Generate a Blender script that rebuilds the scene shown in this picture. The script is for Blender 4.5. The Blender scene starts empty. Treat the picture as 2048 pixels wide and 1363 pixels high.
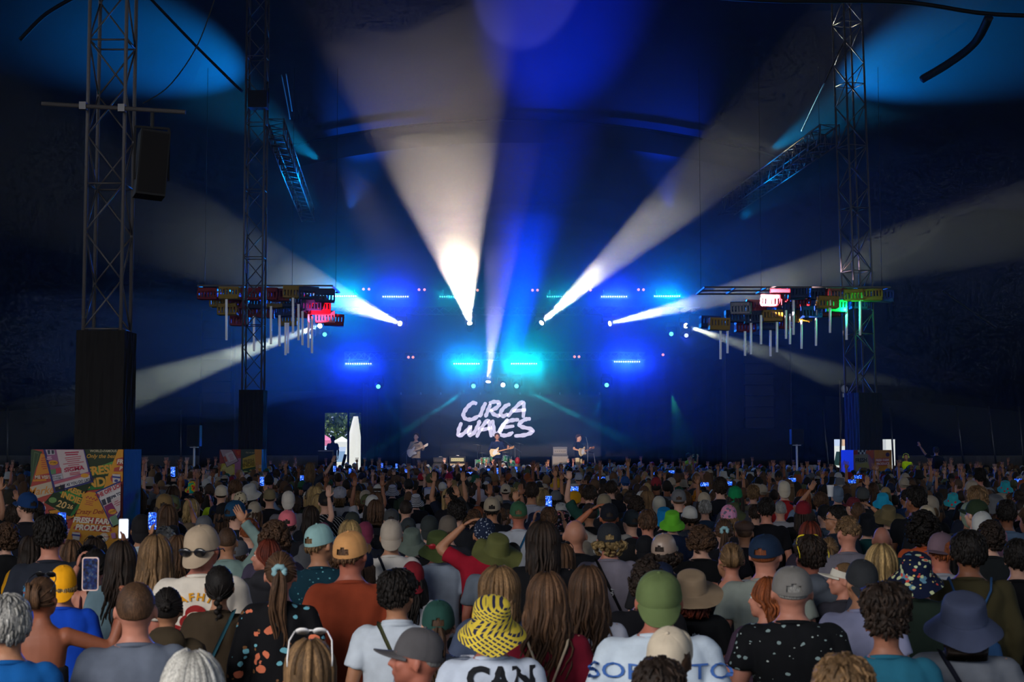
import bpy, bmesh, math, random
import numpy as np
from mathutils import Vector, Matrix, noise
from mathutils.bvhtree import BVHTree
PI = math.pi
sc = bpy.context.scene
C = sc.collection

# ---------------------------------------------------------------- camera
F = 3000.0; HOR = 898.0; CZ = 2.32
PITCH = math.atan((HOR - 681.5) / F)
cd = bpy.data.cameras.new('camera'); cam = bpy.data.objects.new('camera', cd); C.objects.link(cam)
cam.location = (0, 0, CZ); cam.rotation_euler = (PI/2 + PITCH, 0, 0)
cd.sensor_width = 36.0; cd.lens = F * 36.0 / 2048.0; cd.clip_end = 400; cd.clip_start = 0.1
cd.dof.use_dof = True; cd.dof.focus_distance = 45.0; cd.dof.aperture_fstop = 7.0
sc.camera = cam

def P(px, py, Y):
    """world point seen at photo pixel (px, py) at distance Y down the tent"""
    x = (px - 1024.0) / F; y = (681.5 - py) / F
    c, s = math.cos(PITCH), math.sin(PITCH)
    d = Vector((x, c - y * s, s + y * c))
    return Vector((0, 0, CZ)) + d * (Y / d.y)

# ---------------------------------------------------------------- world, exposure, render quality
w = bpy.data.worlds.new('world'); sc.world = w; w.use_nodes = True
bg = w.node_tree.nodes['Background']
bg.inputs['Color'].default_value = (0.62, 0.75, 1.0, 1); bg.inputs['Strength'].default_value = 0.9
try: w.cycles.sampling_method = 'NONE'
except Exception: pass
sc.view_settings.view_transform = 'Standard'; sc.view_settings.look = 'None'
sc.view_settings.gamma = 1.0; sc.view_settings.use_curve_mapping = False
sc.view_settings.exposure = 0.0
cy = sc.cycles
cy.max_bounces = 3; cy.diffuse_bounces = 2; cy.glossy_bounces = 1; cy.transmission_bounces = 2
cy.volume_bounces = 0; cy.transparent_max_bounces = 6
cy.sample_clamp_indirect = 4.0; cy.use_denoising = True
cy.use_adaptive_sampling = True; cy.adaptive_threshold = 0.04; cy.adaptive_min_samples = 12
sc.render.use_persistent_data = False

def light(name, kind, loc, power, color, target=None, direction=None, **kw):
    l = bpy.data.lights.new(name, kind); l.energy = power; l.color = color
    for k, v in kw.items(): setattr(l, k, v)
    o = bpy.data.objects.new(name, l); C.objects.link(o); o.location = loc
    d = None
    if target is not None: d = Vector(target) - Vector(loc)
    if direction is not None: d = Vector(direction)
    if d is not None: o.rotation_euler = d.to_track_quat('-Z', 'Y').to_euler()
    return o

# daylight that comes in through the open front of the tent, behind the camera
light('daylight_through_open_front', 'AREA', (-6.8, -2.0, 5.8), 600, (1.0, 0.95, 0.90), target=(-2.2, 6.5, 0.6), shape='RECTANGLE', size=9, size_y=4, spread=math.radians(112))
# sun on the site outside the back doors
light('sun_outside', 'SUN', (0, 90, 40), 3.0, (1.0, 0.96, 0.9), direction=(0.35, 0.75, -0.75), angle=0.01)

# ---- stage lighting: white moving heads (their lamps are built further down)
YS = 60.0
def img_dir(src, ang, toward):
    """direction that goes 'ang' degrees (0 = right, 90 = up) across the stage opening and 'toward' degrees to the audience"""
    a = math.radians(ang); t = math.radians(toward)
    return Vector((math.cos(a) * math.cos(t), -math.sin(t), math.sin(a) * math.cos(t)))
MOVERS = [  # px, py, angle, toward audience, half cone deg, power, colour
    (803, 648, 162, 60, 7.0, 36000, (0.92, 1.0, 0.72)),
    (940, 650, 99, 50, 14.5, 78000, (1.0, 0.84, 0.64)),
    (1080, 648, 39, 47, 6.4, 80000, (1.0, 0.99, 0.66)),
    (1215, 648, 11, 38, 4.8, 60000, (0.92, 1.0, 0.66)),
    (1369, 650, 0, 0, 2.8, 34000, (0.85, 1.0, 0.74), (1700, 762, 50)),
    (643, 650, 0, 0, 3.4, 80000, (0.85, 1.0, 0.76), (260, 782, 50)),
    (976, 768, 84, 30, 7.5, 24000, (0.35, 0.32, 1.0)),
]
def mover_dir(mv):
    return (P(*mv[7]) - P(mv[0], mv[1], YS)).normalized() if len(mv) > 7 else img_dir(None, mv[2], mv[3])
BLUE = (0.005, 0.03, 1.0); CYAN = (0.0, 0.40, 1.0); TEAL = (0.0, 0.75, 0.85)
for mv in MOVERS:
    px, py, hc, pw, col = mv[0], mv[1], mv[4], mv[5], mv[6]
    p = P(px, py, YS); d = mover_dir(mv)
    light('moving_head_beam', 'SPOT', p + d * 0.16, pw, col, direction=d, spot_size=math.radians(2 * hc), spot_blend=0.35, shadow_soft_size=0.07)
# small turquoise beams off the lower rig
for (px, py, a, t, hc, pw, col) in [(947, 771, 214, 5, 3.2, 16000, TEAL), (1034, 771, -27, 5, 3.2, 16000, TEAL),
                                    (757, 772, -60, 5, 3.0, 6000, CYAN), (1213, 769, -112, 5, 3.0, 6000, CYAN)]:
    p = P(px, py, YS); d = img_dir(p, a, t)
    light('small_beam', 'SPOT', p + d * 0.30 + Vector((0, -0.25, 0)), pw, col, direction=d, spot_size=math.radians(2 * hc), spot_blend=0.6, shadow_soft_size=0.05)
# led bars: each throws its colour out into the haze
BARS = [  # px, py, power, colour
    (687, 592, 330, CYAN), (791, 593, 400, BLUE), (905, 593, 25, TEAL), (1120, 593, 25, TEAL), (1228, 593, 460, BLUE), (1334, 592, 320, (0.0, 0.2, 1.0)),
    (717, 727, 560, BLUE), (933, 727, 400, (0.0, 0.25, 1.0)), (1048, 727, 280, (0.0, 0.7, 0.9)), (1254, 723, 640, BLUE)]
for (px, py, pw, col) in BARS:
    p = P(px, py, YS)
    light('led_bar_glow', 'AREA', p + Vector((0, -0.14, 0)), pw, col, direction=(0, -1, -0.12), shape='RECTANGLE', size=1.05, size_y=0.08, spread=math.radians(120))
# blue washes
light('blue_wash_up', 'SPOT', P(1014, 745, YS + 1), 90000, (0.0, 0.03, 1.0), direction=img_dir(None, 81, 30), spot_size=math.radians(27), spot_blend=1.0, shadow_soft_size=0.3)
light('blue_wash_left', 'SPOT', P(640, 320, 55), 14000, (0.0, 0.40, 1.0), target=P(395, 150, 53), spot_size=math.radians(42), spot_blend=0.9, shadow_soft_size=0.1)
light('blue_wash_right', 'SPOT', P(1540, 300, 55), 14000, (0.0, 0.42, 1.0), target=P(1875, 105, 51.5), spot_size=math.radians(42), spot_blend=0.9, shadow_soft_size=0.1)
light('arch_wash_left', 'SPOT', P(700, 420, 58.8), 1500, (0.0, 0.14, 1.0), target=P(740, 262, 57.7), spot_size=math.radians(70), spot_blend=0.8, shadow_soft_size=0.1)
light('arch_wash_right', 'SPOT', P(1340, 420, 58.8), 1500, (0.0, 0.06, 1.0), target=P(1320, 268, 57.7), spot_size=math.radians(70), spot_blend=0.8, shadow_soft_size=0.1)
light('truss_wash_left', 'SPOT', P(640, 420, 52), 900, (0.0, 0.35, 1.0), target=P(548, 330, 50), spot_size=math.radians(60), spot_blend=0.8, shadow_soft_size=0.1)
light('truss_wash_right', 'SPOT', P(1480, 440, 54), 1000, (0.0, 0.35, 1.0), target=P(1590, 320, 52), spot_size=math.radians(60), spot_blend=0.8, shadow_soft_size=0.1)
# front light on the band
light('front_wash', 'SPOT', (-4, 36, 9), 30000, (1.0, 0.86, 0.78), target=(0, 60, 1.6), spot_size=math.radians(19), spot_blend=0.5, shadow_soft_size=0.4)

# ---------------------------------------------------------------- helpers
def M(name, col, rough=0.8, metal=0.0, emit=None, es=0.0, spec=0.3):
    m = bpy.data.materials.new(name); m.use_nodes = True
    b = m.node_tree.nodes['Principled BSDF']
    b.inputs['Base Color'].default_value = (*col, 1); b.inputs['Roughness'].default_value = rough
    b.inputs['Metallic'].default_value = metal; b.inputs['Specular IOR Level'].default_value = spec
    if emit: b.inputs['Emission Color'].default_value = (*emit, 1); b.inputs['Emission Strength'].default_value = es
    return m
def fabric(name, col, col2=None, scale=6.0, rough=0.9, bump=0.3, bscale=60.0):
    m = M(name, col, rough); nt = m.node_tree; b = nt.nodes['Principled BSDF']
    tc = nt.nodes.new('ShaderNodeTexCoord')
    if col2:
        n = nt.nodes.new('ShaderNodeTexNoise'); n.inputs['Scale'].default_value = scale; n.inputs['Detail'].default_value = 3
        r = nt.nodes.new('ShaderNodeMix'); r.data_type = 'RGBA'
        r.inputs[6].default_value = (*col, 1); r.inputs[7].default_value = (*col2, 1)
        nt.links.new(tc.outputs['Object'], n.inputs['Vector']); nt.links.new(n.outputs['Fac'], r.inputs[0]); nt.links.new(r.outputs[2], b.inputs['Base Color'])
    if bump:
        n2 = nt.nodes.new('ShaderNodeTexNoise'); n2.inputs['Scale'].default_value = bscale
        bp = nt.nodes.new('ShaderNodeBump'); bp.inputs['Strength'].default_value = bump; bp.inputs['Distance'].default_value = 0.02
        nt.links.new(tc.outputs['Object'], n2.inputs['Vector']); nt.links.new(n2.outputs['Fac'], bp.inputs['Height']); nt.links.new(bp.outputs['Normal'], b.inputs['Normal'])
    return m
def mesh(name, verts, faces, mat=None, smooth=False, mats=None, mi=None):
    me = bpy.data.meshes.new(name); me.from_pydata([tuple(v) for v in verts], [], faces)
    for m in (mats or ([mat] if mat else [])): me.materials.append(m)
    if mi is not None: me.polygons.foreach_set('material_index', mi)
    if smooth: me.polygons.foreach_set('use_smooth', [True] * len(me.polygons))
    me.update(); return me
class MB:
    """collects boxes, tubes, lathes and polygons into one mesh"""
    def __init__(s): s.v = []; s.f = []; s.m = []; s.k = 0
    def add(s, vs, fs):
        n = len(s.v); s.v += [Vector(v) for v in vs]; s.f += [[i + n for i in f] for f in fs]; s.m += [s.k] * len(fs); return s
    def box(s, c, d, R=None):
        x, y, z = d[0]/2, d[1]/2, d[2]/2; c = Vector(c)
        vs = [Vector((a, b, e)) for a in (-x, x) for b in (-y, y) for e in (-z, z)]
        if R is not None: vs = [R @ v for v in vs]
        return s.add([v + c for v in vs], [(0,1,3,2),(4,6,7,5),(0,4,5,1),(2,3,7,6),(0,2,6,4),(1,5,7,3)])
    def bar(s, a, b, w, h=None):
        a, b = Vector(a), Vector(b); d = b - a
        return s.box((a + b)/2, (w, h or w, d.length), d.to_track_quat('Z', 'Y').to_matrix())
    def tube(s, pts, r, n=6, caps=True):
        pts = [Vector(p) for p in pts]; rs = r if isinstance(r, (list, tuple)) else [r]*len(pts); vs = []; fs = []
        prev = None
        for i, p in enumerate(pts):
            d = (pts[min(i+1, len(pts)-1)] - pts[max(i-1, 0)])
            if d.length < 1e-9: d = Vector((0,0,1))
            d.normalize()
            u = prev - d * prev.dot(d) if prev is not None else d.orthogonal()
            if u.length < 1e-6: u = d.orthogonal()
            u.normalize(); prev = u; v = d.cross(u)
            for k in range(n):
                a = 2*PI*k/n; vs.append(p + (u*math.cos(a) + v*math.sin(a))*rs[i])
        for i in range(len(pts)-1):
            for k in range(n):
                k2 = (k+1) % n; fs.append((i*n+k, i*n+k2, (i+1)*n+k2, (i+1)*n+k))
        if caps: fs.append(tuple(range(n))[::-1]); fs.append(tuple((len(pts)-1)*n + k for k in range(n)))
        return s.add(vs, fs)
    def lathe(s, prof, n=12, c=(0,0,0), R=None, sx=1, sy=1, caps=True):
        vs = []; fs = []; c = Vector(c)
        for (r, z) in prof:
            for k in range(n):
                a = 2*PI*k/n; v = Vector((r*math.cos(a)*sx, r*math.sin(a)*sy, z))
                if R is not None: v = R @ v
                vs.append(v + c)
        for i in range(len(prof)-1):
            for k in range(n):
                k2 = (k+1) % n; fs.append((i*n+k, i*n+k2, (i+1)*n+k2, (i+1)*n+k))
        if caps: fs.append(tuple(range(n))[::-1]); fs.append(tuple((len(prof)-1)*n + k for k in range(n)))
        return s.add(vs, fs)
    def ell(s, c, r, n=12, m=8, R=None):
        vs = []; fs = []; c = Vector(c)
        for i in range(m+1):
            t = PI*i/m
            for k in range(n):
                a = 2*PI*k/n; v = Vector((r[0]*math.sin(t)*math.cos(a), r[1]*math.sin(t)*math.sin(a), r[2]*math.cos(t)))
                if R is not None: v = R @ v
                vs.append(v + c)
        for i in range(m):
            for k in range(n):
                k2 = (k+1) % n; fs.append((i*n+k, (i+1)*n+k, (i+1)*n+k2, i*n+k2))
        return s.add(vs, fs)
    def mesh(s, name, mat=None, smooth=False, mats=None):
        return mesh(name, s.v, s.f, mat, smooth, mats, s.m if mats else None)
    def build(s, name, mat=None, parent=None, smooth=False, mats=None, loc=None):
        return obj(name, s.mesh(name, mat, smooth, mats), parent, loc)
def obj(name, me, parent=None, loc=None, kind=None, label=None):
    o = bpy.data.objects.new(name, me); C.objects.link(o)
    if parent is not None: o.parent = parent
    if loc is not None: o.location = loc
    if kind: o['kind'] = kind
    if label: o['label'] = label
    return o
def tag(o, label, cat, group=None, kind=None):
    o['label'] = label; o['category'] = cat
    if group: o['group'] = group
    if kind: o['kind'] = kind
    return o
def thing(name, label, cat, loc=(0,0,0), rz=0, group=None):
    o = bpy.data.objects.new(name, None); C.objects.link(o); o.location = loc; o.rotation_euler = (0, 0, rz)
    o.empty_display_size = 0.2
    return tag(o, label, cat, group)
def struct(name, mb, mat, smooth=False):
    o = obj(name, mb if isinstance(mb, bpy.types.Mesh) else mb.mesh(name, mat, smooth)); o['kind'] = 'structure'; return o
def dup(root, loc=None, rot=None):
    r = root.copy(); C.objects.link(r)
    if loc is not None: r.location = loc
    if rot is not None: r.rotation_euler = rot
    for ch in list(root.children):
        c = ch.copy(); C.objects.link(c); c.parent = r
        for g in ch.children:
            d = g.copy(); C.objects.link(d); d.parent = c
    return r
# ---------------------------------------------------------------- tent shell
NAVY = fabric('tent_canvas', (0.009, 0.017, 0.045), (0.006, 0.011, 0.03), 0.6, 0.85, 0.25, 3.0)
GRASS = fabric('trampled_grass', (0.035, 0.04, 0.02), (0.06, 0.045, 0.03), 3.0, 0.95, 0.5, 30)
def zA(x): return 15.2 - 0.0135 * x * x
def roof_z(x, y):
    if y >= 58: t = (y - 58) / 12.0; return zA(x) * (1 - t) + t * (5.2 - 0.002 * x * x)
    t = 58 - y
    return zA(x) + 0.62 * t - 0.0085 * t * t - 0.25 * math.sin(PI * min(1, t / 58.0)) * math.sin(x * 0.5) ** 2
xs = [x * 1.5 for x in range(-18, 19)]; ys = [-8 + i * 2.0 for i in range(34)] + [58.2, 60, 62, 64, 66, 68, 70]
ys = sorted(set(round(v, 2) for v in ys + [57.4, 57.8, 58.0]))
V = [(x, y, max(3.2, roof_z(x, y))) for y in ys for x in xs]; nx = len(xs)
Fc = [(j*nx+i, j*nx+i+1, (j+1)*nx+i+1, (j+1)*nx+i) for j in range(len(ys)-1) for i in range(nx-1)]
struct('ceiling', mesh('ceiling', V, Fc, NAVY, True), None)
struct('floor', MB().box((0, 45, -0.1), (140, 230, 0.2)), GRASS)
# back wall with the two door openings left open
DL = (P(650, 825, 70), P(722, 825, 70)); DR = (P(1668, 878, 70), P(1790, 878, 70))
def wall_with_gaps(y, x0, x1, z0, z1, gaps):
    m = MB(); x = x0
    for (a, b, h) in sorted(gaps):
        m.box(((x + a)/2, y, (z0+z1)/2), (a - x, 0.05, z1 - z0)); m.box(((a+b)/2, y, (h+z1)/2), (b - a, 0.05, z1 - h)); x = b
    m.box(((x + x1)/2, y, (z0+z1)/2), (x1 - x, 0.05, z1 - z0)); return m
gl, gr = DL[0], DR[0]
GAPS = [(DL[0].x, DL[1].x, DL[0].z), (DR[0].x, DR[1].x, DR[0].z)]
struct('wall_back', wall_with_gaps(70, -27, 27, 0, 5.4, GAPS), NAVY)
struct('wall_left', MB().box((-27, 31, 3), (0.05, 78.2, 7)), NAVY)
struct('wall_right', MB().box((27, 31, 3), (0.05, 78.2, 7)), NAVY)
struct('wall_front', MB().box((0, -8, 17), (54, 0.05, 14)), NAVY)
# haze that fills the air over the stage and the far half of the tent
def haze_mat(name, dens, g=0.2):
    hm = bpy.data.materials.new(name); hm.use_nodes = True; nt = hm.node_tree
    nt.nodes.remove(nt.nodes['Principled BSDF'])
    v = nt.nodes.new('ShaderNodeVolumeScatter'); v.inputs['Density'].default_value = dens; v.inputs['Anisotropy'].default_value = g
    v.inputs['Color'].default_value = (1, 1, 1, 1)
    nt.links.new(v.outputs[0], nt.nodes['Material Output'].inputs['Volume']); return hm
hz = obj('haze', MB().box((0, 50, 9.2), (53.5, 39.5, 14.4)).mesh('haze', haze_mat('tent_haze', 0.0009))); tag(hz, 'thin stage smoke hanging in the air above the crowd', 'haze', kind='stuff')
def puff(c, r, dens, amp, seed, label, zmin=0.4):
    m = MB().ell(c, r, 56, 36)
    for i, v in enumerate(m.v):
        d = v - Vector(c); q = Vector((d.x/r[0], d.y/r[1], d.z/r[2]))
        m.v[i] = Vector(c) + d * (1 + amp * noise.noise(q * 2.2 + Vector((seed, 0, 0))) + amp * .4 * noise.noise(q * 6 + Vector((seed, 3, 0))))
        m.v[i].z = max(m.v[i].z, zmin)
    hz = obj('haze', m.mesh('haze', haze_mat('stage_haze', dens), True)); tag(hz, label, 'haze', kind='stuff')
puff((0, 59.5, 7.6), (9.5, 3.0, 4.4), 0.028, 0.25, 1, 'dense smoke close around the stage lamps')
puff((0, 59.6, 7.4), (9.2, 1.3, 3.0), 0.045, 0.25, 40, 'thickest smoke right in front of the lamp rows', 0.4)
puff((0.5, 58, 8.8), (12.5, 5.5, 6.6), 0.008, 0.3, 7, 'smoke spreading out over the stage')
puff((0, 56, 10), (17, 9, 8.6), 0.0028, 0.25, 13, 'faint smoke rolling out above the front rows')
puff((-13, 53, 5.6), (7.5, 7, 2.2), 0.010, 0.3, 21, 'low smoke drifting out to the left of the stage', 3.0)
puff((15, 52, 8.5), (8, 9, 4.2), 0.0045, 0.3, 29, 'smoke drifting out to the right of the stage', 3.0)
# laced seam where the arched edge of the stage roof meets the big canvas
pts = [Vector((x * .25, 57.7, zA(x * .25) - 0.10)) for x in range(-36, 43)]
struct('trim_1', MB().tube(pts, 0.05, 8), NAVY, True)
vs = []; fs = []
for i, p in enumerate(pts):
    for k in range(4): vs.append((p.x, 57.75 + .05 * k, p.z - k * .28))
for i in range(len(pts) - 1):
    for k in range(3): q = i * 4 + k; fs.append((q, q + 4, q + 5, q + 1))
struct('trim_2', mesh('trim_2', vs, fs, NAVY, True), None)
# ---------------------------------------------------------------- shared materials
ALU = M('aluminium', (0.16, 0.16, 0.17), 0.35, 0.9)
ALUD = M('painted_steel', (0.10, 0.09, 0.09), 0.5, 0.4)
BLK = M('black_paint', (0.008, 0.008, 0.009), 0.6)
CLOTH = fabric('black_cloth', (0.008, 0.008, 0.009), (0.014, 0.012, 0.012), 2.0, 0.95, 0.5, 5)
CHROME = M('chrome', (0.6, 0.6, 0.62), 0.2, 1.0)
WHT = M('white_plastic', (0.75, 0.74, 0.72), 0.5)
WOOD = M('maple', (0.55, 0.24, 0.09), 0.45)
CREAM = M('cream_lacquer', (0.75, 0.55, 0.28), 0.35)

# ---------------------------------------------------------------- trusses
def truss(name, label, A, B, wd, bays, r=0.025, group=None, rz=0.0):
    A, B = Vector(A), Vector(B); d = B - A; L = d.length
    t = thing(name, label, 'truss', A, 0, group)
    t.rotation_euler = (d.to_track_quat('Z', 'Y').to_matrix() @ Matrix.Rotation(rz, 3, 'Z')).to_euler()
    h = wd / 2; cor = [(-h, -h), (h, -h), (h, h), (-h, h)]
    ch = MB().tube([(0, 0, 0), (0, 0, L)], r, 8).mesh('chord', ALUD, True)
    for (x, y) in cor: obj('chord', ch, t, (x, y, 0))
    b = L / bays
    dg = MB().tube([(-h, 0, 0), (h, 0, b)], r * 0.5, 5).mesh('brace', ALUD, True)
    dg2 = MB().tube([(h, 0, 0), (-h, 0, b)], r * 0.5, 5).mesh('brace', ALUD, True)
    cr = MB().tube([(-h, 0, 0), (h, 0, 0)], r * 0.5, 5).mesh('cross_bar', ALUD, True)
    for k in range(bays):
        for q in range(4):
            a = q * PI / 2
            o = obj('brace', (dg, dg2)[(k + q) % 2], t, (h * math.sin(a), -h * math.cos(a), k * b)); o.rotation_euler = (0, 0, a)
            if k % 3 == 0:
                o = obj('cross_bar', cr, t, (h * math.sin(a), -h * math.cos(a), k * b)); o.rotation_euler = (0, 0, a)
    return t
TW = 'square lattice towers holding up the tent'
truss('lattice_tower', 'nearest lattice tower, beside the hanging black loudspeaker', (-5.47, 20.2, 0), (-5.47, 20.2, 17), 0.50, 26, 0.026, TW)
truss('lattice_tower', 'lattice tower behind the second painted box on the left', (-7.47, 43.3, 0), (-7.47, 43.3, 19), 0.55, 29, 0.03, TW)
truss('lattice_tower', 'leaning lattice tower on the right, above a black wrapped base', (10.85, 46.3, 0), (10.5, 46.3, 17.6), 0.66, 27, 0.032, TW, rz=0.35)
TH = 'level trusses running back to the stage'
truss('ceiling_truss', 'level truss running from the left middle tower to the stage', (-7.0, 43.75, 11.8), (-8.3, 60.5, 11.8), 0.5, 34, 0.028, TH, 0.0)
truss('ceiling_truss', 'long level truss running from the right tower to the stage', (10.0, 46.6, 12.2), (8.5, 64.5, 12.2), 0.6, 36, 0.028, TH, 0.0)
def wrap(x, y, wd, z1, rz, label):
    m = MB()
    n = 14
    for i in range(n):   # draped cloth panels with slight folds
        z = z1 * i / n
    for sx, sy in ((0, -1), (1, 0), (0, 1), (-1, 0)):
        vs = []; fs = []; K = 14; J = 16
        for j in range(J + 1):
            for k in range(K + 1):
                u = (k / K - .5) * wd; z = z1 * j / J; f = 0.012 * math.sin(k * 2.1 + j * .5 + sx * 3) + 0.008 * math.sin(j * 1.7 + k)
                q = wd / 2 + (f if 0 < k < K else 0)
                vs.append((sx * q + (u if sy else 0) * (1 if sy < 0 else -1), sy * q + (u if sx else 0) * (1 if sx > 0 else -1), z))
        for j in range(J):
            for k in range(K): a = j * (K + 1) + k; fs.append((a, a + 1, a + K + 2, a + K + 1))
        m.add(vs, fs)
    m.add([(-wd/2, -wd/2, z1), (wd/2, -wd/2, z1), (wd/2, wd/2, z1), (-wd/2, wd/2, z1)], [(0, 1, 2, 3)])
    o = m.build('tower_cover', CLOTH, loc=(x, y, 0)); o.rotation_euler = (0, 0, rz)
    tag(o, label, 'cover', 'black cloth covers round the tower bases'); return o
wrap(-5.47, 20.2, 0.64, 3.9, 0, 'black cloth cover round the base of the nearest tower')
wrap(-7.47, 43.3, 0.70, 4.02, 0, 'black cloth cover round the base of the middle left tower')
wrap(10.83, 46.3, 0.82, 4.05, 0.35, 'black cloth cover round the base of the right tower')
# sticker on the middle cover
# hanging loudspeaker on its pipe
p0, p1 = P(84, 207, 19.75), P(371, 224, 19.6)
pp = MB().tube([p0, p1], 0.03, 10).build('scaffold_pipe', ALUD); tag(pp, 'horizontal scaffold pipe clamped across the nearest tower', 'pipe')
for q in (0.29, 0.56): MB().box(p0.lerp(p1, q), (0.09, 0.1, 0.1)).build('clamp', ALU, pp)
sp = thing('hanging_loudspeaker', 'black loudspeaker hanging from the pipe beside the nearest tower', 'loudspeaker', P(303, 330, 19.6), 0.35)
R_ = Matrix.Rotation(math.radians(4), 3, 'Y')
m = MB(); m.box((0, 0, 0), (0.38, 0.42, 0.86), R_); m.build('cabinet', BLK, sp)
m = MB(); m.box((0, -0.215, 0), (0.34, 0.012, 0.8), R_); m.build('grille', CLOTH, sp)
m = MB(); m.bar((-.22, 0, -.2), (-.22, 0, .5), .03); m.bar((.22, 0, -.2), (.22, 0, .5), .03); m.bar((-.22, 0, .5), (.22, 0, .5), .03); m.tube([(0, 0, .5), (0, 0, .7)], .025); m.build('bracket', BLK, sp)
# stage roof spotlight on the middle left tower
lt = thing('floodlight', 'dark floodlight fixed high on the middle left tower', 'lamp', P(517, 200, 43))
m = MB(); m.box((0, 0, 0), (0.55, 0.4, 0.5)); m.build('housing', BLK, lt); m = MB(); m.bar((-.3, 0, -.1), (-.3, 0, .35), .03); m.bar((.3, 0, -.1), (.3, 0, .35), .03); m.build('bracket', BLK, lt)
# ---------------------------------------------------------------- cables and straps
def cable(label, pts, r, mat=BLK, name='cable', cat='cable'):
    q = []
    for i in range(len(pts) - 1):
        p0 = pts[max(i-1, 0)]; p1 = pts[i]; p2 = pts[i+1]; p3 = pts[min(i+2, len(pts)-1)]
        for k in range(8):
            t = k / 8; q.append(0.5 * ((2*p1) + (p2-p0)*t + (2*p0-5*p1+4*p2-p3)*t*t + (3*p1-p0-3*p2+p3)*t*t*t))
    q.append(pts[-1]); o = MB().tube(q, r, 6).build(name, mat, smooth=True); return tag(o, label, cat)
cable('thick black guy rope running down from upper left to middle tower', [P(298, -6, 40), P(390, 90, 41.5), P(484, 183, 43)], 0.04)
cable('thin loose cable curving down beside the nearest tower', [P(432, -10, 20), P(395, 90, 20), P(340, 170, 19.8), P(286, 207, 19.7)], 0.009)
cable('black hose hanging across the top right corner', [P(1380, -8, 34), P(1560, 2, 34), P(1800, 4, 34), P(1960, 26, 34), P(2070, 32, 34)], 0.05)
cable('thick dark sleeve curving down in the top right corner', [P(1978, 34, 42), P(1950, 85, 43), P(1900, 125, 44), P(1845, 158, 45)], 0.13)
cable('thin rope sloping down in the top left corner', [P(40, 80, 40), P(90, 30, 40), P(150, -6, 40)], 0.06)
cable('dark rope in front of the right tent side', [P(1885, 582, 50), P(1940, 620, 50), P(1992, 655, 50)], 0.04)
STRAP_LIT = M('strap', (0.10, 0.35, 0.45), 0.4)  # turquoise light on the straps is put into their base colour
cable('strap tinted as if caught by turquoise light near the right tower', [P(1648, 168, 46), P(1625, 215, 47), P(1603, 262, 48)], 0.025, STRAP_LIT, 'strap', 'strap')
cable('dark strap leading up to the right tower', [P(1690, 80, 46), P(1670, 120, 46), P(1649, 166, 46)], 0.025, BLK, 'strap', 'strap')
cable('left one of two straps hanging beside the middle tower', [P(563, 150, 47), P(572, 195, 48), P(580, 238, 49)], 0.02, STRAP_LIT, 'strap', 'strap')
cable('right one of two straps hanging beside the middle tower', [P(572, 148, 47), P(578, 185, 48), P(584, 222, 49)], 0.02, STRAP_LIT, 'strap', 'strap')
# ---------------------------------------------------------------- hanging clusters of coloured crates
CR = {'red': M('crate_red', (0.26, 0.01, 0.02), 0.45), 'yellow': M('crate_yellow', (0.34, 0.20, 0.015), 0.45), 'blue': M('crate_blue', (0.012, 0.05, 0.25), 0.45),
      'green': M('crate_green', (0.02, 0.32, 0.08), 0.45), 'navy': M('crate_navy', (0.015, 0.04, 0.12), 0.45), 'grey': M('crate_grey', (0.30, 0.32, 0.36), 0.5)}
def crate_mesh(col):
    m = MB(); L, W, H, t = 0.60, 0.40, 0.36, 0.02
    m.box((0, 0, -H/2 + t/2), (L, W, t))
    for s in (-1, 1):
        for z, h in ((-0.115, 0.13), (0.15, 0.06)):   # solid bands below and above
            m.box((0, s*(W/2 - t/2), z), (L, t, h)); m.box((s*(L/2 - t/2), 0, z), (t, W, h))
        for k in range(7):                       # slots between uprights
            m.box((-L/2 + .02 + k * (L - .04)/6, s*(W/2 - t/2), .03), (.05, t, .19))
        for k in range(4): m.box((s*(L/2 - t/2), -W/2 + .02 + k * (W - .04)/3, .03), (t, .05, .19))
    return m.mesh('crate', CR[col])
CM = {k: crate_mesh(k) for k in CR}
TUBE = M('light_tube', (0.75, 0.78, 0.85), 0.4, emit=(0.7, 0.75, 0.9), es=0.12)
def cluster(label, Y0, frame, crates, tubes, seed):
    rr = random.Random(seed)
    x0, x1, yt = frame
    base = P((x0 + x1)/2, yt, Y0)
    t = thing('crate_cluster', label, 'decoration', base, 0, 'hanging clusters of coloured market crates')
    m = MB(); a = P(x0, yt, Y0) - base; b = P(x1, yt, Y0) - base
    for dy in (0, 1.0, 2.0): m.bar(a + Vector((0, dy, 0)), b + Vector((0, dy, 0)), .05)
    for k in range(7): q = a.lerp(b, k/6); m.bar(q, q + Vector((0, 2, 0)), .05)
    m.build('frame', ALUD, t)
    m = MB()
    for k in (0, 2, 4, 6): q = a.lerp(b, k/6); m.tube([q + Vector((0, 1, 0)), q + Vector((0, 1, 7))], .008, 4)
    m.build('cable', BLK, t)
    for (px, py, col, dy, rz) in crates:
        p = P(px, py, Y0 + dy) - base
        o = obj('crate', CM[col], t, p); o.rotation_euler = (PI if rr.random() < .6 else 0, rr.uniform(-.05, .05), rz + rr.uniform(-.06, .06)); o.scale = (1, 1, 1)
    for (px, pa, pb, dy) in tubes:
        A_ = P(px, pa, Y0 + dy) - base; B_ = P(px, pb, Y0 + dy) - base
        MB().tube([A_, B_], .035, 8).build('light_tube', TUBE, t, True)
    return t
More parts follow.
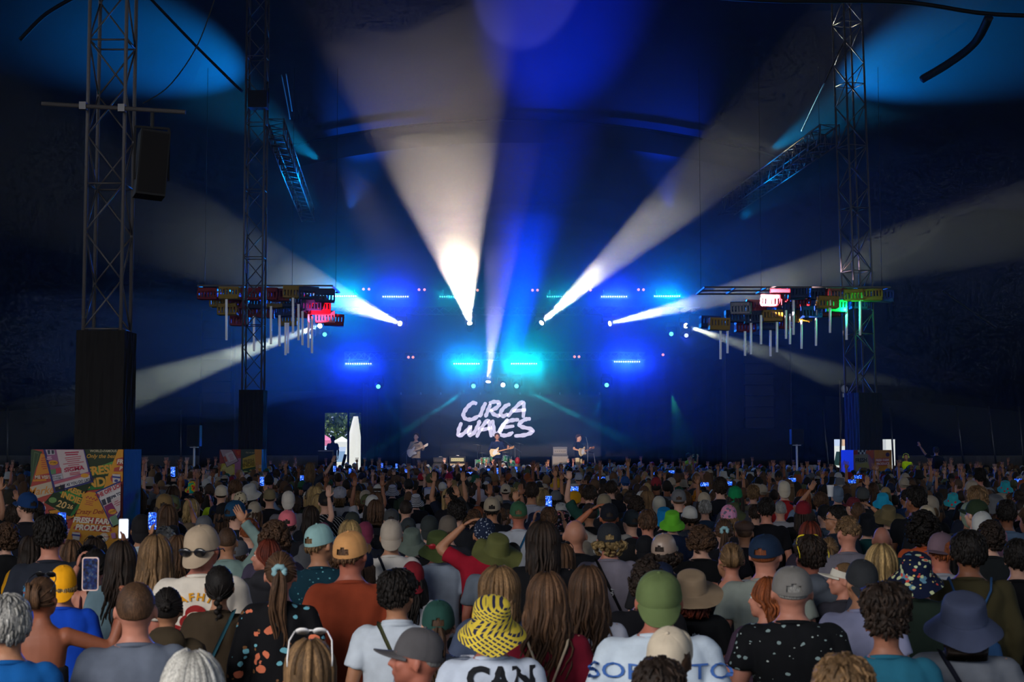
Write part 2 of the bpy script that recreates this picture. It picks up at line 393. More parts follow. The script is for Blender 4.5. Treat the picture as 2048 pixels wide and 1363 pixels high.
LC = [(417, 587, 'red', 0, 0), (460, 586, 'yellow', -.3, 0), (500, 588, 'red', 0, 0), (537, 587, 'red', 0, 0), (561, 590, 'red', .2, 0), (587, 584, 'yellow', -.2, 0), (618, 586, 'navy', -.3, .1),
      (650, 592, 'navy', -.3, .1), (440, 602, 'yellow', .9, 0), (478, 606, 'red', .9, 0), (515, 606, 'navy', 1.0, 0), (551, 605, 'yellow', .9, 0), (585, 603, 'navy', .9, 0), (603, 600, 'red', 1.4, 0), (636, 604, 'yellow', .6, 0),
      (456, 618, 'yellow', .6, 0), (495, 622, 'red', 1.4, 0), (530, 624, 'red', 1.5, 0), (570, 622, 'navy', 1.2, 0), (607, 624, 'red', 1.6, 0), (640, 616, 'red', .3, .25), (650, 634, 'grey', .8, .2), (668, 640, 'red', .9, .2), (577, 640, 'yellow', 1.8, 0), (480, 640, 'red', 1.9, 0), (624, 610, 'navy', .2, .1)]
LT = [(453, 598, 680, -.3), (508, 632, 702, .5), (542, 612, 688, .2), (559, 630, 692, .6), (571, 645, 710, .3), (576, 645, 706, .9), (586, 595, 666, -.3), (597, 608, 680, -.3), (605, 622, 690, -.2), (617, 628, 695, .2), (624, 632, 706, .9)]
cluster('hanging coloured crates and tubes on the left, nearer the entrance door', 45.5, (396, 664, 571), LC, LT, 3)
RC = [(1438, 648, 'yellow', -.3, 0), (1420, 644, 'blue', .2, 0), (1482, 616, 'grey', .1, -.3), (1512, 612, 'red', .6, 0), (1470, 632, 'navy', .5, 0), (1508, 634, 'navy', .5, 0), (1543, 601, 'red', -.6, -.35), (1560, 590, 'red', -.3, -.1), (1595, 586, 'navy', .2, 0),
      (1544, 632, 'yellow', .2, 0), (1536, 648, 'navy', .9, 0), (1570, 616, 'navy', .6, 0), (1565, 645, 'red', 1.2, 0), (1600, 606, 'red', .9, 0), (1603, 632, 'yellow', .9, 0), (1622, 624, 'blue', .4, 0), (1580, 634, 'blue', 1.3, 0), (1655, 604, 'yellow', -.2, 0), (1672, 586, 'red', .3, 0), (1640, 588, 'navy', .6, 0),
      (1672, 612, 'green', .3, 0), (1660, 622, 'red', .9, 0), (1705, 590, 'yellow', .2, 0), (1742, 590, 'yellow', .3, 0), (1765, 592, 'blue', .6, 0), (1720, 606, 'navy', .9, 0), (1490, 652, 'red', 1.2, 0)]
RT = [(1441, 660, 718, 0), (1455, 655, 706, .4), (1490, 662, 711, .2), (1502, 638, 708, .5), (1522, 630, 688, 0), (1541, 660, 712, .8), (1554, 640, 704, .2), (1572, 620, 677, .2), (1580, 622, 688, .5), (1587, 600, 669, -.2), (1603, 640, 697, .6), (1632, 608, 691, .3), (1660, 596, 665, -.2), (1693, 612, 679, .2), (1720, 600, 670, .4)]
cluster('hanging coloured crates and tubes on the right, in front of the right tower', 45.0, (1410, 1780, 574), RC, RT, 5)
light('crate_light_red', 'SPOT', P(625, 655, 45.2), 500, (1.0, 0.05, 0.15), target=P(640, 605, 46), spot_size=1.2, spot_blend=.5)
light('crate_light_left', 'SPOT', P(1490, 596, 43.4), 5000, (1.0, 0.7, 0.75), target=P(1550, 596, 44.5), spot_size=.55, spot_blend=.5)
light('crate_light_green', 'POINT', P(1692, 618, 45), 60, (0.02, 1.0, 0.35))

# ---------------------------------------------------------------- back of the tent: skirt, leaning poles
SK = fabric('grey_skirt', (0.13, 0.13, 0.125), (0.18, 0.175, 0.17), 1.5, 0.9, 0.3, 6)
for (a, b, lab) in ((-27, DL[0].x - .1, 'grey canvas skirt along the back left side of the tent'), (DR[1].x + .1, 27, 'grey canvas skirt along the back right side of the tent')):
    m = MB(); n = 40
    vs = []; fs = []
    for i in range(n + 1):
        x = a + (b - a) * i / n
        for z in (0, 0.7, 1.4, 2.02): vs.append((x, 69.86 + .03 * math.sin(i * 1.9 + z), z))
    for i in range(n):
        for k in range(3): q = i * 4 + k; fs.append((q, q + 4, q + 5, q + 1))
    m.add(vs, fs); m.add([(a, 69.9, 2.0), (b, 69.9, 2.0), (b, 69.96, 2.04), (a, 69.96, 2.04)], [(0, 1, 2, 3)])
    tag(m.build('tent_skirt', SK), lab, 'canvas')
PL = [(15, 15, 815, 900), (362, 362, 820, 915), (478, 479, 812, 920), (505, 505, 820, 920), (1480, 1480, 828, 920), (1522, 1520, 800, 915), (1646, 1654, 818, 912), (1684, 1681, 760, 910), (1781, 1786, 815, 912), (1913, 1925, 810, 912), (1977, 1990, 812, 912), (2038, 2046, 812, 912)]
for i, (xa, xb, ya, yb) in enumerate(PL):
    a = P(xa, ya, 68.6); b = P(xb, yb, 69.0); d = (b - a).normalized(); b = a + d * (a.z / -d.z)
    o = MB().tube([a, b], 0.045, 8).build('side_pole', ALU, smooth=True)
    order = ['first', 'second', 'third', 'fourth', 'fifth', 'sixth', 'seventh', 'eighth', 'ninth', 'tenth', 'eleventh', 'last'][i]
    tag(o, f'grey tent side pole against the back wall, {order} from the left', 'pole', 'side poles along the back wall')
# tall lamp stand beside the right tower
t = thing('lamp_stand', 'tall thin mast with a pale lamp left of right tower', 'mast', P(1683, 1000, 60) * 1)
t.location.z = 0
m = MB(); z1 = P(1684, 760, 60).z; m.tube([(0, 0, 0), (0, 0, z1)], .03); m.build('pole', ALUD, t)
m = MB(); m.ell((.18, 0, z1 - .35), (.14, .12, .16)); m.box((.2, 0, z1 - .6), (.2, .15, .15)); m.build('lamp', WHT, t)

# loudspeakers on stands
def pa(px, yb, yt, yp, Y, label):
    b = P(px, yp, Y); t = thing('stand_loudspeaker', label, 'loudspeaker', (b.x, Y, 0), 0, 'loudspeakers on poles at the tent sides')
    zt = P(px, yt, Y).z; zb = P(px, yb, Y).z
    m = MB(); m.box((0, 0, (zt + zb)/2), (.42, .4, zt - zb)); m.build('cabinet', BLK, t)
    m = MB(); m.box((0, -.206, (zt + zb)/2), (.36, .01, zt - zb - .06)); m.build('grille', CLOTH, t)
    m = MB(); m.tube([(0, 0, 0.02), (0, 0, zb)], .035, 8); m.box((0, 0, zb - .03), (.26, .2, .03)); m.build('pole', WHT, t)
    for k in range(3):
        a = k * 2.1 + .5; MB().tube([(0, 0, .7), (.5*math.cos(a), .5*math.sin(a), .02)], .018).build('leg', BLK, t)
pa(388, 892, 850, 925, 50, 'black loudspeaker on a white pole between the painted boxes')
pa(1594, 888, 858, 925, 52, 'black loudspeaker on a white pole left of right tower')
# dark speaker towers either side of the stage
def pa_tower(x0, x1, yt, label):
    a = P(x0, yt, 58); b = P(x1, yt, 58); w_ = b.x - a.x
    t = thing('speaker_tower', label, 'speaker tower', ((a.x + b.x)/2, 58.4, 0), 0, 'black speaker towers either side of the stage')
    m = MB(); m.box((0, .3, a.z/2), (w_, 1.0, a.z)); m.build('scrim', CLOTH, t)
    m = MB()
    for s in (-1, 1): m.tube([(s*w_/2, -.25, 0), (s*w_/2, -.25, a.z + .4)], .03)
    m.tube([(-w_/2, -.25, a.z + .4), (w_/2, -.25, a.z + .4)], .03); m.build('frame', BLK, t)
    for k in range(7):
        m = MB(); m.box((0, -.32, a.z - .5 - k * .42), (min(w_ * .8, 1.1), .3, .38)); m.build('speaker', BLK, t)
pa_tower(402, 470, 640, 'black speaker tower left of the stage')
pa_tower(1452, 1582, 690, 'black speaker tower right of the stage')

# ---------------------------------------------------------------- stage
SZ = 1.14
xl, xr = P(738, 900, 60).x, P(1452, 900, 60).x
st = thing('stage', 'raised black stage under the blue lights', 'stage', (0, 58.4, 0))
m = MB(); m.box(((xl+xr)/2, 5, SZ - .06), (xr - xl, 10, .12)); m.build('deck', BLK, st)
m = MB(); m.box(((xl+xr)/2, .02, (SZ - .12)/2), (xr - xl, .04, SZ - .12)); m.build('front_skirt', CLOTH, st)
def drape(name, x0, x1, y, z0, z1, label, n=60, amp=.08, axis=0):
    vs = []; fs = []
    for i in range(n + 1):
        u = x0 + (x1 - x0) * i / n; f = amp * math.sin(i * 1.3) + amp * .5 * math.sin(i * 2.9 + 1)
        for z in (z0, z1): vs.append((u, y + f, z) if axis == 0 else (y + f, u, z))
    for i in range(n): fs.append((2*i, 2*i+2, 2*i+3, 2*i+1))
    o = obj(name, mesh(name, vs, fs, CLOTH, True)); return tag(o, label, 'curtain', 'black curtains round the stage')
drape('stage_curtain', P(742, 0, 68).x, P(1440, 0, 68).x, 68.2, SZ, 9.4, 'black backdrop curtain behind the screen', 120)
drape('stage_curtain', 60.5, 68, P(736, 0, 62).x, 0.0, 5.0, 'black side curtain at the left wing', 24, .06, 1)
drape('stage_curtain', 60.5, 68, P(1456, 0, 62).x, 0.0, 5.0, 'black side curtain at the right wing', 24, .06, 1)
# lamp trusses over the stage
for (x0, x1, py, Y, lab) in ((640, 1400, 622, 61.0, 'upper lamp truss over the stage'), (690, 1290, 712, 61.3, 'lower lamp truss over the stage')):
    a, b = P(x0, py, Y), P(x1, py, Y); b.z = a.z
    truss('lamp_truss', lab, a, b, 0.3, 46, 0.02, 'trusses carrying the stage lamps')
# screen with the band's name
scr = thing('led_screen', 'dark video screen with white brushed lettering behind the band', 'screen', (0, 67, 0))
SB = M('screen_black', (0.004, 0.005, 0.01), 0.6, emit=(0.02, 0.03, 0.09), es=0.08)
TX = M('screen_letters', (0.7, 0.68, 0.75), 0.6, emit=(0.80, 0.72, 0.92), es=0.85)
ax, bx = P(806, 0, 67).x, P(1196, 0, 67).x; zt = P(1000, 790, 67).z; zb = SZ + .01
nx_, nz_ = 10, 4
pm = MB().box((0, 0, 0), ((bx-ax)/nx_ - .012, .08, (zt-zb)/nz_ - .012)).mesh('screen_panel', SB)
for i in range(nx_):
    for k in range(nz_): obj('screen_panel', pm, scr, (ax + (bx-ax)*(i+.5)/nx_, 0, zb + (zt-zb)*(k+.5)/nz_))
m = MB(); m.box(((ax+bx)/2, .1, (zt+zb)/2), (bx-ax+.1, .08, zt-zb+.1)); m.build('frame', BLK, scr)
m = MB()
for i in range(nx_ + 1): m.box((ax + (bx-ax)*i/nx_, 0, zt + .08), (.06, .06, .1))
m.build('hanging_bolt', ALU, scr)
def Z1(x, y): q = P(760 + x * .24414, 780 + y * .24423, 66.95); return Vector((q.x, -.05, q.z))
STROKES = [[(795,112),(760,103),(715,140),(683,195),(700,232),(755,238),(812,205)], [(868,98),(842,150),(818,222)],
 [(905,112),(885,165),(862,222)], [(893,108),(935,94),(978,104),(955,142),(905,166)], [(905,160),(935,198),(985,212)],
 [(1068,112),(1025,132),(988,182),(1005,212),(1050,192)], [(1045,218),(1095,158),(1165,95),(1178,150),(1172,226)], [(1085,170),(1195,160)],
 [(668,262),(645,325),(648,372),(700,342),(742,298),(728,362),(765,352),(800,295),(818,242)],
 [(790,386),(828,312),(884,246),(898,300),(912,384)], [(828,326),(905,308)],
 [(922,240),(930,310),(948,372),(985,322),(1048,232)], [(1140,240),(1078,246),(1022,268),(992,318),(985,362),(1040,368),(1092,342)], [(1005,305),(1100,292)],
 [(1236,234),(1192,238),(1142,272),(1160,298),(1238,318),(1245,342),(1185,366),(1100,374)]]
m = MB()
for q in STROKES:
    pts = [Z1(*p) for p in q]; n = len(pts); L = []; R2 = []
    fine = []
    for i in range(n - 1):
        a0 = pts[max(i-1,0)]; a1 = pts[i]; a2 = pts[i+1]; a3 = pts[min(i+2,n-1)]
        for k in range(5): t_ = k/5; fine.append(0.5*((2*a1)+(a2-a0)*t_+(2*a0-5*a1+4*a2-a3)*t_*t_+(3*a1-a0-3*a2+a3)*t_**3))
    fine.append(pts[-1])
    for i, p in enumerate(fine):
        d = (fine[min(i+1, len(fine)-1)] - fine[max(i-1, 0)]).normalized(); nn = Vector((-d.z, 0, d.x))
        f = .5 + .5 * min(1, min(i, len(fine)-1-i) / 2.0) ; wv = (.086 + .015 * math.sin(i * 1.7)) * f
        L.append(p + nn * wv); R2.append(p - nn * wv)
    k = len(fine); m.add(L + R2, [(i, i+1, k+i+1, k+i) for i in range(k-1)])
m.build('lettering', TX, scr)
# lamps: lens emitters
def emis(name, col, s): return M(name, (0.02, 0.02, 0.02), 0.5, emit=col, es=s)
E_W = emis('lamp_white', (1, 0.97, 0.9), 14); E_T = emis('lamp_teal', (0.15, 0.95, 0.95), 2.2); E_R = emis('lamp_amber', (1.0, 0.32, 0.22), 1.6); E_V = emis('lamp_violet', (0.75, 0.65, 1.0), 10)
def led_bar(i, px, py, pw, col):
    p = P(px, py, YS + .1)
    t = thing('led_bar', None, 'stage lamp', p, 0, 'led bars above the stage')
    t['label'] = f"led bar lamp glowing {'turquoise' if col[1] > .4 else 'blue'}, {['leftmost','second','third','fourth','fifth','rightmost'][i] if i < 6 else ['leftmost','second','third','rightmost'][i-6]} of the {'upper' if i < 6 else 'lower'} row"
    m = MB(); m.box((0, .06, 0), (1.12, .14, .12)); m.build('housing', BLK, t)
    m = MB(); m.bar((-.4, .1, .05), (-.4, .4, .3), .03); m.bar((.4, .1, .05), (.4, .4, .3), .03); m.build('bracket', BLK, t)
    dim = pw < 50; c = tuple(min(1, v + (.15 if dim else .5)) for v in col); es = 3.0 if dim else 9
    lens = MB().lathe([(.024, -.005), (.024, .012), (.012, .02)], 10, R=Matrix.Rotation(PI/2, 3, 'X')).mesh('lens', emis('led_lens', c, es), True)
    for k in range(12): obj('lens', lens, t, (-.495 + k * .09, -.012, 0))
for i, (px, py, pw, col) in enumerate(BARS): led_bar(i, px, py, pw, col)
NM = ['the one left of centre aiming left', 'the brightest, left of centre aiming up', 'the one right of centre aiming up right', 'the second from right aiming right', 'rightmost aiming down right', 'leftmost aiming down left', 'the low violet one above the screen']
def moving_head(px, py, d, mat, label, r=.1, cat_group='moving head lamps on the lamp trusses'):
    p = P(px, py, YS); t = thing('moving_head_lamp', label, 'stage lamp', p, 0, cat_group)
    R3 = d.to_track_quat('Z', 'Y').to_matrix()
    m = MB(); m.lathe([(.08, -.3), (.15, -.26), (.16, -.05), (r + .03, .08), (r + .03, .11)], 16, R=R3); m.build('head', BLK, t, True)
    m = MB(); m.lathe([(r, .105), (r, .115), (r * .5, .125)], 16, R=R3); m.build('lens', mat, t, True)
    m = MB(); m.bar((-.21, .02, 0), (-.21, .02, .3), .05); m.bar((.21, .02, 0), (.21, .02, .3), .05); m.bar((-.21, .02, .3), (.21, .02, .3), .05); m.box((0, .02, .38), (.34, .26, .12)); m.build('yoke', BLK, t)
for i, mv in enumerate(MOVERS): moving_head(mv[0], mv[1], mover_dir(mv), E_V if i == 6 else E_W, 'moving head stage lamp with white beam, ' + NM[i] if i < 6 else 'moving head stage lamp, ' + NM[i])
PARS = [(947, 771, 'left of the violet lamp'), (1033, 771, 'right of the white lamp'), (757, 772, 'lower left, above the left wing'), (1213, 769, 'lower right, above the right guitarist'), (650, 668, 'below the leftmost crates lamp'), (1342, 667, 'upper right, left one of a pair'), (1372, 670, 'upper right, right one of a pair'), (620, 672, 'behind the tubes of the left crates')]
for (px, py, lab) in PARS: moving_head(px, py, Vector((0, -1, -.15)), E_T if px not in (1372, 620) else emis('lamp_lilac', (.5, .55, 1), 2.0), 'small round turquoise lamp ' + lab if px not in (1372, 620) else 'small round lilac lamp ' + lab, .085, 'small round lamps over the stage')
moving_head(1006, 769, Vector((0, -1, -.1)), E_V, 'small round white lamp above the screen', .085, 'small round lamps over the stage')
BL = [(727,578),(738,578),(838,579),(849,579),(944,580),(955,580),(1065,580),(1075,580),(1170,580),(1181,580),(1277,579),(1287,579),(817,714),(826,714),(1149,713),(1158,713),(1326,709)]
rb = MB(); rb.lathe([(.055, 0), (.055, .02), (.03, .035)], 10, R=Matrix.Rotation(PI/2, 3, 'X')); rbm = rb.mesh('lens', E_R, True)
rh = MB(); rh.lathe([(.05, -.2), (.065, -.17), (.065, 0)], 10, R=Matrix.Rotation(PI/2, 3, 'X')); rhm = rh.mesh('housing', BLK, True)
for i, (px, py) in enumerate(BL):
    t = thing('amber_lamp', f"tiny amber lamp, {['1st','2nd','3rd','4th','5th','6th','7th','8th','9th','10th','11th','12th','13th','14th','15th','16th','17th'][i]} counting from left, {'upper' if i < 12 else 'lower'} row first", 'stage lamp', P(px, py, YS + .2), 0, 'tiny amber lamps over the stage')
    obj('lens', rbm, t); obj('housing', rhm, t)
# ---------------------------------------------------------------- people: materials
def objcol(name, rough=0.85, bump=0.25, bscale=220.0, attr=None, pat=None, vary=0.12, spec=0.2):
    """a cloth / skin / hair material whose colour is the object's own colour"""
    m = M(name, (0.5, 0.5, 0.5), rough, spec=spec); nt = m.node_tree; b = nt.nodes['Principled BSDF']; L = nt.links.new
    oi = nt.nodes.new('ShaderNodeObjectInfo'); tc = nt.nodes.new('ShaderNodeTexCoord')
    n = nt.nodes.new('ShaderNodeTexNoise'); n.inputs['Scale'].default_value = 9; n.inputs['Detail'].default_value = 4
    L(tc.outputs['Object'], n.inputs['Vector'])
    mr = nt.nodes.new('ShaderNodeMapRange'); mr.inputs[3].default_value = 1 - vary; mr.inputs[4].default_value = 1 + vary; mr.inputs[1].default_value = .3; mr.inputs[2].default_value = .7
    L(n.outputs['Fac'], mr.inputs[0])
    mul = nt.nodes.new('ShaderNodeVectorMath'); mul.operation = 'SCALE'
    src = oi.outputs['Color']
    if pat: src = pat(nt, tc, oi)
    L(src, mul.inputs[0]); L(mr.outputs[0], mul.inputs['Scale'])
    out = mul.outputs[0]
    if attr:
        at = nt.nodes.new('ShaderNodeAttribute'); at.attribute_name = attr
        m2 = nt.nodes.new('ShaderNodeVectorMath'); m2.operation = 'MULTIPLY'; L(out, m2.inputs[0]); L(at.outputs['Color'], m2.inputs[1]); out = m2.outputs[0]
    L(out, b.inputs['Base Color'])
    if bump:
        n2 = nt.nodes.new('ShaderNodeTexNoise'); n2.inputs['Scale'].default_value = bscale
        bp = nt.nodes.new('ShaderNodeBump'); bp.inputs['Strength'].default_value = bump; bp.inputs['Distance'].default_value = 0.003
        L(tc.outputs['Object'], n2.inputs['Vector']); L(n2.outputs['Fac'], bp.inputs['Height']); L(bp.outputs['Normal'], b.inputs['Normal'])
    return m
def pat_blobs(cols, scale, thr=(.35, .2), second=None):
    """print: blobs of several colours scattered over the cloth colour"""
    def f(nt, tc, oi):
        L = nt.links.new; prev = oi.outputs['Color']
        for i, c in enumerate(cols):
            mp = nt.nodes.new('ShaderNodeMapping'); mp.inputs['Location'].default_value = (i * 3.7, i * 1.3, i * 5.1); mp.inputs['Scale'].default_value = (1, 1, 1.2)
            v = nt.nodes.new('ShaderNodeTexVoronoi'); v.inputs['Scale'].default_value = scale * (1 + .25 * i)
            nz = nt.nodes.new('ShaderNodeTexNoise'); nz.inputs['Scale'].default_value = scale * 2.5
            ad = nt.nodes.new('ShaderNodeMath'); ad.operation = 'MULTIPLY_ADD'; ad.inputs[1].default_value = .35; 
            lt = nt.nodes.new('ShaderNodeMath'); lt.operation = 'LESS_THAN'; lt.inputs[1].default_value = thr[0] - thr[1] * i * .3 + .17
            L(tc.outputs['Object'], mp.inputs['Vector']); L(mp.outputs[0], v.inputs['Vector']); L(tc.outputs['Object'], nz.inputs['Vector'])
            L(nz.outputs['Fac'], ad.inputs[0]); L(v.outputs['Distance'], ad.inputs[2]); L(ad.outputs[0], lt.inputs[0])
            mx = nt.nodes.new('ShaderNodeMix'); mx.data_type = 'RGBA'; mx.inputs[7].default_value = (*c, 1)
            L(lt.outputs[0], mx.inputs[0]); L(prev, mx.inputs[6]); prev = mx.outputs[2]
        return prev
    return f
def pat_wave(c2, scale, direction='Z', dist=0.0, thr=.5, diag=None, kind='BANDS'):
    def f(nt, tc, oi):
        L = nt.links.new
        mp = nt.nodes.new('ShaderNodeMapping')
        if diag is not None: mp.inputs['Rotation'].default_value = diag
        wv = nt.nodes.new('ShaderNodeTexWave'); wv.wave_type = kind; wv.bands_direction = direction; wv.inputs['Scale'].default_value = scale; wv.inputs['Distortion'].default_value = dist; wv.inputs['Detail'].default_value = 1
        gt = nt.nodes.new('ShaderNodeMath'); gt.operation = 'GREATER_THAN'; gt.inputs[1].default_value = thr
        mx = nt.nodes.new('ShaderNodeMix'); mx.data_type = 'RGBA'; mx.inputs[7].default_value = (*c2, 1)
        L(tc.outputs['Object'], mp.inputs[0]); L(mp.outputs[0], wv.inputs['Vector']); L(wv.outputs['Fac'], gt.inputs[0]); L(gt.outputs[0], mx.inputs[0]); L(oi.outputs['Color'], mx.inputs[6])
        return mx.outputs[2]
    return f
def pat_zigzag(nt, tc, oi):
    """rows of slanting dashes that change direction round the hat"""
    L = nt.links.new
    def N(op, a, b=None, c=None):
        n = nt.nodes.new('ShaderNodeMath'); n.operation = op
        for i, v in enumerate((a, b, c)):
            if v is None: continue
            if isinstance(v, (int, float)): n.inputs[i].default_value = v
            else: L(v, n.inputs[i])
        return n.outputs[0]
    sp = nt.nodes.new('ShaderNodeSeparateXYZ'); L(tc.outputs['Object'], sp.inputs[0])
    x, y, z = sp.outputs
    tri = N('PINGPONG', N('ADD', x, 10), .055)
    t = N('ADD', N('MULTIPLY', x, 1.0), N('MULTIPLY', z, .62)); t2 = N('ADD', t, N('MULTIPLY', N('PINGPONG', N('ADD', z, 5), .065), 1.2))
    s = N('GREATER_THAN', N('SINE', N('MULTIPLY', t2, 2 * PI / .029)), .15)
    d = N('GREATER_THAN', N('SINE', N('MULTIPLY', N('ADD', z, N('MULTIPLY', x, -.5)), 2 * PI / .020)), -.75)
    mx = nt.nodes.new('ShaderNodeMix'); mx.data_type = 'RGBA'; mx.inputs[7].default_value = (0.02, 0.022, 0.06, 1)
    L(N('MULTIPLY', s, d), mx.inputs[0]); L(oi.outputs['Color'], mx.inputs[6]); return mx.outputs[2]
def pat_rainbow(nt, tc, oi):
    L = nt.links.new; n = nt.nodes.new('ShaderNodeTexNoise'); n.inputs['Scale'].default_value = 9; n.inputs['Detail'].default_value = 2
    r = nt.nodes.new('ShaderNodeValToRGB'); cr = r.color_ramp; cr.interpolation = 'CONSTANT'
    cs = [(.0, (.02, .45, .35)), (.40, (.15, .5, .05)), (.46, (.8, .6, .02)), (.52, (.85, .15, .02)), (.58, (.6, .02, .05)), (.66, (.03, .2, .5))]
    cr.elements[0].position = 0; cr.elements[0].color = (*cs[0][1], 1); cr.elements[1].position = cs[1][0]; cr.elements[1].color = (*cs[1][1], 1)
    for p, c in cs[2:]: e = cr.elements.new(p); e.color = (*c, 1)
    L(tc.outputs['Object'], n.inputs['Vector']); L(n.outputs['Fac'], r.inputs[0]); return r.outputs[0]
SKIN = objcol('skin', 0.55, 0.12, 90, vary=.1, spec=.35)
HAIR = objcol('hair', 0.62, 0.0, attr='shade', vary=.25, spec=.22)
def strands(m):
    nt = m.node_tree; L = nt.links.new; b = nt.nodes['Principled BSDF']; src = b.inputs['Base Color'].links[0].from_socket
    tc = nt.nodes.new('ShaderNodeTexCoord'); mp = nt.nodes.new('ShaderNodeMapping'); mp.inputs['Scale'].default_value = (1, 1, .12)
    n = nt.nodes.new('ShaderNodeTexNoise'); n.inputs['Scale'].default_value = 260; n.inputs['Detail'].default_value = 3
    mr = nt.nodes.new('ShaderNodeMapRange'); mr.inputs[1].default_value = .3; mr.inputs[2].default_value = .7; mr.inputs[3].default_value = .45; mr.inputs[4].default_value = 1.35
    sc_ = nt.nodes.new('ShaderNodeVectorMath'); sc_.operation = 'SCALE'
    L(tc.outputs['Object'], mp.inputs[0]); L(mp.outputs[0], n.inputs['Vector']); L(n.outputs['Fac'], mr.inputs[0]); L(src, sc_.inputs[0]); L(mr.outputs[0], sc_.inputs['Scale']); L(sc_.outputs[0], b.inputs['Base Color'])
    bp = nt.nodes.new('ShaderNodeBump'); bp.inputs['Strength'].default_value = .6; bp.inputs['Distance'].default_value = .004; L(n.outputs['Fac'], bp.inputs['Height']); L(bp.outputs['Normal'], b.inputs['Normal'])
strands(HAIR)
TEE = objcol('cotton', 0.9, 0.35, 260)
KNIT = objcol('ribbed_knit', 0.9, 0.3, 200, pat=pat_wave((0.05, 0.055, 0.05), 75, 'X', .3, .8))
CAPM = objcol('hat_cloth', 0.85, 0.3, 320)
LEATH = objcol('smooth_cap', 0.4, 0.15, 120, spec=.5)
PATS = {
 'floral': objcol('floral_print', pat=pat_blobs([(.62, .16, .08), (.15, .42, .50), (.18, .08, .03)], 9, (.26, .15))),
 'dots': objcol('dotted_print', pat=pat_blobs([(.10, .30, .33)], 26, (.18, 0))),
 'speckle': objcol('speckled_print', pat=pat_blobs([(.22, .30, .30), (.42, .48, .46)], 17, (.19, .3))),
 'tropic': objcol('tropical_print', pat=pat_blobs([(.10, .22, .30), (.50, .55, .30), (.55, .06, .04), (.66, .52, .16)], 13, (.33, .2))),
 'rose': objcol('rose_print', pat=pat_blobs([(.10, .10, .14), (.62, .18, .22)], 22, (.36, .2))),
 'cow': objcol('cow_print', pat=pat_blobs([(.02, .02, .02)], 14, (.3, 0))),
 'melon': objcol('melon_print', pat=pat_blobs([(.55, .03, .05)], 14, (.3, 0))),
 'leopard': objcol('leopard_print', pat=pat_blobs([(.03, .02, .01)], 26, (.3, 0))),
 'paisley': objcol('paisley_print', pat=pat_blobs([(.32, .36, .42), (.55, .58, .62)], 34, (.20, .2))),
 'stripes': objcol('striped_print', pat=pat_wave((.03, .03, .04), 16, 'Z', 0, .55)),
 'finestripe': objcol('fine_striped_print', pat=pat_wave((.05, .07, .13), 40, 'Z', 0, .5)),
 'check': objcol('checked_print', pat=pat_wave((.45, .45, .45), 11, 'DIAGONAL', 0, .93)),
 'zigzag': objcol('zigzag_print', pat=pat_zigzag),
 'rainbow': objcol('tie_dye_print', pat=pat_rainbow),
}
JEAN = objcol('trousers', 0.9, 0.2)
DARK = M('black_plastic', (.01, .01, .012), 0.25, spec=.6)
LENS = M('dark_lens', (.02, .02, .03), 0.08, spec=.9)

# ---------------------------------------------------------------- people: shapes
TS = bpy.data.scenes.new('workshop')
def evald(o):
    """evaluate one object alone, in a scratch scene that is removed at the end"""
    TS.collection.objects.link(o); vl = TS.view_layers[0]; vl.update(); dg = vl.depsgraph; dg.update()
    out = bpy.data.meshes.new_from_object(o.evaluated_get(dg)); return out
def remesh(m, vox, smooth=2, dec=1.0, name='m', mat=None, fac=.5):
    me = m.mesh(name, mat, True); o = bpy.data.objects.new('tmp', me)
    r = o.modifiers.new('r', 'REMESH'); r.mode = 'VOXEL'; r.voxel_size = vox; r.use_smooth_shade = True
    if smooth: s = o.modifiers.new('s', 'SMOOTH'); s.iterations = smooth; s.factor = fac
    if dec < 1: d = o.modifiers.new('d', 'DECIMATE'); d.ratio = dec
    out = evald(o); out.name = name
    bpy.data.objects.remove(o); bpy.data.meshes.remove(me)
    out.materials.clear()
    if mat: out.materials.append(mat)
    out.polygons.foreach_set('use_smooth', [True] * len(out.polygons)); return out
def joinmesh(a, m, name, mat):
    """append the pieces in m to mesh a"""
    vs = [v.co.copy() for v in a.vertices]; fs = [tuple(p.vertices) for p in a.polygons]; n = len(vs)
    vs += m.v; fs += [tuple(i + n for i in f) for f in m.f]; bpy.data.meshes.remove(a)
    return mesh(name, vs, fs, mat, True)
def loft(m, secs, n=20, e=2.4):
    """secs: (x, y, z, rx, ry)"""
    vs = []
    for (x, y, z, rx, ry) in secs:
        for k in range(n):
            a = 2*PI*k/n; c, s = math.cos(a), math.sin(a)
            vs.append((x + rx * math.copysign(abs(c) ** (2/e), c), y + ry * math.copysign(abs(s) ** (2/e), s), z))
    fs = [(i*n+k, i*n+(k+1)%n, (i+1)*n+(k+1)%n, (i+1)*n+k) for i in range(len(secs)-1) for k in range(n)]
    fs += [tuple(range(n))[::-1], tuple((len(secs)-1)*n+k for k in range(n))]
    return m.add(vs, fs)
V3 = Vector
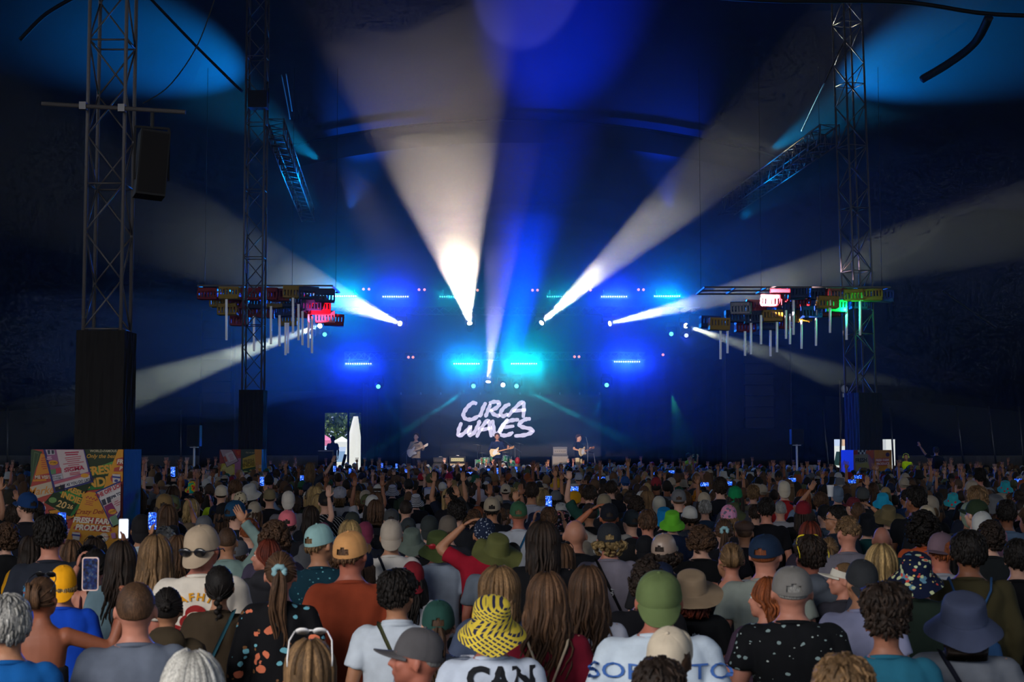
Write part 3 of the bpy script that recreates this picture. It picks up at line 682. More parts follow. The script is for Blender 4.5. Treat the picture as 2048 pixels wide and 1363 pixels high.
# arm poses, right side (x > 0) for a 1.75 m man: elbow, wrist, finger direction, palm normal, curl
ARM = {
 'down': (V3((.245, -.03, 1.12)), V3((.25, .07, .88)), V3((0, .15, -1)), V3((-1, 0, 0)), .5),
 'fold': (V3((.25, .0, 1.13)), V3((.08, .24, 1.13)), V3((-1, .2, 0)), V3((0, -1, 0)), .6),
 'pocket': (V3((.27, -.08, 1.14)), V3((.2, .08, .95)), V3((-.2, .3, -1)), V3((-1, 0, 0)), .4),
 'up': (V3((.27, .06, 1.62)), V3((.23, .06, 1.88)), V3((-.05, .1, 1)), V3((0, 1, 0)), .25),
 'up_out': (V3((.36, .04, 1.55)), V3((.50, .06, 1.78)), V3((.35, .1, 1)), V3((0, 1, 0)), .2),
 'up_in': (V3((.30, .1, 1.58)), V3((.13, .12, 1.80)), V3((-.6, .1, 1)), V3((0, 1, 0)), .3),
 'phone': (V3((.26, .2, 1.36)), V3((.17, .30, 1.60)), V3((-.2, .25, 1)), V3((-1, .2, 0)), .9),
 'phone_hi': (V3((.30, .14, 1.50)), V3((.28, .20, 1.77)), V3((-.1, .1, 1)), V3((-.8, .6, 0)), .9),
 'cap_touch': (V3((.38, .05, 1.50)), V3((.17, .04, 1.70)), V3((-.9, .0, .5)), V3((0, 0, -1)), .5),
 'fist': (V3((.30, .08, 1.58)), V3((.27, .1, 1.84)), V3((0, .1, 1)), V3((0, 1, 0)), 1.3),
 'side_reach': (V3((.42, .05, 1.30)), V3((.50, .08, 1.55)), V3((.1, .0, 1)), V3((-1, .2, 0)), .9),
 'strum': (V3((.31, -.04, 1.14)), V3((.11, .20, 1.06)), V3((-1, .15, -.25)), V3((0, -1, 0)), .8),
 'fret': (V3((.31, .08, 1.14)), V3((.40, .27, 1.20)), V3((.2, .1, 1)), V3((-.4, 1, 0)), 1.1),
 'shoulder': (V3((.42, .0, 1.40)), V3((.62, .0, 1.46)), V3((.9, 0, -.3)), V3((0, 0, -1)), .4),
}
def hand(m, w, d, nrm, side, curl, s=1.0):
    d = d.normalized(); nrm = (nrm - d * nrm.dot(d)).normalized(); u = d.cross(nrm) * side   # u: towards the thumb
    Rm = Matrix((u, nrm, d)).transposed()
    m.ell(w + d * .045 * s, (.040 * s, .016 * s, .052 * s), 10, 8, Rm)
    for k, (off, ln) in enumerate(((.027, .072), (.009, .080), (-.009, .075), (-.026, .058))):
        p = w + d * .080 * s + u * off * s; c = curl * (.9 + .08 * k); pts = [p - d * .02 * s, p]
        ang = 0
        for q, f in enumerate((.45, .32, .23)):
            ang += c * (.5 if q == 0 else .7)
            dd = d * math.cos(ang) + nrm * math.sin(ang) + u * (off * 1.6) * (1 - q * .3); p = p + dd.normalized() * ln * f * s; pts.append(p)
        m.tube(pts, [.0095 * s, .0092 * s, .0085 * s, .008 * s, .0065 * s], 6)
    p = w + d * .02 * s + u * .026 * s; q = p + (u * .75 + d * .55 + nrm * .25).normalized() * .036 * s; r2 = q + (u * .25 + d * .85 + nrm * (.3 + .3 * curl)).normalized() * .032 * s
    m.tube([w + d * .008 * s, p, q, r2], [.012 * s, .0125 * s, .0105 * s, .008 * s], 6)
NP = V3((0, -.012, 1.50)); HC = V3((0, .004, 1.635))
def head_mat(yaw, pitch=0.0, roll=0.0):
    return Matrix.Translation(NP) @ (Matrix.Rotation(yaw, 4, 'Z') @ Matrix.Rotation(pitch, 4, 'X') @ Matrix.Rotation(roll, 4, 'Y')) @ Matrix.Translation(HC - NP - V3((0, 0, .014))) @ Matrix.Scale(1.10, 4)
def sideflip(v, s): return V3((v.x * s, v.y, v.z))
def arm_geo(m, sx, A, s, grow=0.0, upto=2.0):
    """upper arm then forearm; upto 1 = elbow, 2 = wrist"""
    S = V3((sx * s, -.012, 1.388)); E = sideflip(A[0], s); W = sideflip(A[1], s)
    r0 = .052 + grow
    if upto <= 1: E2 = S.lerp(E, upto); m.tube([S, S.lerp(E2, .5), E2], [r0 + .004, r0 + .002, r0 + .006], 14)
    else:
        t = upto - 1; W2 = E.lerp(W, t); m.tube([S, S.lerp(E, .5), E.lerp(S, .06), E, E.lerp(W2, .1), E.lerp(W2, .5), W2], [r0, .048 + grow, .040 + grow, .040 + grow, .040 + grow, .036 + grow, (.024 if upto >= 2 else .03) + grow], 14)
TOR = {'m': [(.84,0,.158,.112),(.93,0,.156,.112),(1.03,0,.152,.108),(1.13,0,.160,.112),(1.25,0,.178,.120),(1.34,-.005,.188,.115),(1.395,-.01,.175,.098),(1.43,-.015,.135,.078),(1.46,-.015,.085,.066),(1.49,-.012,.063,.062)],
       'f': [(.84,0,.178,.118),(.93,0,.172,.115),(1.05,0,.135,.096),(1.13,0,.135,.100),(1.25,.008,.150,.115),(1.34,0,.160,.105),(1.395,-.01,.148,.088),(1.43,-.015,.110,.070),(1.46,-.015,.068,.058),(1.49,-.012,.052,.052)]}
SXW = {'m': .180, 'f': .158}
BODY = {}
def body_mesh(sex, arms, yaw, pitch, fine=True):
    key = (sex, arms, round(yaw, 2), round(pitch, 2), fine)
    if key in BODY: return BODY[key]
    m = MB(); loft(m, [(0, y, z, rx, ry) for (z, y, rx, ry) in TOR[sex]])
    sx = SXW[sex]; Hm = head_mat(yaw, pitch); R3 = Hm.to_3x3()
    nr = .058 if sex == 'm' else .049
    m.tube([V3((0, -.012, 1.43)), NP, Hm @ V3((0, -.02, -.05)), Hm @ V3((0, -.01, 0))], [nr + .01, nr, nr, nr], 16)
    def E(c, r): m.ell(Hm @ V3(c), r, 18, 14, R3)   # R3 carries the head's own scale
    E((0, -.006, .014), (.074, .094, .100)); E((0, .030, -.048), (.060, .062, .060)); E((0, .058, -.088), (.030, .028, .026)); E((0, .045, -.075), (.048, .04, .034))
    E((.034, .062, -.028), (.026, .024, .026)); E((-.034, .062, -.028), (.026, .024, .026)); E((0, .078, .026), (.052, .015, .013)); E((0, .087, -.062), (.022, .012, .012))
    m.tube([Hm @ V3((0, .084, .012)), Hm @ V3((0, .100, -.012)), Hm @ V3((0, .112, -.030)), Hm @ V3((0, .090, -.038))], [.008, .011, .0135, .012], 8)
    for s in (-1, 1): m.ell(Hm @ V3((s * .080, -.006, -.014)), (.009, .020, .031), 10, 8, R3 @ Matrix.Rotation(s * .35, 3, 'Z'))
    for s, an in ((-1, arms[0]), (1, arms[1])):
        A = ARM[an]; arm_geo(m, sx, A, s); m.ell((s * (sx - .01), -.012, 1.385), (.062, .06, .06), 12, 8)
    me = remesh(m, .0095 if abs(yaw) > .9 else .0115 if fine else .015, 2, 1, 'body', SKIN)
    m = MB()
    for s, an in ((-1, arms[0]), (1, arms[1])):
        A = ARM[an]; hand(m, sideflip(A[1], s), sideflip(A[2], s), sideflip(A[3], s), -s, A[4])
    for s in (-1, 1):
        m.tube([(s*.09, 0, .92), (s*.095, .005, .7), (s*.10, .01, .48), (s*.10, -.02, .3), (s*.10, -.03, .09)], [.085, .078, .052, .050, .036], 10)
        m.tube([(s*.10, -.06, .04), (s*.105, .03, .045), (s*.11, .13, .03)], [.035, .042, .03], 8)
    BODY[key] = joinmesh(me, m, 'body', SKIN); return BODY[key]
SHIRT = {}
def shirt_mesh(sex, arms, kind, loose=0.0):
    """kind: tee, long, tank, bare (tube top), hoodie, polo"""
    key = (sex, arms, kind, loose)
    if key in SHIRT: return SHIRT[key]
    m = MB(); g = .020 + loose; low = []
    for (z, y, rx, ry) in TOR[sex][:-1]:
        if z < 1.2: rx = max(rx, .150 if sex == 'f' else .170); ry = max(ry, .108)
        gg = g if z < 1.40 else (g * .75 if z < 1.45 else .012)
        if kind in ('tank', 'bare') and z > 1.3: break
        low.append((0, y, z, rx + gg, ry + gg))
    low.insert(0, (0, 0, .80, low[0][3] + .004, low[0][4] + .004))
    if kind in ('tank', 'bare'): low[-1] = (low[-1][0], low[-1][1], 1.275 if kind == 'tank' else 1.20, low[-1][3] - .004, low[-1][4])
    loft(m, low, 24)
    sx = SXW[sex]
    if kind == 'tank':
        for s in (-1, 1): m.tube([(s*.10, -.112, 1.26), (s*.095, -.095, 1.37), (s*.085, -.02, 1.445), (s*.09, .08, 1.38), (s*.1, .125, 1.25)], .018, 8)
    if kind in ('tee', 'long', 'hoodie', 'polo'):
        for s, an in ((-1, arms[0]), (1, arms[1])):
            up = .72 if kind in ('tee', 'polo') else 1.93
            arm_geo(m, sx, ARM[an], s, .016 + loose * .7 if kind != 'hoodie' else .026, up); m.ell((s * (sx - .012), -.012, 1.385), (.078, .074, .070), 12, 8)
    if kind == 'hoodie': m.ell((0, -.095, 1.43), (.125, .065, .085), 16, 10); m.ell((0, -.06, 1.475), (.10, .06, .045), 16, 10)
    me = remesh(m, .0145, 2, 1, 'shirt', TEE)
    sd = len(SHIRT) * 7.3
    for v in me.vertices:
        c = v.co; n = v.normal
        f = noise.noise(V3((c.x * 9 + sd, c.y * 7, c.z * 3.2))) * .010 + noise.noise(V3((c.x * 22, c.y * 20 + sd, c.z * 7))) * .004
        f += .006 * math.sin(c.x * 38 + 2.5 * math.sin(c.z * 5 + sd)) * max(0, min(1, (1.25 - c.z) * 3)) * (1 if kind != 'bare' else 0)
        if kind in ('long', 'hoodie'): f *= 1.5
        v.co = c + n * f
    if kind in ('tee', 'long', 'polo'):
        m = MB(); rx, ry = (.078, .070) if sex == 'm' else (.068, .062)
        ring = [V3((rx * math.cos(a), -.013 + ry * math.sin(a), 1.448 - .018 * math.sin(a))) for a in [2*PI*k/20 for k in range(21)]]
        m.tube(ring, .013 if kind != 'polo' else .018, 6, False)
        if kind == 'polo':
            m.tube([p + V3((0, 0, .018)) * 1 for p in ring], .012, 6, False)
        me = joinmesh(me, m, 'shirt', TEE)
    me.update(); SHIRT[key] = me; return me
def trousers_mesh(sex):
    m = MB(); loft(m, [(0, 0, z, rx, ry) for (z, y, rx, ry) in [(.80, 0, .17, .12), (.88, 0, .165, .118), (.95, 0, .15, .10)]])
    for s in (-1, 1): m.tube([(s*.09, 0, .86), (s*.095, .005, .65), (s*.10, .01, .46), (s*.10, -.015, .25), (s*.10, -.03, .06)], [.098, .09, .075, .07, .065], 12)
    return m.mesh('trousers', JEAN, True)
TRS = {k: trousers_mesh(k) for k in 'mf'}
def shoe_mesh():
    m = MB()
    for s in (-1, 1): m.tube([(s*.10, -.08, .035), (s*.105, .0, .045), (s*.11, .10, .035), (s*.115, .16, .028)], [.04, .05, .046, .03], 10)
    for i, v in enumerate(m.v): m.v[i].z = max(v.z, 0.0)
    return m.mesh('shoes', DARK, True)
SHOES = shoe_mesh()

# ------------- hair
def er(d, rx=.074, ry=.094, rz=.100): return 1 / math.sqrt((d.x/rx)**2 + (d.y/ry)**2 + (d.z/rz)**2)
CC = V3((0, -.006, .014))
class HB(MB):
    def __init__(s): MB.__init__(s); s.sh = []
    def shade(s, v): s.sh += [v] * (len(s.v) - len(s.sh)); return s
    def hair(s, name='hair'):
        s.shade(1.0); me = s.mesh(name, HAIR, True); a = me.attributes.new('shade', 'FLOAT_COLOR', 'POINT')
        a.data.foreach_set('color', np.array([[q, q, q, 1] for q in s.sh], dtype=np.float32).ravel()); return me
def sm(x, a, b): t = max(0, min(1, (x - a) / (b - a))); return t * t * (3 - 2 * t)
def cap_shell(m, thick, top, nfun, lim=(52, 72, 100, 128), n=44, k=30, groove=None, seed=0):
    """hair lying on the skull; lim: how far down from the crown (deg) at the brow, temple, ear, nape"""
    vs = []; fs = []; sh = []
    for i in range(k + 1):
        th = math.radians(150) * i / k
        for j in range(n):
            ph = 2 * PI * j / n                      # 0 = back
            d = V3((math.sin(th) * math.sin(ph), -math.sin(th) * math.cos(ph), math.cos(th)))
            f = abs(((ph + PI) % (2*PI)) - PI)       # 0 back .. pi front
            fd = math.degrees(PI - f)                # 0 front .. 180 back
            L = lim[0] + (lim[1]-lim[0]) * sm(fd, 20, 60) + (lim[2]-lim[1]) * sm(fd, 60, 95) + (lim[3]-lim[2]) * sm(fd, 95, 140)
            cov = 1 - sm(math.degrees(th), L - 9, L + 3)
            r = er(d); t = thick + top * sm(d.z, .2, .9) + nfun(d)
            vs.append(CC + d * (r - .012 + (t + .012) * cov))
            sh.append(.8 + .35 * noise.noise(V3((ph * 9, th * 1.2, seed))) + (.0 if groove is None else groove(d)))
    for i in range(k):
        for j in range(n): a = i*n + j; b = i*n + (j+1) % n; fs.append((a, a + n, b + n, b))
    b0 = len(m.v); m.add(vs, fs); m.sh += sh
def nz(f, a, seed=0.0): return lambda d: a * noise.noise(d * f + V3((seed, seed, 0)))
def lock(m, pts, r0, r1, n=5, shade=1.0, flat=1.0):
    k = len(pts); m.tube(pts, [r0 + (r1 - r0) * (i/(k-1)) ** 1.6 for i in range(k)], n); m.shade(shade)
def hair_short(seed=0, thick=.010, top=.012, f=26, a=.005, lim=(50, 70, 92, 122)):
    m = HB(); cap_shell(m, thick, top, lambda d: a * noise.noise(V3((d.x * f, d.y * f * .6, d.z * f * .5)) + V3((seed, 0, 0))) + a * .6 * noise.noise(d * f * 2), lim, 52, 36, seed=seed)
    rr = random.Random(seed)
    if thick > .004:
        for i in range(330):
            th = math.acos(rr.uniform(-.55, 1)); ph = rr.uniform(-PI, PI); fd = 180 - abs(math.degrees(ph))
            L_ = lim[0] + (lim[1]-lim[0]) * sm(fd, 20, 60) + (lim[2]-lim[1]) * sm(fd, 60, 95) + (lim[3]-lim[2]) * sm(fd, 95, 140)
            if math.degrees(th) > L_ - 12: continue
            pts = []; wob = .25 if a < .012 else 1.0; q_ = rr.uniform(-.25, .25) * wob
            for q in range(4):
                t_ = th + q * .12; p_ = ph + q_ * q * .35; d = V3((math.sin(t_)*math.sin(p_), -math.sin(t_)*math.cos(p_), math.cos(t_)))
                pts.append(CC + d * (er(d) + thick + top * sm(d.z, .2, .9) + a * .8 * wob * noise.noise(V3((d.x * f, d.y * f * .6, d.z * f * .5)) + V3((seed, 0, 0))) + (-.002, .002, .002, -.003)[q] + (rr.uniform(0, top * .35) if q == 2 else 0)))
            lock(m, pts, .0065 + top * .08, .0025, 4, rr.uniform(.55, 1.5))
    return m.hair()
def hair_curly(seed=0, thick=.022, amp=.016, nb=230, rad=.016, lim=(46, 75, 112, 135), out=0.0):
    m = HB(); cap_shell(m, thick * .6, .01, nz(14, amp * .5, seed), lim, 36, 24, seed=seed); rr = random.Random(seed)
    for i in range(nb):
        th = math.radians(rr.uniform(0, lim[3])); ph = rr.uniform(-PI, PI)
        d = V3((math.sin(th)*math.sin(ph), -math.sin(th)*math.cos(ph), math.cos(th)))
        if d.y > .45 and th > math.radians(60): continue
        p = CC + d * (er(d) + thick + out * (.3 + .7 * abs(d.x) + .3 * max(0, -d.z)) + rr.uniform(-.3, .6) * amp)
        pts = []; u = d.orthogonal().normalized(); v = d.cross(u); a0 = rr.uniform(0, 6); R1 = rad * rr.uniform(.35, .75)
        for q in range(7): a = a0 + q * 1.05; pts.append(p + (u * math.cos(a) + v * math.sin(a)) * R1 + d * (q * .0015 - .004) )
        lock(m, pts, rad * .62, rad * .35, 4, rr.uniform(.55, 1.35))
    return m.hair()
def hair_long(seed=0, L=.36, wave=.012, n=60, width=.095, part=0, front=.30, curl=0.0, shade=(.6, 1.45)):
    m = HB(); rr = random.Random(seed)
    cap_shell(m, .012, .004, lambda d: .002 * math.sin(math.atan2(d.x, d.y) * 30), (48, 70, 118, 138), 48, 26, seed=seed)
    loft(m, [(0, -.062, .02, .080, .050), (0, -.075, -.08, .084, .046), (0, -.095, -.16, width * .9, .034), (0, -.105, -L * .7, width * .85, .024), (0, -.105, -L * .92, width * .6, .012)], 16); m.shade(.6)
    for i in range(n):
        ph = rr.uniform(-1, 1) * (PI * (1 - front)); s0 = rr.uniform(.75, 1)
        d = V3((math.sin(ph), -math.cos(ph), 0)); pts = []; a0 = rr.uniform(0, 6); ln = L * rr.uniform(.72, 1.06) * (1 if abs(ph) < 1.5 else .85)
        lift = rr.uniform(.008, .020)
        for q in range(5):
            th = .15 + (1.45 - .15) * q / 4; dd = V3((math.sin(th)*math.sin(ph), -math.sin(th)*math.cos(ph), math.cos(th))); pts.append(CC + dd * (er(dd) + lift))
        p = pts[-1]; K = 9
        for q in range(1, K + 1):
            t = q / K; z = p.z - ln * t
            xx = p.x * (1 + (width / .085 - 1) * t) + wave * math.sin(a0 + t * 9) * t * 1.2
            yy = (p.y if p.y < -.02 else p.y * (1 - t) - .02 * t) - .035 * sm(t, .15, .5) + wave * math.cos(a0 + t * 8) * t
            pts.append(V3((xx, yy, z)))
        lock(m, pts, .0135, .0035, 5, rr.uniform(*shade))
    return m.hair()
def swept(m, tie, seed=0):
    cap_shell(m, .009, .002, lambda d: .0016 * math.sin(math.atan2(d.x, d.z - .1) * 34), (48, 66, 96, 124), 60, 30, seed=seed)
    rr = random.Random(seed)
    for i in range(26):
        a = rr.uniform(-PI, PI); d = V3((math.sin(a), .15 * math.cos(a * 2) + .05, math.cos(a) * .9 + .15)).normalized()
        if d.z < -.55: continue
        pts = []
        for q in range(6):
            t = q / 5; dd = (d * (1 - t) + (tie - CC).normalized() * t).normalized(); pts.append(CC + dd * (er(dd) + .009))
        lock(m, pts, .007, .006, 4, rr.uniform(.65, 1.35))
def hair_pony(seed=0, L=.34, tie=V3((0, -.108, .035)), wave=.016, thick=.03, n=22):
    m = HB(); swept(m, tie, seed); rr = random.Random(seed + 5)
    for i in range(n):
        a = rr.uniform(0, 2*PI); r = thick * math.sqrt(rr.random()); a0 = rr.uniform(0, 1.5); pts = [tie + V3((0, .012, 0))]
        ln = L * rr.uniform(.75, 1.05)
        for q in range(1, 11):
            t = q / 10; w_ = r * (.5 + 1.1 * math.sin(min(1, t * 1.5) * PI * .55)) * (1 - .45 * t)
            pts.append(tie + V3((math.cos(a) * w_ + wave * math.sin(a0 + t * 8) * t, -.030 * sm(t, 0, .18) + math.sin(a) * w_ * .8 + .008 * t, .012 * math.sin(t * PI) * (1 - t) - ln * t)))
        lock(m, pts, .011, .003, 5, rr.uniform(.6, 1.45))
    return m.hair()
def hair_bun(seed=0, pos=V3((0, -.085, .085)), r=.036):
    m = HB(); swept(m, pos, seed); rr = random.Random(seed)
    for i in range(16):
        R3 = Matrix.Rotation(rr.uniform(0, 6), 3, V3((rr.uniform(-1,1), rr.uniform(-1,1), rr.uniform(-1,1))).normalized())
        pts = [pos + R3 @ V3((r * math.cos(a), r * math.sin(a), .004 * math.sin(a * 2))) for a in [q * .7 for q in range(8)]]
        lock(m, pts, .010, .006, 5, rr.uniform(.6, 1.4))
    m.ell(pos, (r * .8, r * .8, r * .8), 10, 8); m.shade(.7)
    return m.hair()
def hair_braid(seed=0, L=.20):
    m = HB(); tie = V3((0, -.090, -.055)); swept(m, tie, seed)
    for q in range(7):
        p = tie + V3((.008 * (-1) ** q, -.012, -.026 * q)); m.ell(p, (.020 - q * .001, .016, .020), 8, 6, Matrix.Rotation(.5 * (-1) ** q, 3, 'Y')); m.shade(.8 + .2 * (q % 2))
    rr = random.Random(seed)
    for i in range(8): lock(m, [tie + V3((0, -.012, -.17)), tie + V3((rr.uniform(-.012, .012), -.014, -.20)), tie + V3((rr.uniform(-.018, .018), -.01, -.235))], .008, .002, 4, .8)
    return m.hair()
def hair_claw(seed=0):
    m = HB(); tie = V3((0, -.10, -.005)); swept(m, tie, seed); rr = random.Random(seed)
    for i in range(22):
        a = rr.uniform(-.5, .5); pts = [tie + V3((a * .06, -.004, -.03)), tie + V3((a * .09, -.024, .02)), tie + V3((a * .07, -.020, .065)), tie + V3((a * .10, .002, .095 + rr.uniform(-.01, .02)))]
        lock(m, pts, .012, .004, 5, rr.uniform(.6, 1.5))
    return m.hair()
def hair_side(seed=0): return hair_long(seed, .13, .006, 54, .085, front=.28)
HAIRS = {
 'short': lambda: hair_short(1), 'crop': lambda: hair_short(2, .0038, .004, 30, .002), 'quiff': lambda: hair_short(3, .014, .030, 18, .010),
 'messy': lambda: hair_short(4, .018, .020, 14, .014, (46, 70, 100, 128)), 'buzz': lambda: hair_short(5, .002, .001, 40, .001, (45, 62, 88, 118)),
 'mid': lambda: hair_short(6, .016, .010, 12, .008, (46, 72, 108, 134)),
 'tall': lambda: hair_short(16, .012, .055, 14, .014, (46, 68, 92, 124)),
 'curly': lambda: hair_curly(1), 'curly2': lambda: hair_curly(2, .032, .022, 300, .020), 'curlytop': lambda: hair_curly(3, .012, .012, 200, .014, (46, 62, 80, 96)),
 'afro': lambda: hair_curly(4, .075, .02, 420, .022), 'flick': lambda: hair_curly(5, .030, .014, 240, .018, (60, 80, 130, 148), .018),
 'long': lambda: hair_long(1), 'long2': lambda: hair_long(2, .44, .02, 72, .11), 'long3': lambda: hair_long(3, .30, .008, 56, .085), 'straight': lambda: hair_long(4, .40, .003, 64, .088, shade=(.45, 1.7)),
 'longwavy': lambda: hair_long(5, .42, .028, 76, .115), 'bob': lambda: hair_side(6), 'bob2': lambda: hair_long(9, .17, .01, 60, .09),
 'pony': lambda: hair_pony(1), 'pony2': lambda: hair_pony(2, .46, V3((0, -.106, .05)), .02, .036, 28), 'lowpony': lambda: hair_pony(3, .28, V3((0, -.100, -.03))),
 'bun': lambda: hair_bun(1), 'bun2': lambda: hair_bun(2, V3((0, -.10, .04)), .030), 'braid': lambda: hair_braid(1), 'claw': lambda: hair_claw(1),
}
HM = {}
def hair_of(k, under=0):
    if k not in HM: HM[k] = HAIRS[k]()
    if under:
        ku = k + '_under%d' % under
        if ku not in HM:     # pressed flat where a hat sits on it
            me = HM[k].copy()
            for v in me.vertices:
                d = v.co - CC; r = d.length
                if r < 1e-6: continue
                d /= r; q = sm(v.co.z, -.02, .006) if under == 1 else sm(v.co.z - v.co.y * .35, -.045, -.02); rm = er(d, .079, .0995, .104)
                if q > 0 and r > rm: v.co = CC + d * (r + (rm - r) * q)
            HM[ku] = me
        return HM[ku]
    return HM[k]

# ------------- hats (worn forwards: brim towards +y)
def cap_mesh(brim=True, hole=True, deep=0.0, tall=0.0, droop=0.16):
    m = MB(); n = 60; k = 16; vs = []; ze = .004 - deep
    R = (.0845, .106, .112 + tall)
    for i in range(k + 1):
        t = i / k; th = math.radians(3 + 92 * t)
        for j in range(n):
            ph = 2*PI*j/n; d = V3((math.sin(th)*math.sin(ph), -math.sin(th)*math.cos(ph), math.cos(th)))
            r = er(d, *R); sq = 1 + .05 * sm(d.z, .3, .8) * (1 - sm(d.z, .85, 1))
            g = .0016 * math.exp(-((((ph + PI/6) % (PI/3)) - PI/6) / .035) ** 2) * sm(th, .05, .3)
            vs.append(CC + d * (r * sq - g + .001 * noise.noise(d * 9)) + V3((0, 0, .004)))
    fs = []
    for i in range(k):
        for j in range(n):
            a = i*n+j; b = i*n+(j+1) % n; c = (vs[a] + vs[b+n]) / 2
            if hole and c.y < 0 and i < k - 2 and (c.x / .034) ** 2 + ((c.z - vs[(k-2)*n].z) / .040) ** 2 < 1: continue
            fs.append((a, a+n, b+n, b))
    m.add(vs, fs); m.add([vs[j] for j in range(n)], [tuple(range(n))])
    m.ell(vs[0] + V3((0, .002, .002)), (.008, .008, .005), 10, 6)
    if brim:
        nb, kb = 24, 6; bv = []; zb = vs[k*n + n//2].z + .006
        for lay in (0, 1):
            for i in range(kb + 1):
                v = i / kb
                for j in range(nb + 1):
                    a = math.radians(-66 + 132 * j / nb); ca = math.cos(a); x0 = .082 * math.sin(a); y0 = CC.y + .104 * ca
                    ext = .084 * (1 - (abs(a) / math.radians(66)) ** 2.6)
                    x = x0 * (1 + .06 * v); y = y0 + ext * v
                    y = y0 + ext * v * (1 if droop < .3 else .75); bv.append(V3((x, y, zb - 2.6 * x * x * (.6 + .6 * v) - droop * ext * v * (1 - .3 * v) - .003 * lay)))
        w_ = nb + 1; q = len(bv) // 2; bf = []
        for i in range(kb):
            for j in range(nb): a = i*w_+j; bf.append((a, a+1, a+w_+1, a+w_)); bf.append((q+a, q+a+w_, q+a+w_+1, q+a+1))
        for j in range(nb): a = kb*w_+j; bf.append((a, a+1, q+a+1, q+a))
        m.add(bv, bf)
    return m.mesh('cap', CAPM, True)
def bucket_mesh(brim=.055, drop=.050, wav=.006, seed=0, tall=0.0):
    m = MB(); n = 44; prof = [(.0, .132), (.045, .131), (.072, .126), (.080, .118), (.0835, .112), (.088, .080), (.092, .05), (.095, .030), (.0965, .026), (.095, .022)]
    prof = [(r, z + tall * (1 if z > .06 else 0)) for r, z in prof]
    for i in range(1, 8): t = i / 7; prof.append((.096 + brim * t, .022 - drop * t ** 1.15 + (.0012 if i % 2 else 0)))
    vs = []; fs = []
    for i, (r, z) in enumerate(prof):
        bt = max(0, (i - 9) / 7)
        for j in range(n):
            a = 2*PI*j/n; w_ = wav * bt * (math.sin(3*a + seed) + .6 * math.sin(5*a + seed*2)); c = .003 * noise.noise(V3((math.cos(a) * 3, math.sin(a) * 3 + seed, z * 20)))
            vs.append(V3(((r + c) * math.cos(a) * .93, -.004 + (r + c) * math.sin(a) * 1.17, z + w_ - .01)))
    for i in range(len(prof)-1):
        for j in range(n): a = i*n+j; b = i*n+(j+1) % n; fs.append((a, a+n, b+n, b))
    m.add(vs, fs); me = m.mesh('bucket_hat', CAPM, True); return me
def wide_mesh(): return bucket_mesh(.10, .028, .018, 2, .006)
def straw_mesh(): return bucket_mesh(.095, .03, .004, 1)
def beanie_mesh():
    m = HB(); cap_shell(m, .014, .02, lambda d: .0018 * math.sin(math.atan2(d.x, d.y) * 36), (78, 84, 96, 108), 72, 26)
    return m.mesh('beanie', CAPM, True)
def bandana_mesh():
    m = HB(); cap_shell(m, .010, .004, lambda d: .0025 * math.sin(math.atan2(d.x, d.y) * 14), (66, 78, 92, 112), 48, 24)
    m.ell((0, -.108, -.045), (.016, .012, .014), 8, 6)
    m.lathe([(.006, 0), (.020, -.04), (.024, -.065)], 8, (-.012, -.108, -.05), Matrix.Rotation(.3, 3, 'Y'), 1, .25); m.lathe([(.006, 0), (.018, -.035), (.022, -.055)], 8, (.012, -.108, -.05), Matrix.Rotation(-.4, 3, 'Y'), 1, .25)
    return m.mesh('bandana', CAPM, True)
def flat_mesh():
    m = MB(); m.lathe([(.0, .105), (.05, .103), (.09, .088), (.102, .066), (.100, .050), (.090, .034), (.084, .02)], 36, (0, .004, 0), None, .92, 1.12, False); m.ell((0, .098, .028), (.055, .05, .012), 16, 8); return m.mesh('flat_cap', CAPM, True)
def visor_mesh():
    c = cap_mesh(True, False); bm = bmesh.new(); bm.from_mesh(c)
    bmesh.ops.delete(bm, geom=[v for v in bm.verts if v.co.z > .062 and v.co.y < .115], context='VERTS'); bm.to_mesh(c); bm.free(); c.name = 'sun_visor'; return c
def fluffy_mesh():
    m = HB(); cap_shell(m, .03, .03, nz(9, .02), (60, 80, 95, 105), 44, 26); return m.mesh('fluffy_hat', CAPM, True)
def box_mesh():
    m = MB(); m.lathe([(.0, .16), (.075, .16), (.085, .155), (.088, .02)], 24, caps=False); return m.mesh('tall_hat', CAPM, True)
HATS = {'cap': lambda: cap_mesh(), 'capb': lambda: cap_mesh(droop=.95), 'capn': lambda: cap_mesh(True, False), 'bucket': lambda: bucket_mesh(), 'bucket2': lambda: bucket_mesh(.062, .062, .010, 3, .004),
        'wide': wide_mesh, 'straw': straw_mesh, 'beanie': beanie_mesh, 'bandana': bandana_mesh, 'flat': flat_mesh, 'visor': visor_mesh, 'fluffy': fluffy_mesh, 'box': box_mesh}
HTM = {}
def hat_of(k):
    if k not in HTM: HTM[k] = HATS[k]()
    return HTM[k]
def glasses_mesh(col=DARK):
    m = MB()
    for s in (-1, 1):
        m.lathe([(.0, .004), (.026, .003), (.028, 0), (.026, -.003), (.0, -.004)], 14, (s*.034, .105, .0), Matrix.Rotation(PI/2, 3, 'X'), 1.0, .8)
        m.tube([(s*.062, .103, .004), (s*.082, .06, .004), (s*.086, -.02, -.002), (s*.085, -.04, -.018)], .003, 5)
    m.tube([(-.01, .106, .004), (.01, .106, .004)], .003, 5); return m.mesh('sunglasses', col, True)
GL = glasses_mesh()
GLY = glasses_mesh(M('yellow_plastic', (.8, .62, .02), .4)); GLW = glasses_mesh(M('white_frame', (.8, .78, .76), .3)); GLR = glasses_mesh(M('red_frame', (.4, .02, .03), .3))
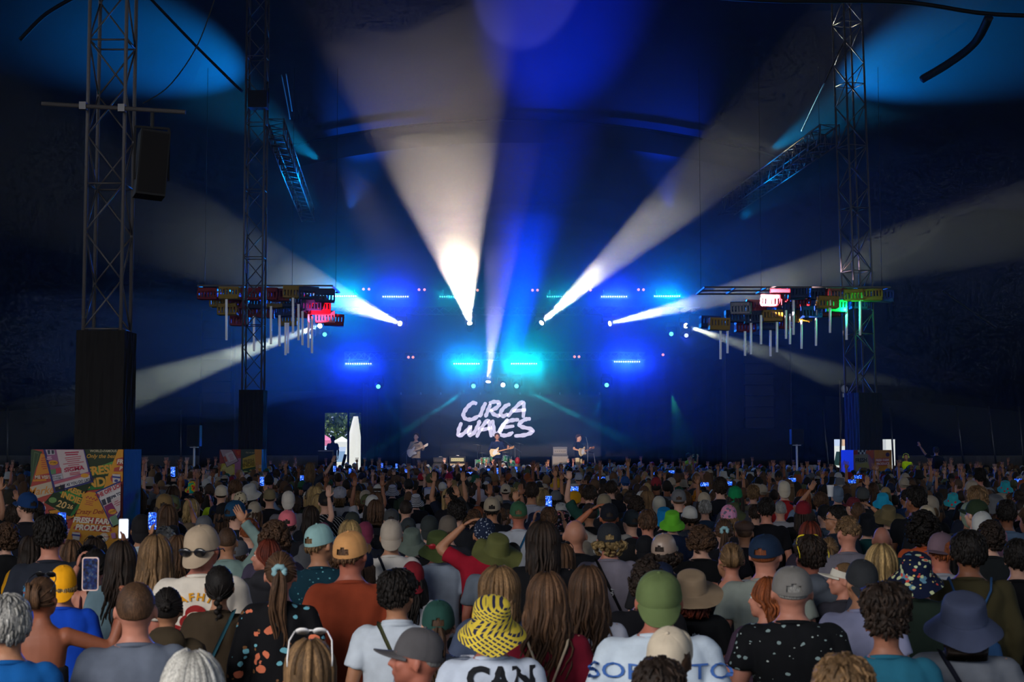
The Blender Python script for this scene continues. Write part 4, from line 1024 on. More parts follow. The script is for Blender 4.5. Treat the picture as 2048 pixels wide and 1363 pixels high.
def eyes_mesh():
    m = MB()
    for s in (-1, 1): m.k = 0; m.ell((s*.031, .074, .004), (.013, .012, .008), 10, 8); m.k = 1; m.ell((s*.031, .083, .004), (.0055, .004, .0055), 8, 6); m.ell((s*.032, .082, .020), (.016, .006, .003), 8, 6)
    return m.mesh('eyes', None, True, [M('eye_white', (.6, .55, .5), .3), M('iris', (.03, .015, .01), .3)])
EYES = eyes_mesh()
def scrunchie_mesh(pos, r=.016, R=.026):
    m = MB(); pts = [V3(pos) + V3((R * math.cos(a), -.004 + .012 * math.sin(a * 3) * .3, R * math.sin(a))) for a in [2*PI*k/18 for k in range(19)]]
    m.tube(pts, [r * (1 + .25 * math.sin(k * 2.6)) for k in range(19)], 7, False); return m.mesh('scrunchie', CAPM, True)
SCR = scrunchie_mesh((0, -.112, .036))

# ------------- one person
def col(h):
    h = h.lstrip('#'); r = [int(h[i:i+2], 16) / 255 for i in (0, 2, 4)]
    return tuple(((c + .055) / 1.055) ** 2.4 if c > .04045 else c / 12.92 for c in r) + (1.0,)
SKINS = {'pale': '#bb8e78', 'pink': '#b07560', 'tan': '#a06f52', 'brown': '#7a4c34', 'dark': '#4c2f22', 'red': '#a5624e'}
HCOL = {'black': '#17120f', 'dark': '#2a1f18', 'brown': '#4a3424', 'mid': '#553c29', 'light': '#6e5438', 'blond': '#8f764c', 'ginger': '#7a3f1e', 'grey': '#8d8b86', 'white': '#b9b6ae', 'red': '#5c2416'}
def part(name, me, parent, color, Mx=None, mat=None):
    o = bpy.data.objects.new(name, me); C.objects.link(o); o.parent = parent; o.color = color
    if Mx is not None: o.matrix_local = Mx
    if mat is not None:
        o.material_slots[0].link = 'OBJECT'; o.material_slots[0].material = mat
    return o
def make_person(x, y, H, rz, sex='m', hair='short', hc='dark', hat=None, hatc=None, hatpat=None, top='tee', tc='#222222', tpat=None, skin='pale', arms=('down', 'down'),
                yaw=0.0, pitch=0.10, back=False, fine=True, trs='#20242c', z=0.0, label='', group=None, extras=(), hatyaw=0.0, hattilt=0.0, wide=1.0, cat='person'):
    t = thing('person', label, cat, (x, y, z), rz, group); s = H / 1.75; t.scale = (s * wide, s * wide, s)
    sk = col(SKINS.get(skin, skin)); yaw = round(yaw / .35) * .35 if not fine else yaw
    part('body', body_mesh(sex, arms, yaw, pitch, fine), t, sk)
    if top: part('shirt', shirt_mesh(sex, arms, top), t, col(tc), None, KNIT if tpat == 'knit' else PATS[tpat] if tpat else None)
    part('trousers', TRS[sex], t, col(trs)); part('shoes', SHOES, t, (1, 1, 1, 1))
    pitch = pitch
    Hm = head_mat(yaw, pitch)
    if hair: part('hair', hair_of(hair, 0 if not hat else 2 if hat in ('bucket', 'bucket2', 'wide', 'straw') else 1), t, col(HCOL.get(hc, hc)), Hm)
    if hat:
        a = (PI if back else 0) + hatyaw
        Hh = Hm @ Matrix.Translation(CC) @ Matrix.Rotation(a, 4, 'Z') @ Matrix.Rotation(hattilt + (-.26 if back else .10), 4, 'X') @ Matrix.Translation(-CC)
        if not back and hat in ('bucket', 'bucket2', 'wide', 'straw'): Hh = Hm @ Matrix.Rotation(a, 4, 'Z') @ Matrix.Rotation(hattilt + .26, 4, 'X')
        nm = {'cap': 'cap', 'capb': 'cap', 'capn': 'cap'}.get(hat, 'hat')
        part(nm, hat_of(hat), t, col(hatc or '#333333'), Hh, PATS[hatpat] if hatpat and hatpat != 'leather' else (LEATH if hatpat == 'leather' else None))
    if abs(yaw) > .9 or 'eyes' in extras: part('eyes', EYES, t, (1, 1, 1, 1), head_mat(yaw, pitch))
    for e in extras:
        if e == 'glasses_up': part('sunglasses', GL, t, (1,1,1,1), Hm @ Matrix.Translation((0, -.045, .075)) @ Matrix.Rotation(.55, 4, 'X'))
        if e == 'glasses_white': part('sunglasses', GLW, t, (1,1,1,1), Hm @ Matrix.Translation((0, -.05, .085)) @ Matrix.Rotation(.8, 4, 'X'))
        if e == 'glasses_yellow': part('sunglasses', GLY, t, (1,1,1,1), Hm @ Matrix.Scale(1.1, 4) @ Matrix.Translation((0, -.05, .055)) @ Matrix.Rotation(.75, 4, 'X'))
        if e == 'glasses': part('sunglasses', GL, t, (1,1,1,1), Hm)
        if e == 'glasses_back': part('sunglasses', GL, t, (1,1,1,1), Hm @ Matrix.Rotation(PI, 4, 'Z') @ Matrix.Translation((0, .0, -.002)) @ Matrix.Scale(1.12, 4))
        if e == 'glasses_red': part('sunglasses', GLR, t, (1,1,1,1), Hm @ Matrix.Rotation(PI, 4, 'Z') @ Matrix.Translation((0, -.0, .02)) @ Matrix.Scale(1.1, 4))
        if e == 'scrunchie': part('scrunchie', SCR, t, col('#7fa3a8'), Hm)
        if e.startswith('strap'):
            pr = e.split(':'); c = col(pr[1]) if len(pr) > 1 else col('#101216'); sd = -1 if len(pr) > 2 and pr[2] == 'l' else 1
            part('shoulder_strap', strap_mesh(sex, sd), t, c)
        if e == 'pack': part('drawstring_bag', bag_mesh(), t, col('#b7a68d'))
        if e == 'packblue': part('drawstring_bag', bag_mesh(), t, col('#24456b'))
    return t
STRAPS = {}
def strap_mesh(sex, sd):
    if (sex, sd) in STRAPS: return STRAPS[(sex, sd)]
    sh = shirt_mesh(sex, ('down', 'down'), 'tee'); bv = BVHTree.FromPolygons([v.co for v in sh.vertices], [tuple(p.vertices) for p in sh.polygons])
    m = MB(); L = []; R2 = []
    for i in range(15):
        t = i / 14; x = sd * (.095 - .24 * t); z = 1.455 - .52 * t
        for o_, lst in ((-.019, L), (.019, R2)):
            q = V3((x + o_ * .85, -1, z + o_ * .5 * sd)); h = bv.ray_cast(q, V3((0, 1, 0)))[0]
            lst.append((h if h else V3((q.x, -.1, q.z))) + V3((0, -.008, 0)))
    L = [L[0] + V3((0, .10, .012))] + L; R2 = [R2[0] + V3((0, .10, .012))] + R2
    n = len(L); m.add(L + R2 + [p + V3((0, .006, 0)) for p in L + R2], [(i, i+1, n+i+1, n+i) for i in range(n-1)] + [(2*n+i, i, i+1, 2*n+i+1) for i in range(n-1)] + [(n+i, 3*n+i, 3*n+i+1, n+i+1) for i in range(n-1)])
    STRAPS[(sex, sd)] = m.mesh('shoulder_strap', CAPM, True); return STRAPS[(sex, sd)]
BAG = []
def bag_mesh():
    if BAG: return BAG[0]
    m = MB(); loft(m, [(0, -.155, .86, .15, .035), (0, -.17, .95, .16, .05), (0, -.165, 1.06, .14, .045), (0, -.155, 1.14, .07, .03), (0, -.15, 1.18, .025, .018), (0, -.15, 1.21, .045, .022)], 18)
    for i, v in enumerate(m.v): m.v[i] = v + V3((0, .006 * math.sin(v.x * 90) * sm(v.z, .95, 1.2), 0))
    for s in (-1, 1): m.tube([(s*.015, -.155, 1.18), (s*.06, -.15, 1.30), (s*.10, -.135, 1.40), (s*.115, -.05, 1.47), (s*.12, .06, 1.42)], .007, 6)
    BAG.append(m.mesh('drawstring_bag', CAPM, True)); return BAG[0]
# ---------------------------------------------------------------- decals: flat print laid on a garment
def lay_on(me, polys, off=.004, sgn=-1):
    """polys: list of (points (x, z), material index); projected along y on the back (sgn -1) of mesh me"""
    bv = BVHTree.FromPolygons([v.co for v in me.vertices], [tuple(p.vertices) for p in me.polygons])
    vs = []; fs = []; mi = []
    for lay, (pts, tris, k) in enumerate(polys):
        n = len(vs)
        for (x, z) in pts:
            h = bv.ray_cast(V3((x, sgn * 2, z)), V3((0, -sgn, 0)))[0]; y = h.y if h else sgn * .12
            vs.append((x, y + sgn * (off + k * .0012), z))
        fs += [tuple(i + n for i in t) for t in tris]; mi += [k] * len(tris)
    return vs, fs, mi
def grid_rect(x0, x1, z0, z1, nx=8, nz=4, k=0, f=None):
    pts = [(x0 + (x1-x0)*i/nx, z0 + (z1-z0)*j/nz) for j in range(nz+1) for i in range(nx+1)]
    if f: pts = [f(*p) for p in pts]
    return (pts, [(j*(nx+1)+i, j*(nx+1)+i+1, (j+1)*(nx+1)+i+1, (j+1)*(nx+1)+i) for j in range(nz) for i in range(nx)], k)
def ellip(cx, cz, rx, rz, k=0, n=18): return ([(cx, cz)] + [(cx + rx*math.cos(2*PI*i/n), cz + rz*math.sin(2*PI*i/n)) for i in range(n)], [(0, i+1, (i+1) % n + 1) for i in range(n)], k)
def poly(pts, k=0): return (pts, [tuple(range(len(pts)))], k)
TXC = {}
def text2d(txt, size=1.0, bold=0.0, shear=0.0, space=1.0):
    key = (txt, bold, shear, space)
    if key not in TXC:
        c = bpy.data.curves.new('t', 'FONT'); c.body = txt; c.size = 1; c.align_x = 'CENTER'; c.align_y = 'CENTER'; c.offset = bold; c.shear = shear; c.space_character = space; c.resolution_u = 3
        o = bpy.data.objects.new('t', c); me = evald(o)
        TXC[key] = ([(v.co.x, v.co.y) for v in me.vertices], [tuple(p.vertices) for p in me.polygons]); bpy.data.objects.remove(o); bpy.data.curves.remove(c); bpy.data.meshes.remove(me)
    v, f = TXC[key]; return [(x*size, y*size) for x, y in v], f
def textp(txt, cx, cz, size, k=0, bold=.02, sx=1.0, rot=0.0, arc=0.0, shear=0.0):
    if arc:
        out = []; n = len(txt)
        for i, ch in enumerate(txt):
            a = -arc * (i - (n-1)/2); v, f = text2d(ch, size, bold); R = arc and size * .62 / abs(arc) * sx
            ox, oz = R * math.sin(-a) * 1, R * (math.cos(a) - 1) * (1 if arc > 0 else -1); aa = a if arc > 0 else a
            out.append(([(cx + ox + x*math.cos(aa) - y*math.sin(aa), cz + oz + x*math.sin(aa) + y*math.cos(aa)) for x, y in v], f, k))
        return out
    v, f = text2d(txt, size, bold, shear); c, s = math.cos(rot), math.sin(rot)
    return [([(cx + x*sx*c - y*s, cz + x*sx*s + y*c) for x, y in v], f, k)]
def put_print(person, me, polys, colors, name='print', off=.009):
    vs, fs, mi = lay_on(me, polys, off)
    ms = [M('print_ink', col(c)[:3], .85) for c in colors]
    o = obj(name, mesh(name, vs, fs, None, False, ms, mi), person); return o

# ---------------------------------------------------------------- phones
def phone_mat(seed, strength=1.6):
    m = M('phone_screen', (.01, .01, .01), .2); nt = m.node_tree; b = nt.nodes['Principled BSDF']; L = nt.links.new
    tc = nt.nodes.new('ShaderNodeTexCoord'); mp = nt.nodes.new('ShaderNodeMapping'); mp.inputs['Location'].default_value = (seed, seed * 2, 0)
    n = nt.nodes.new('ShaderNodeTexNoise'); n.inputs['Scale'].default_value = 70; n.inputs['Detail'].default_value = 4
    r = nt.nodes.new('ShaderNodeValToRGB'); cr = r.color_ramp
    cr.elements[0].position = .38; cr.elements[0].color = (.002, .006, .03, 1); cr.elements[1].position = .52; cr.elements[1].color = (.005, .06, .75, 1)
    e = cr.elements.new(.60); e.color = (.03, .30, .9, 1); e = cr.elements.new(.70); e.color = (.9, .75, .95, 1)
    L(tc.outputs['Object'], mp.inputs[0]); L(mp.outputs[0], n.inputs['Vector']); L(n.outputs['Fac'], r.inputs[0])
    L(r.outputs[0], b.inputs['Emission Color']); b.inputs['Emission Strength'].default_value = strength; return m
PSC = [phone_mat(i * 3.1) for i in range(4)]; PDIM = phone_mat(9, .10); PWHITE = M('phone_screen_white', (.1, .1, .1), .2, emit=(.75, .82, 1.0), es=1.3)
CASES = {'black': M('phone_case', (.01, .01, .012), .4), 'pink': M('phone_case_pink', (.72, .50, .42), .4), 'clear': M('phone_case_grey', (.25, .26, .28), .3)}
def rbox(m, w, h, d, r=.012, y=0.0):
    n = 5; pts = []
    for cx, cz, a0 in ((w/2-r, h/2-r, 0), (-w/2+r, h/2-r, PI/2), (-w/2+r, -h/2+r, PI), (w/2-r, -h/2+r, 3*PI/2)):
        for i in range(n): a = a0 + PI/2*i/(n-1); pts.append((cx + r*math.cos(a), cz + r*math.sin(a)))
    k = len(pts); m.add([(x, y - d/2, z) for x, z in pts] + [(x, y + d/2, z) for x, z in pts], [tuple(range(k))[::-1], tuple(range(k, 2*k))] + [(i, (i+1) % k, k+(i+1) % k, k+i) for i in range(k)])
PH = {}
def phone(loc, label, land=False, case='black', scr=None, rz=0.0, sc_=1.0, tilt=0.0):
    if case not in PH:
        m = MB(); rbox(m, .078, .158, .009); a = m.mesh('phone_body', CASES[case]); m = MB(); rbox(m, .070, .149, .001, .009, -.0052); b = m.mesh('phone_display', PSC[0]); m = MB(); m.box((0, -.0062, .066), (.02, .0006, .004)); PH[case] = (a, b)
    t = thing('phone', label, 'phone', loc, rz, 'phones held up by the crowd'); t.rotation_euler = (tilt, PI/2 if land else 0, rz); t.scale = (sc_,) * 3
    part('case', PH[case][0], t, (1,1,1,1)); part('display', PH[case][1], t, (1,1,1,1), None, scr or PSC[len(label) % 4]); return t

# ---------------------------------------------------------------- the audience seen near enough to tell apart
WID = {None: .190, 'cap': .188, 'capb': .188, 'capn': .188, 'bucket': .30, 'bucket2': .31, 'wide': .40, 'straw': .38, 'beanie': .20, 'bandana': .19, 'flat': .205, 'visor': .188, 'fluffy': .24, 'box': .2}
ADD = {None: .006, 'cap': .012, 'capb': .012, 'capn': .012, 'bucket': .022, 'bucket2': .022, 'wide': .024, 'straw': .022, 'beanie': .02, 'bandana': .008, 'flat': .005, 'visor': 0, 'fluffy': .03, 'box': .04}
HW = {'curly': .215, 'curly2': .235, 'afro': .30, 'tall': .20, 'long': .2, 'long2': .2, 'longwavy': .2, 'messy': .205}
def solve(px, py, w, d):
    hat = d.get('hat'); wid = WID[hat] if hat else HW.get(d.get('hair', 'short'), .19) if d.get('hair', 'short') else .165
    if abs(d.get('yaw', 0)) > .9 and not hat: wid *= 1.15
    a = ADD[hat] if hat else {'tall': .035, 'afro': .045, 'quiff': .02, 'curly2': .02, 'messy': .015}.get(d.get('hair'), .006)
    if 'Y' in d: return d['Y'], a
    if py < HOR + 6: return 47.0, a
    if d.get('z'): return 31.0, a
    k = w * 1.75 / (wid * (py - HOR)); H = 2.32 * k / (1 + k * (1 + a)); H = max(d.get('hmin', 1.55), min(1.93, H))
    Y = (2.32 - H * (1 + a)) * F / (py - HOR)
    return Y, a
B = dict
PEOPLE = [
# front rows -------------------------------------------------------------
(20,1192,80,'with thick grey hair and bright blue shirt at left edge|grey-haired blue-shirted',B(hair='mid',hc='grey',tc='#0a4f8f',skin='tan')),
(86,1151,60,'with bare tanned shoulders filming on a pink phone|bare-shouldered',B(sex='f',hair='claw',hc='mid',top='bare',tc='#20222a',skin='#8a5038',arms=('down','side_reach'),yaw=-.35,extras=('glasses_up',))),
(128,1127,52,'in orange-yellow backward cap and shiny blue jersey|yellow-capped',B(hat='capb',back=True,hatc='#e8a010',hair='mid',hc='blond',tc='#0c3fae',skin='pink')),
(102,1030,53,'with dark swept hair and navy tee printed with mountains|mountain-print',B(hair='quiff',hc='black',tc='#20242e',skin='pink',wide=1.08)),
(14,1046,46,'with brown curls and black tee tied with white scarf|white-scarfed',B(sex='f',hair='curly2',hc='brown',tc='#141416')),
(62,1072,34,'in mustard top holding up a blue-lit phone at left|mustard-topped',B(sex='f',hair='long',hc='dark',tc='#b98310',arms=('down','phone_hi'),skin='tan')),
(273,1160,78,'with cropped brown hair and slate grey tee|slate grey tee',B(hair='crop',hc='mid',tc='#5b6270',skin='pink',wide=1.08,yaw=.0)),
(386,1304,108,'with smooth silver-white hair at the bottom edge|silver-haired',B(sex='f',hair='bob2',hc='white',tc='#5a5a60')),
(406,1046,62,'in backward beige cap and cream tee with crab print|crab-print',B(hat='capb',back=True,hatc='#a39079',hair='crop',hc='brown',tc='#cfc6b8',skin='red',yaw=-.35,wide=1.12,extras=('glasses_back',))),
(440,1129,55,'with a low black braid and olive brown top|black-braided',B(sex='f',hair='braid',hc='black',tc='#3a2f22',top='long',skin='tan',extras=('strap:#1d4552:r',))),
(336,1172,47,'with dark pinned-up hair and olive hooded jacket|olive-hooded',B(sex='f',hair='bun2',hc='black',top='hoodie',tc='#3a3022',skin='tan')),
(192,1095,50,'in maroon strappy top with dark hair behind the phone|maroon strappy top',B(sex='f',hair='lowpony',hc='black',top='tank',tc='#3c1620',skin='pink',arms=('phone','down'))),
(144,1081,44,'with straight two-tone brown hair below the poster box|two-tone-haired',B(sex='f',hair='straight',hc='mid',tc='#2c2a30')),
(190,1076,42,'with dark hair and thin headband below the poster box|thin-headband',B(sex='f',hair='bob',hc='dark',tc='#222226',extras=('glasses_up',))),
(244,1083,54,'with long dark hair and teal grey shirt|teal grey shirt',B(sex='f',hair='long2',hc='dark',tc='#5f7680',top='long')),
(312,1071,62,'with long light brown hair and bare orange-brown back|light brown long-haired',B(sex='f',hair='long2',hc='light',top='bare',tc='#171719',skin='#9a5236')),
(284,1026,41,'in black cap and pale tee right of the poster box|black-capped pale tee',B(hat='capb',back=True,hatc='#171518',hair='crop',hc='dark',tc='#a8b0b6',skin='tan')),
(178,1092,40,'with dark hair lifting a white-lit phone before the painted box|white-phone-lifting',B(hair='mid',hc='black',tc='#1a1a20',arms=('down','phone_hi'),skin='brown')),
(330,1056,42,'with frizzy grey hair left of the lit phone|frizzy grey-haired',B(sex='f',hair='curly',hc='grey',tc='#3a3f4c')),
(356,1071,34,'holding a blue-lit phone beside the beige cap wearer|phone-lifting',B(sex='f',hair='long',hc='mid',tc='#1c1e28',arms=('phone_hi','down'),skin='tan')),
(455,1051,43,'with shaven head and green knit sleeves clapping overhead|overhead-clapping',B(hair='buzz',hc='brown',top='long',tc='#6f8580',skin='tan',arms=('down','up_in'))),
(500,1034,40,'with a messy ginger bun beside the clapping arms|ginger-bunned',B(sex='f',hair='bun',hc='ginger',tc='#8d8f96')),
(383,998,28,'with blond bobbed hair behind the beige cap wearer|blond-bobbed',B(sex='f',hair='bob2',hc='blond',tc='#30343c')),
(472,998,38,'in dark teal blue cap facing left of the crowd|teal blue-capped',B(hat='cap',hatc='#0d3450',hair='short',hc='dark',tc='#15161c',yaw=-.7)),
(533,1080,50,'with auburn hair in left profile over a dark hood|auburn profile',B(sex='f',hair='bob2',hc='red',top='hoodie',tc='#2b2b30',skin='pink',yaw=1.35,extras=('eyes',))),
(562,1100,64,'with long ponytail, blue scrunchie and floral black jacket|floral-jacketed',B(sex='f',hair='pony2',hc='mid',top='long',tc='#0c0c10',tpat='floral',skin='pink',extras=('scrunchie',))),
(550,1042,58,'with big brown curls above a purplish top|big-curled',B(hair='curly2',hc='brown',tc='#3c3648',skin='pink')),
(640,1044,54,'in pale teal cap and dotted dark teal shirt|pale teal-capped',B(hat='cap',hatc='#82a5a3',hair='short',hc='light',tc='#0c2f3c',tpat='dots',yaw=-.7,skin='tan')),
(702,1058,62,'in tan cap and long rust orange jacket|rust-jacketed',B(hat='cap',hatc='#c08a55',hair='short',hc='mid',top='long',tc='#8a3a22',skin='red',yaw=-.35,wide=1.1,hattilt=.05)),
(667,1082,46,'with brown hair and white tee behind the rust jacket|white tee behind rust jacket',B(hair='mid',hc='brown',tc='#b4b0ac',skin='pink',yaw=.35)),
(795,1139,61,'with black undercut hair and white polo shirt|white-polo',B(hair='quiff',hc='black',top='polo',tc='#b9c2cc',skin='tan',wide=1.1,yaw=-.35,extras=('strap:#3b3d26:l',))),
(836,1250,84,'in dark grey mesh cap, face in left profile|mesh-capped profile',B(hat='cap',hatc='#4a484a',hair='buzz',hc='grey',tc='#33363c',skin='red',yaw=1.5,extras=('eyes',))),
(622,1280,76,'with white-framed sunglasses on brown and blond hair|white-framed sunglasses',B(sex='f',hair='straight',hc='light',tc='#27272c',extras=('glasses_white',))),
(877,1196,61,'in dark green cap with a long brown ponytail|green cap and ponytail',B(sex='f',hat='cap',hatc='#1d3f38',hair='pony2',hc='brown',tc='#9aa3b2',tpat='finestripe')),
(783,1036,45,'in backward beige cap and white patterned shirt|white patterned shirt',B(hat='capb',back=True,hatc='#9a8e80',hair='crop',hc='light',tc='#bdb8b2',skin='tan',extras=('strap:#121622:l',))),
(824,1051,58,'in grey-green bucket hat and black shirt|grey-green bucket hat',B(hat='bucket2',hatc='#566159',hair='short',hc='brown',tc='#101114')),
(876,1056,66,'in olive bucket hat and pale blue-grey tee|olive bucket hat',B(hat='bucket2',hatc='#44502a',hair='crop',hc='light',tc='#8793a4',skin='red',wide=1.12,extras=('glasses_red',))),
(969,1034,45,'in navy paisley bandana and crimson top|paisley bandana',B(hat='bandana',hatc='#141e34',hatpat='paisley',hair='crop',hc='dark',tc='#8c1226',skin='tan',arms=('cap_touch','down'))),
(994,1061,86,'in wide-brimmed olive hat tilted to the right|wide olive hat',B(hat='wide',hatc='#54562e',hair='short',hc='brown',tc='#5d6672',skin='red',hattilt=.05,hatyaw=.3,Y=11.6)),
(999,1133,62,'with blond-streaked hair and navy top with striped sleeves|striped-sleeved',B(sex='f',hair='long3',hc='light',tc='#3c465c',wide=1.15)),
(984,1184,118,'in yellow and navy zigzag bucket hat and white tee|zigzag bucket hat',B(hat='bucket2',hatc='#d6bc3e',hatpat='zigzag',hair='short',hc='brown',tc='#bcc6d6',skin='red',wide=1.1)),
(1095,1146,74,'with long wavy brown hair and dark red jumper|dark red-jumpered',B(sex='f',hair='longwavy',hc='mid',top='long',tc='#6c1226',extras=('pack',))),
(1176,1133,68,'with very long dark brown hair and white top|very long-haired',B(sex='f',hair='longwavy',hc='brown',tc='#b6b8c4',top='long')),
(1086,1044,54,'with dark wavy hair and plain black top|dark wavy-haired',B(sex='f',hair='long3',hc='dark',tc='#0b0c10',top='long',wide=1.1)),
(1150,1036,39,'with bald head and black tee|bald black tee',B(hair=None,tc='#0c0e14',skin='#a06e58',wide=1.1)),
(1218,1042,46,'in charcoal cap over blond curls, lilac-grey tee|blond-curled',B(hat='cap',hatc='#23262b',hair='flick',hc='blond',tc='#75707c',skin='pink',wide=1.05,extras=('strap:#0a0a0d:l',))),
(1125,1088,46,'with brown hair and blue sunglasses on the head|blue sunglasses',B(sex='f',hair='long',hc='mid',tc='#15161a',extras=('glasses_up',))),
(1317,1137,77,'in backward olive cap and white tee with blue letters|blue-lettered white tee',B(hat='capb',back=True,hatc='#59683f',hair='crop',hc='brown',tc='#b9c6d2',skin='red',wide=1.2)),
(1292,1122,66,'with dark curly hair hidden behind the olive cap|curly behind olive cap',B(hair='curly',hc='dark',tc='#15151a',skin='pink')),
(1337,1248,90,'in cream cap turned right at the bottom|cream-capped',B(hat='cap',hatc='#c0b29c',hair='crop',hc='brown',tc='#33353c',skin='tan',yaw=.35,hatyaw=-.6,hattilt=.35)),
(1318,1318,104,'with dark ruffled hair cut off by the bottom edge|dark ruffled',B(hair='messy',hc='dark',tc='#222222')),
(1328,1063,50,'in shiny taupe cap over dark curls|taupe-capped',B(hat='cap',hatc='#8a7667',hatpat='leather',hair='flick',hc='dark',tc='#16161a',yaw=-.35)),
(1290,1068,38,'in black cap turned backward, yellow-black shirt|yellow-black shirt',B(hat='capb',back=True,hatc='#111217',hair='crop',hc='dark',tc='#101018')),
(1295,1019,37,'with short brown hair and navy top with gold shoulder|gold-shouldered',B(hair='short',hc='brown',tc='#141826',skin='pink')),
(1262,1017,35,'in dark slate cap and red patterned shirt|dark slate cap',B(hat='cap',hatc='#1a2228',hair='crop',hc='dark',tc='#6b1020',yaw=.35)),
(1218,1004,37,'in black cap with white streak, arm over head|arm over black cap',B(hat='cap',hatc='#10131c',hair='crop',hc='dark',tc='#7c7a76',arms=('cap_touch','down'),skin='#9a5a3c')),
(1344,1016,49,'in lime green bucket hat|lime green bucket hat',B(hat='bucket',hatc='#5fae2a',hair='short',hc='dark',tc='#14203a')),
(1328,1010,46,'in bright blue bucket hat behind the green one|bright blue bucket hat',B(hat='bucket',hatc='#0a6a9e',hair='short',hc='dark',tc='#15151c')),
(1401,1053,46,'with dark curly hair and broad black shirt|broad black-shirted',B(hair='curly',hc='brown',tc='#08090c',wide=1.2)),
(1463,1083,47,'with blond hair in a claw clip, black tank top|claw-clipped',B(sex='f',hair='claw',hc='light',top='tank',tc='#0c0e18',skin='pink',wide=1.08)),
(1488,1038,40,'in brown flat cap and dark top|brown flat-capped',B(hat='flat',hatc='#3f302a',hair='crop',hc='brown',tc='#15131a',skin='tan')),
(1447,1036,38,'with brown ponytail in a white scrunchie|white-scrunchied',B(sex='f',hair='pony',hc='brown',tc='#111118',extras=('scrunchie',))),
(1382,1132,60,'in straw-coloured brimmed hat and black tee|straw-hatted',B(sex='f',hat='straw',hatc='#8d7860',hair='bob2',hc='red',tc='#07090d',skin='pink',wide=1.15)),
(1531,1065,55,'in navy cap and ribbed pale green shirt|ribbed pale green shirt',B(hat='cap',hatc='#13243a',hair='crop',hc='ginger',tc='#8c948c',tpat='knit',skin='pink',wide=1.2,yaw=-.35,extras=('strap:#0c0d10:r',))),
(1532,1156,50,'with ginger hair in left profile beside the grey cap|ginger profile',B(sex='f',hair='bob',hc='ginger',tc='#3a2b3c',skin='pink',yaw=1.0,extras=('eyes',))),
(1583,1128,67,'in grey cap and black speckled shirt|black speckled shirt',B(hat='cap',hatc='#6f6c68',hair='buzz',hc='grey',tc='#0c0e12',tpat='speckle',skin='pink',wide=1.2)),
(1618,1071,52,'with yellow sunglasses on the head and grey hoodie|yellow sunglasses',B(hair='quiff',hc='dark',top='hoodie',tc='#565d68',skin='red',wide=1.1,yaw=.35,extras=('glasses_yellow',))),
(1657,1072,36,'with long dark and blond hair right of the hoodie|dark and blond hair',B(sex='f',hair='pony2',hc='light',tc='#17171c')),
(1695,1033,45,'with curly sandy hair, shaved sides and grey tee|sandy-curled',B(hair='curlytop',hc='light',tc='#63606a',skin='pink',yaw=.35)),
(1688,1124,44,'in white sun visor, face in left profile|white-visored',B(sex='f',hat='visor',hatc='#c2bdb0',hair='pony',hc='light',tc='#2c2c35',skin='pink',yaw=1.5,pitch=.12,extras=('eyes',))),
(1722,1115,62,'in backward charcoal cap and pale lilac tee|charcoal backward cap',B(hat='capb',back=True,hatc='#26282b',hair='crop',hc='dark',tc='#8a8ca8',skin='tan',yaw=.35)),
(1762,1089,56,'with long blond-streaked hair|blond-streaked',B(sex='f',hair='straight',hc='blond',tc='#2a2c38')),
(1830,1098,90,'in tropical-print bucket hat and dark green shirt|tropical-print bucket hat',B(hat='bucket2',hatc='#0a1430',hatpat='tropic',hair='short',hc='brown',tc='#1e2a22',skin='red',wide=1.12)),
(1770,1166,78,'with tall dark brushed-up hair and teal tee|tall-haired teal tee',B(hair='tall',hc='dark',tc='#1d5a70',skin='#8e5c46',wide=1.05)),
(1686,1312,118,'with fair tousled hair at the bottom edge|fair tousled',B(hair='messy',hc='light',tc='#222222')),
(1925,1176,120,'in slate blue bucket hat and pale grey shirt|slate blue bucket hat',B(sex='f',hat='bucket2',hatc='#3a4158',hair='bob',hc='dark',tc='#5c6068',top='long',skin='tan',wide=1.25,extras=('strap:#0b0e1c:l',))),
(1936,1063,58,'with black hair and olive jacket, blue drawstring bag|blue drawstring bag',B(hair='mid',hc='black',top='long',tc='#35301c',skin='brown',arms=('down','down'),extras=('packblue',),wide=1.15)),
(1880,1061,52,'in mauve and white mesh cap turned right|mauve mesh cap',B(hat='cap',hatc='#5f4c55',hair='short',hc='ginger',tc='#8d9098',skin='red',yaw=.35,hatyaw=2.3)),
(1994,1053,60,'in pale pink cap and checked grey shirt|pale pink-capped',B(hat='bucket',hatc='#a0727c',hair='short',hc='brown',tc='#4a4f58')),
(1964,1020,41,'in white cap beside the pink one|white-capped',B(hat='capb',back=True,hatc='#a9a9a4',hair='crop',hc='brown',tc='#22242c',skin='tan',yaw=-.35)),
(1938,1002,37,'in pale sage cap and khaki shirt|sage-capped',B(hat='capb',back=True,hatc='#6d7a68',hair='crop',hc='brown',tc='#5a543e',skin='tan',extras=('strap:#101015:r',))),
(1845,1022,58,'with black afro and orange tee|black afro',B(hair='afro',hc='black',tc='#b3502a',skin='#9a5a44')),
(1733,1022,52,'in black bucket hat among the right rows|black bucket hat',B(hat='bucket',hatc='#0e1118',hair='curly',hc='light',tc='#123a3c')),
(1763,1050,34,'with bald reddish head and teal top|bald reddish',B(hair=None,tc='#12383c',skin='#94604f')),
(1776,1006,64,'in tan wide-brimmed hat|tan wide-brimmed hat',B(hat='wide',hatc='#665a3e',hair='short',hc='brown',tc='#1a1e26')),
(1853,1008,34,'in cream cap left of the afro|cream cap left of afro',B(hat='capn',hatc='#a89a80',hair='short',hc='dark',tc='#16181e')),
(1765,982,38,'in turquoise bucket hat, one arm raised|turquoise bucket hat',B(hat='bucket',hatc='#1e9cc0',hair='short',hc='brown',tc='#1b2534',arms=('up','down'),skin='tan')),
